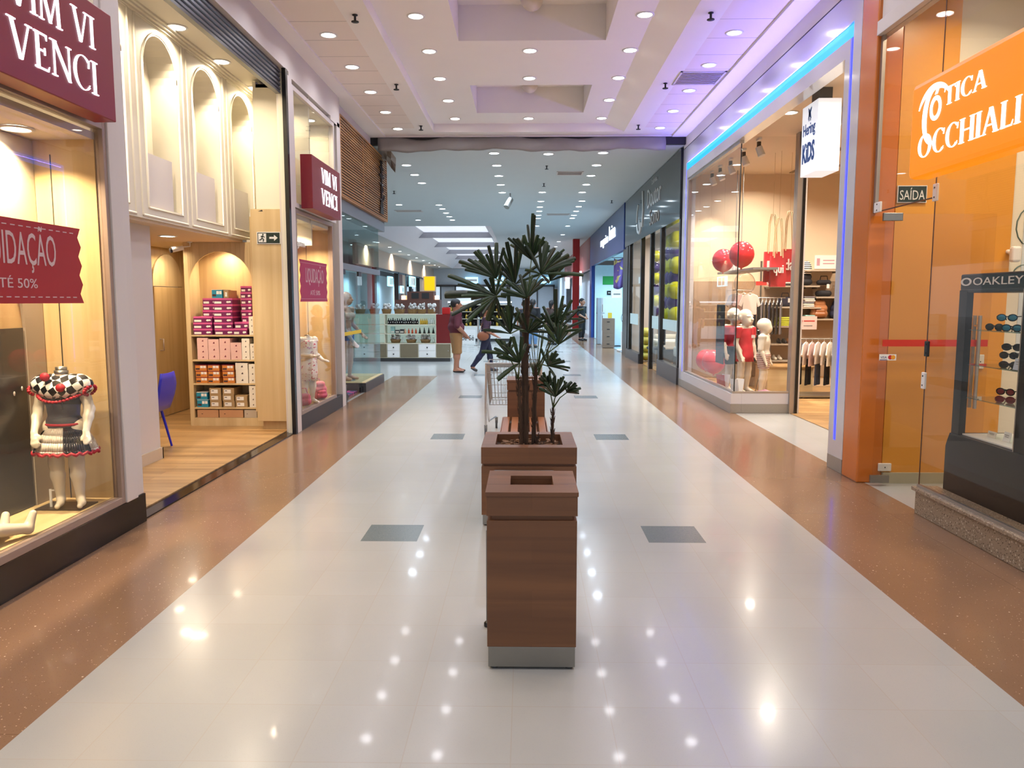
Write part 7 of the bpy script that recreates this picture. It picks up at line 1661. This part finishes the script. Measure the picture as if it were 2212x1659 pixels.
for rI in range(7):
    for k in range(3):
        ye = rI % 2 == 0; x, y, z = 3.46+.05*random.random(), 17.85+.42*k+.12*(rI%2), 3.06-.285*rI
        lb = '%s balloon in the near balloon wall, %s row from the top, %s from the right' % ('yellow' if ye else 'purple', ORD[rI], ORD[k])
        lb = '%s balloon in the near balloon wall, row %s, place %s' % ('yellow' if ye else 'purple', ORD[rI], ORD[k]); g = ('yellow' if ye else 'purple')+' balloons in the mattress shop'
        p = BYP if ye else BPP
        if ye and fy: p.location = (x,y,z); p['label'] = lb; p['group'] = g; fy = False
        elif not ye and fp: p.location = (x,y,z); p['label'] = lb; p['group'] = g; fp = False
        else: dup(p, (x,y,z), None, lb, g)
for k in range(7):
    ye = k % 2 == 0; r_ = dup(BYP if ye else BPP, (3.45,20.45+.16*(k%2),2.85-.29*k), None, '%s balloon in the slim column behind the mid pane, %s from the top' % ('yellow' if ye else 'purple', ORD[k]), ('yellow' if ye else 'purple')+' balloons in the mattress shop'); r_.scale = (.68,.68,.68)
def mattress(x0, x1, y0, y1, z, lb):
    t = thing('bed', lb, 'bed', ((x0+x1)/2,(y0+y1)/2,.01)); m = MB(M['dark']); m.box(x0,x1,y0,y1,.01,z-.24); m.obj('base', t); m = MB(M['white']); m.box(x0,x1,y0,y1,z-.24,z); m.obj('mattress', t, bevel=.04); m = MB(CL['cream']); m.cbox(((x0+x1)/2,y1-.25,z+.06),(x1-x0-.3,.36,.12)); m.obj('pillow', t, bevel=.05)
mattress(3.5,5.0,16.4,18.2,.62,'white mattress bed below the near balloon wall'); mattress(3.6,5.1,20.9,22.6,.60,'white mattress bed behind the far pane of the mattress shop')
t = thing('wrapped_pillows', 'tall clear bag of wrapped yellow pillows at the far pane', 'pillows', (3.32,21.4,.01)); mb = MB(plain('wrapped_yellow',(206,200,90),.4,var=.2)); 
for k in range(4): mb.ell((3.36,21.4,.16+.22*k),(.16,.24,.13),14,8)
mb.obj('pillows', t)
t = thing('hanging_pillow', 'white wrapped pillow hanging at the near pane of the mattress shop', 'pillow', (3.3,16.55,.55)); mb = MB(M['white']); mb.ell((3.3,16.6,.80),(.06,.17,.27),14,10); mb.obj('pillow', t); mb = MB(M['alu']); mb.tube((3.3,16.6,1.05),(3.3,16.6,1.9),.006); mb.obj('hook_rod', t)
t = thing('office_chair', 'black office chair in the open doorway of the mattress shop', 'chair', (3.35,20.0,.01)); mb = MB(M['black_m']); mb.cbox((3.4,20.0,.46),(.42,.44,.07)); mb.obj('seat', t, bevel=.02); mb = MB(M['black_m']); mb.cbox((3.58,20.0,.80),(.06,.42,.5)); mb.obj('backrest', t, bevel=.02); mb = MB(M['steel']); mb.tube((3.4,20.0,.08),(3.4,20.0,.43),.025)
for k in range(5): a = 2*PI*k/5; mb.tube((3.4,20.0,.08),(3.4+.25*math.cos(a),20.0+.25*math.sin(a),.05),.018,.012)
mb.obj('star_base', t)

# ================================================================== APPLIANCE SHOP (blue)
t = thing('appliance_sign', 'deep blue fascia with lit white magazine luiza lettering', 'sign', (XS+.1,30,3.26))
mb = MB(plain('blue_fascia', (40,58,110), .3, var=.03)); mb.box(XS,XS+.14,24.05,36.6,3.26,4.66); mb.obj('fascia_panel', t); mb = MB(M['blue']); mb.box(XS-.02,XS+.14,24.0,24.06,3.26,4.665); mb.obj('corner_trim', t)
mb = MB(glow('cool_lit_letters',(226,244,255),2.2)); text(mb,'magazine',(XS,31.4,3.72),RU,RW,2.7,.42,.02); mb.obj('lettering', t, label='lit white letters reading magazine'); mb = MB(bpy.data.materials['cool_lit_letters']); text(mb,'luiza',(XS,28.3,3.84),RU,RW,1.9,.50,.02); mb.obj('lettering', t, label='lit white letters reading luiza')
mb = MB(M['blue']); mb.box(XS,XS+.5,35.6,36.6,0,3.26); struct(mb, 'wall_right_blue_pier')
mb = MB(M['black']); mb.box(XS+.02,XS+.12,24.0,24.4,0,3.26); struct(mb, 'wall_right_black_post')
APW = plain('appliance_wall', (214,232,236), .5); mb = MB(APW); mb.box(3.2,9,35.5,35.6,0,3.3); mb.box(8.45,8.5,24,35.6,0,4.6); mb.mat(M['green']); mb.box(3.55,9,35.48,35.5,2.42,2.80); struct(mb, 'wall_appliance_shop')
mb = MB(APW); mb.box(3.19,8.5,24.0,35.6,3.5,3.56); struct(mb, 'ceiling_appliance_shop'); mb = MB(plain('blue_grey_floor',(150,172,186),.2)); mb.box(3.16,8.5,24.0,35.5,.003,.012); struct(mb, 'floor_appliance_shop')
L_AP = lamp_data('appliance_lamp', (196,236,255), 130, .5)
for x, y in ((4.4,26.5),(4.4,30),(4.2,33.5),(6.5,29)): light_at(L_AP, x, y, 3.45)
t = thing('exit_sign', 'small dark exit sign on the pale wall of the appliance shop', 'sign', (3.9,35.47,1.95)); mb = MB(M['black']); mb.box(3.75,4.10,35.46,35.48,1.96,2.14); mb.obj('sign_plate', t); mb = MB(M['white']); mb.prism([(0,.03),(.05,0),(.05,.02),(.12,.02),(.12,.04),(.05,.04),(.05,.06)],(3.79,35.46,2.02),(1,0,0),(0,0,1),(0,-1,0),.004); mb.box(3.98,4.05,35.455,35.46,2.0,2.10); mb.obj('arrow', t)
t = thing('hanging_flag', 'purple patterned flag hanging in the blue shop entrance', 'flag', (3.35,27.0,2.1)); mb = MB(blotch('flag_print',(84,62,120),(170,150,90),5,.60)); vs = []; fs = []
for i in range(15):
    for j in range(9): vs.append((3.08+.62*i/14, 27.0+.06*math.sin(i*.9+j*.3), 3.15-1.02*j/8-.05*math.sin(i*.5)))
for i in range(14):
    for j in range(8): a = i*9+j; fs.append([a,a+9,a+10,a+1])
mb.add(vs, fs, True); o = mb.obj('cloth', t); o.modifiers.new('t','SOLIDIFY').thickness = .004; mb = MB(M['steel']); mb.tube((3.0,27.0,3.17),(3.8,27.0,3.17),.012); mb.tube((3.7,27.0,3.17),(3.7,27.0,3.5),.01); mb.obj('rod', t)
FRG = plain('fridge_white', (214,230,238), .3)
t = thing('refrigerator', 'tall white refrigerator at the entrance of the blue shop', 'refrigerator', (3.24,28.7,.012)); mb = MB(FRG); mb.box(2.920,3.600,28.35,29.05,.05,1.80); mb.obj('body', t, bevel=.01); mb = MB(FRG); mb.box(2.860,2.918,28.36,29.04,.06,1.22); d = mb.obj('door', t); mb = MB(M['alu']); mb.box(2.835,2.860,28.40,28.43,.6,1.15); mb.obj('handle', d); mb = MB(FRG); mb.box(2.860,2.918,28.36,29.04,1.24,1.79); d = mb.obj('freezer_door', t); mb = MB(M['alu']); mb.box(2.835,2.860,28.40,28.43,1.28,1.55); mb.obj('handle', d); mb = MB(M['dark']); mb.box(2.940,3.580,28.37,29.03,.012,.05); mb.obj('plinth', t); mb = MB(plain('energy_label',(226,190,60),.5)); mb.box(3.040,3.190,28.345,28.35,.9,1.25); mb.obj('energy_label', t)
t = thing('refrigerator', 'narrower refrigerator just left of the tall white one', 'refrigerator', (3.0,30.2,.012)); mb = MB(plain('fridge_grey',(166,176,184),.3)); mb.box(2.810,3.360,29.9,30.5,.012,1.80); mb.obj('body', t, bevel=.01); mb = MB(M['black_m']); mb.box(2.800,2.810,29.9,30.5,1.2,1.21); mb.obj('door_gap', t)
t = thing('water_cooler', 'white boxed appliance on top of the tall refrigerator', 'box', (3.34,28.7,1.80)); mb = MB(M['white']); mb.box(3.190,3.540,28.4,28.8,1.802,2.10); mb.obj('carton', t); mb = MB(M['grey']); mb.box(3.240,3.490,28.398,28.4,1.9,1.95); mb.obj('print', t)
for k in range(4):
    t = thing('carton', 'brown appliance carton, %s in the stack before the refrigerator' % ('bottom','second up','third up','top')[k], 'box', (2.98,27.9,.012), 'brown cartons before the refrigerator'); z = .014+.262*k; mb = MB(plain('carton_brown',(132,112,96),.7) if k == 0 else bpy.data.materials['carton_brown']); mb.box(2.800,3.200,27.5,27.95,z,z+.26); mb.obj('carton_body', t); mb = MB(M['black_m']); mb.box(2.920,3.020,27.497,27.5,z+.12,z+.15); mb.obj('print', t)
t = thing('floor_fan', 'black pedestal fan beside the appliance boxes', 'fan', (3.55,26.4,.012)); mb = MB(M['black_m']); mb.lathe([(.001,0),(.20,0),(.20,.03),(.001,.05)],(3.55,26.4,.012),20); mb.obj('base', t); mb = MB(M['black_m']); mb.tube((3.55,26.4,.05),(3.55,26.4,1.05),.018); mb.obj('pole', t); mb = MB(M['black_m'])
for r_ in (.08,.15,.22,.27): mb.path([(3.55+r_*math.cos(a),26.33,1.1+r_*math.sin(a)) for a in [2*PI*i/24 for i in range(25)]],.007,5)
for k in range(16): a = 2*PI*k/16; mb.tube((3.55,26.33,1.1),(3.55+.27*math.cos(a),26.33,1.1+.27*math.sin(a)),.003,n=4)
mb.obj('grille', t); mb = MB(M['black_m'])
for k in range(3): a = 2*PI*k/3; mb.cbox((3.55+.12*math.cos(a),26.37,1.1+.12*math.sin(a)),(.2,.01,.10),M=Matrix.Rotation(-a,3,'Y')@Matrix.Rotation(.4,3,'X'))
mb.obj('blades', t)
t = thing('fan_carton', 'white and yellow printed carton under the pedestal fan', 'box', (3.45,25.9,.012)); mb = MB(M['white']); mb.box(3.25,3.62,25.7,26.1,.05,.66); mb.obj('carton_body', t); mb = MB(bpy.data.materials['energy_label']); mb.box(3.28,3.58,25.695,25.7,.30,.60); mb.obj('print', t); mb = MB(M['white']); mb.box(3.12,3.7,25.6,26.2,.012,.05); mb.obj('pallet_board', t)

# ================================================================== FAR END OF THE MALL
RP_ = plain('red_pillar', (186,30,26), .4)
for k, (x0, x1, y0, y1) in enumerate(((2.34,2.66,38.0,38.4),(2.75,3.1,44.5,45.0))):
    mb = MB(RP_); mb.box(x0,x1,y0,y1,.3 if k == 0 else 0,4.67); 
    if k == 0: mb.mat(M['white']); mb.box(x0-.02,x1+.02,y0-.02,y1+.02,0,.3)
    struct(mb, 'wall_right_red_pillar' if k == 0 else 'wall_right_red_pillar_far')
mb = MB(plain('red_brown_fascia',(150,70,64),.4)); mb.box(3.05,3.2,36.7,60,3.2,4.67); mb.mat(plain('far_shop_wall',(186,196,204),.5)); mb.box(3.6,3.7,36.7,60,0,3.3); mb.box(3.05,3.2,60,90,0,4.67); struct(mb, 'wall_right_far')
for k, (y, z) in enumerate(((41,2.5),(52,2.5))):
    t = thing('lit_shop_sign', 'white lit projecting sign beyond the red pillar, %s' % ('nearer one','farther one')[k], 'sign', (2.9,y,z), 'lit projecting signs on the far right'); mb = MB(glow('white_sign',(226,240,255),1.4) if k == 0 else bpy.data.materials['white_sign']); mb.box(2.7,3.0,y,y+.12,z,z+.75); mb.obj('panel', t); mb = MB(M['alu']); mb.box(3.0,3.06,y+.04,y+.08,z+.3,z+.4); mb.obj('arm', t)
mb = MB(plain('end_wall',(206,218,228),.5)); mb.box(-30,8,73,73.3,0,4.67); struct(mb, 'wall_back')
mb = MB(plain('end_arch',(214,224,234),.5)); mb.prism([(6*math.cos(PI*i/20)*.9, 3.2*math.sin(PI*i/20)) for i in range(21)], (0,72.9,.2), (1,0,0), (0,0,1), (0,-1,0), .1); struct(mb, 'trim_end_arch')
LWN = glow('added_pane_glow',(196,220,238),.85)  # pale glowing panes added on the end wall to brighten the far hall
r = structroot('window_9', (0,72.8,0)); mb = MB(LWN)
for (x0, x1) in ((-6.5,-4.2),(-3.9,-1.6),(1.2,2.6),(-12,-8)): mb.box(x0,x1,72.82,72.88,.1,3.0)
mb.obj('added_glow_panes', r); mb = MB(M['dark'])
for x in (-6.6,-4.1,-1.5,1.1,2.65,-8,-12.1): mb.box(x,x+.12,72.7,72.86,0,3.1)
mb.box(-12.1,2.8,72.7,72.86,3.0,3.2); mb.obj('dark_frames', r)
for k, (x, w_, c) in enumerate(((-5.6,1.2,'cyan_sign'),(-3.0,1.0,'white_sign'),(1.5,.9,'cyan_sign'))):
    t = thing('lit_shop_sign', 'tiny glowing sign on the end wall of the mall, %s from the left' % ORD[k], 'sign', (x,72.6,3.3), 'glowing signs on the end wall'); mb = MB(glow('cyan_sign_b',(150,220,255),1.8) if k == 0 else bpy.data.materials['cyan_sign_b']); mb.box(x,x+w_,72.55,72.68,3.3,3.9); mb.obj('panel', t); mb = MB(M['white']); mb.box(x+.1,x+w_-.1,72.54,72.55,3.5,3.7); mb.obj('letter_band', t)
# left far shopfronts beside the skylight
XF = -8.6; BE = plain('far_beige_wall',(206,190,172),.6)
mb = MB(BE); mb.box(XF-.3,XF,40,88,3.6,4.67); mb.box(XF-.3,XF,63,72,0,3.6); mb.box(XF-.3,XF,54.2,55.6,0,3.6); mb.mat(plain('far_brown_column',(112,70,60),.5)); mb.box(XF-.3,XF+.02,52.6,54.2,0,3.6); mb.mat(M['black']); 
for y in (44.5,52.4,55.6,58.5,62.8,72,78): mb.box(XF-.2,XF+.03,y,y+.22,0,3.6)
mb.box(XF-.2,XF+.03,44.5,88,3.5,3.62); mb.mat(plain('far_interior',(190,208,218),.5)); mb.box(XF-2.6,XF-2.5,40,88,0,3.6); struct(mb, 'wall_left_far')
mb = MB(M['black_m']); mb.box(XF-.2,XF-.1,59.0,60.2,0,2.6); struct(mb, 'door_5')
L_FS = lamp_data('far_shop_lamp',(206,236,255),160,.5)
for y in (48,58,66): light_at(L_FS, XF-1.3, y, 3.5)
CY = glow('cyan_sign',(120,220,255),2.6)
for k, (y, w_, z, h) in enumerate(((57.0,2.6,2.75,.75),(52.8,1.0,2.2,.5),(48.0,1.4,2.6,.6))):
    t = thing('lit_shop_sign', ['large glowing cyan shop sign on the far left shopfronts','small greenish lit sign on the brown far column','glowing sign in the farthest-left far shopfront'][k], 'sign', (XF+.2,y+w_/2,z), 'glowing signs on the far left'); mb = MB(CY); mb.box(XF+.05,XF+.18,y,y+w_,z,z+h); mb.obj('light_panel', t); mb = MB(M['white']); mb.box(XF+.18,XF+.19,y+w_*.15,y+w_*.4,z+.1,z+h-.1); mb.box(XF+.18,XF+.19,y+w_*.5,y+w_*.85,z+.1,z+h-.1); mb.obj('letter_blocks', t)
t = thing('wall_poster', 'framed pinkish poster panel on the far left wall', 'poster', (XF+.05,74,2.0)); mb = MB(M['dark']); mb.box(XF+.0,XF+.06,72.6,77.6,1.9,3.4); mb.obj('frame', t); mb = MB(plain('poster_pink',(190,160,168),.5)); mb.box(XF+.06,XF+.08,72.9,77.3,2.0,2.9); mb.obj('picture', t)
# perfume counter in the middle distance
t = thing('perfume_counter', 'white perfume counter with dark product rows in the middle distance', 'counter', (-2.2,33,0))
mb = MB(M['white']); mb.box(-3.2,-.55,32.0,32.8,.12,.62); mb.obj('base', t); mb = MB(M['dark']); mb.box(-3.15,-.6,32.05,32.75,0,.12); mb.obj('plinth', t); mb = MB(M['black_m']); mb.box(-3.2,-.55,32.5,32.6,.62,1.5); mb.obj('back_panel', t)
for z in (.62,.92,1.22,1.5): mb = MB(CRK); mb.box(-3.2,-.55,32.05,32.6,z,z+.025); mb.obj('shelf', t)
mb = MB(glow('counter_light',(226,244,255),1.6)); mb.box(-3.2,-.55,32.0,32.6,1.60,1.66); mb.obj('light_box', t)
for x in (-3.2,-.59): mb = MB(M['dark']); mb.box(x,x+.04,32.3,32.5,1.5,1.60); mb.obj('post', t)
random.seed(6)
for r_ in range(3):
    for k in range(16):
        x, z = -3.08+.16*k, .646+.30*r_; m = MB(BTL['yb'[(k//2)%2]]); h = random.uniform(.14,.22); m.lathe([(.001,0),(.05,0),(.05,h*.7),(.02,h*.8),(.02,h),(.001,h)], (x,32.2,z), 8)
        single(m, 'perfume_bottle', '%s perfume bottle on the %s shelf of the far counter, %s from the left' % ('amber' if 'yb'[(k//2)%2] == 'y' else 'black', ('lower','middle','upper')[r_], ORD[k]), 'bottle', (x,32.2,z), 'perfume bottles on the far counter')
t = thing('queue_post', 'shiny steel queue post by the perfume counter', 'post', (-1.75,29,0)); mb = MB(M['chrome']); mb.lathe([(.001,.02),(.17,.02),(.17,0)],(-1.75,29,0),20); mb.obj('base', t); mb = MB(M['chrome']); mb.tube((-1.75,29,.02),(-1.75,29,1.0),.045); mb.obj('column', t); mb = MB(M['steel']); mb.lathe([(.06,.98),(.06,1.06),(.001,1.07)],(-1.75,29,0),16); mb.obj('cap', t)
t = thing('floor_banner', 'white floor-standing board with dark letters beside the man', 'board', (-1.95,30.2,0)); mb = MB(M['white']); mb.box(-2.6,-1.95,30.2,30.3,0,.55); mb.obj('board', t); mb = MB(M['black_m']); text(mb,'de Sé',(-2.5,30.2,.14),(1,0,0),(0,0,1),.5,.2,.006); mb.obj('lettering', t)
t = thing('waste_bin', 'small black bin beside the steel queue post', 'bin', (-1.5,29.4,0)); mb = MB(M['black_m']); mb.lathe([(.001,0),(.16,0),(.19,.4),(.17,.4),(.15,.03),(.001,.03)],(-1.5,29.4,0),18); mb.obj('bucket', t)
t = thing('ceiling_camera', 'ceiling-hung security camera left of the palm top', 'camera', (-.45,22.0,4.4)); mb = MB(M['grey']); mb.tube((-.42,22,4.68),(-.42,22,4.55),.02); mb.obj('stem', t); mb = MB(plain('camera_grey',(150,156,152),.4)); mb.tube((-.40,22,4.52),(-.52,21.85,4.28),.075,.085,14); mb.obj('housing', t)

# ================================================================== PEOPLE
def person(loc, rz, H, lb, J, top, bot, shoe, hair='short', build=1.0, belly=0.0, bust=0.0, sleeve=.70, hem=.28, res=.012, waist=.545):
    t = thing('person', lb, 'person', loc); base = (loc[0],loc[1],loc[2]+.012)
    g = body(H, J, build=build, belly=belly, bust=bust); X = lambda ks: xf(allp(g, ks), base, rz); z0 = base[2]; zc = lambda f: z0+f*H
    blob('body', X(None), M['skin'], t, res*.8, .018)
    blob('shirt', X(['torso'])+xf([p for s in 'LR' for p in g['arm'+s][:1]], base, rz), top, t, res, .03, ((0,0,-1,-zc(waist-.04)),(0,0,1,zc(.825))), .014)
    legs = X(['legL','legR'])
    blob('trousers' if hem < .15 else 'shorts', [p for p in legs if p[0] == 'c' and (p[3] > .017*H or True)][:]+X(['torso'])[:1], bot, t, res, .025, ((0,0,-1,-zc(hem)),(0,0,1,zc(waist))), .016 if hem > .15 else .012)
    m = MB(shoe)
    for s in 'LR':
        V, F = sdf_mesh(xf(g['leg'+s][3:], base, rz), .010, .02, ((0,0,1,zc(.05)) if shoe is not M['black'] else (0,0,1,zc(.016)),)+((0,0,-1,-loc[2]),), .010); m.add(V, F, True)
    m.obj('shoes', t)
    h = g['head'][0]; r = .132*H
    hp = xf([('e',(h[1][0],h[1][1]+.02*r,h[1][2]+.06*r),(h[2][0]*1.05,h[2][1]*1.05,h[2][2]*1.08))], base, rz)
    if hair == 'long': hp += xf([('c',(0,.045*H,.93*H),(0,.055*H,.85*H),.045*H,.03*H)], base, rz)
    f = Vector((math.sin(rz),-math.cos(rz),0)); c = Vector(hp[0][1])
    fr = c+f*r*.30-Vector((0,0,1))*r*.05; nrm = (f-Vector((0,0,1))*.75).normalized()
    blob('hair', hp, M['hair'], t, .009, .01, ((nrm.x,nrm.y,nrm.z,nrm.dot(fr)),))
    m = MB(M['black'])
    for s in (-1,1): e = xf([('e',(s*.017*H,(-.012)*H-.49*r,.925*H+.02*r),(1,1,1))], base, rz)[0][1]; m.ell(e,(.008,.008,.007),8,6)
    m.obj('eyes', t); return t, g, base
person((-1.62,18.1,0), PI/2+.35, 1.70, 'heavy-set person in maroon T-shirt and khaki shorts, hands at pockets', dict(wrL=(-.10,-.12,.505), wrR=(.10,-.12,.505), elL=(-.165,.03,.64), elR=(.165,.03,.64), anL=(-.06,.03,.045), toL=(-.07,-.075,.016), anR=(.06,-.03,.045), toR=(.07,-.13,.016)), plain('maroon_tshirt',(96,40,52),.8), plain('khaki_shorts',(164,124,80),.8), M['black'], 'short', 1.18, .036, 0, .7, .255)
PLD = new_mat('plaid_shirt'); nt = PLD[1]
ck = [N(nt,'ShaderNodeTexWave',bands_direction=d) for d in 'XZ']
for n_ in ck: n_.inputs['Scale'].default_value = 7; nt.links.new(coords(nt), n_.inputs['Vector'])
c1 = mixc(nt, ck[0].outputs[1], lin((40,34,58)), lin((116,70,84))); c2 = mixc(nt, ck[1].outputs[1], lin((34,32,52)), c1); bsdf(nt, PLD[2], c2, .8)
person((-.93,18.25,0), PI/2+.1, 1.56, 'person in plaid shirt and navy trousers walking with a brown shoulder bag', dict(hiL=(-.05,0,.51), knL=(-.055,.055,.285), anL=(-.055,.20,.085), toL=(-.06,.15,.022), knR=(.055,-.06,.29), anR=(.055,-.085,.045), toR=(.06,-.175,.016), wrL=(-.13,-.14,.55), wrR=(.13,-.13,.56)), PLD[0], plain('navy_trousers',(36,40,66),.8), M['dark'], 'long', 1.0, .006, .03, .7, .075)
BGM = plain('brown_bag_leather',(150,92,62),.5)
t = thing('shoulder_bag', 'brown rounded shoulder bag hanging at the hip of the walking person', 'bag', (-1.0,18.08,.76)); blob('pouch', [('e',(-.98,18.04,.86),(.14,.05,.11))], BGM, t, .010, .01); mb = MB(BGM); mb.path([(-1.08,18.05,.92),(-1.0,18.12,1.15),(-.93,18.17,1.28),(-.88,18.10,1.1),(-.88,18.04,.92)],.008,6); mb.obj('strap', t)
DK = plain('black_uniform',(26,26,30),.8)
person((2.40,32.6,0), .9, 1.76, 'person in black uniform standing beside the blue pier', dict(wrL=(-.06,-.10,.56), wrR=(.06,-.10,.56)), DK, DK, M['black_m'], 'short', 1.05, .012, 0, .7, .07)
person((.28,27.6,0), PI-.2, 1.72, 'person in black top and blue jeans seen from behind, far middle', None, DK, plain('jeans',(96,128,166),.8), M['black_m'], 'long', 1.0, 0, 0, .7, .07)
person((-.02,28.4,0), PI, 1.66, 'dark-dressed person beyond the palm trunk, left of the jeans wearer', None, plain('charcoal_top',(44,44,52),.8), plain('dark_skirt_trousers',(40,40,48),.8), M['black_m'], 'short', 1.0, .01, 0, .7, .07)
person((1.02,29.5,0), PI-.6, 1.68, 'dark-clad person with bag right of the palm, far distance', None, plain('brown_top',(70,52,46),.8), plain('dark_trousers',(44,44,50),.8), M['black_m'], 'long', 1.0, .01, 0, .7, .07)
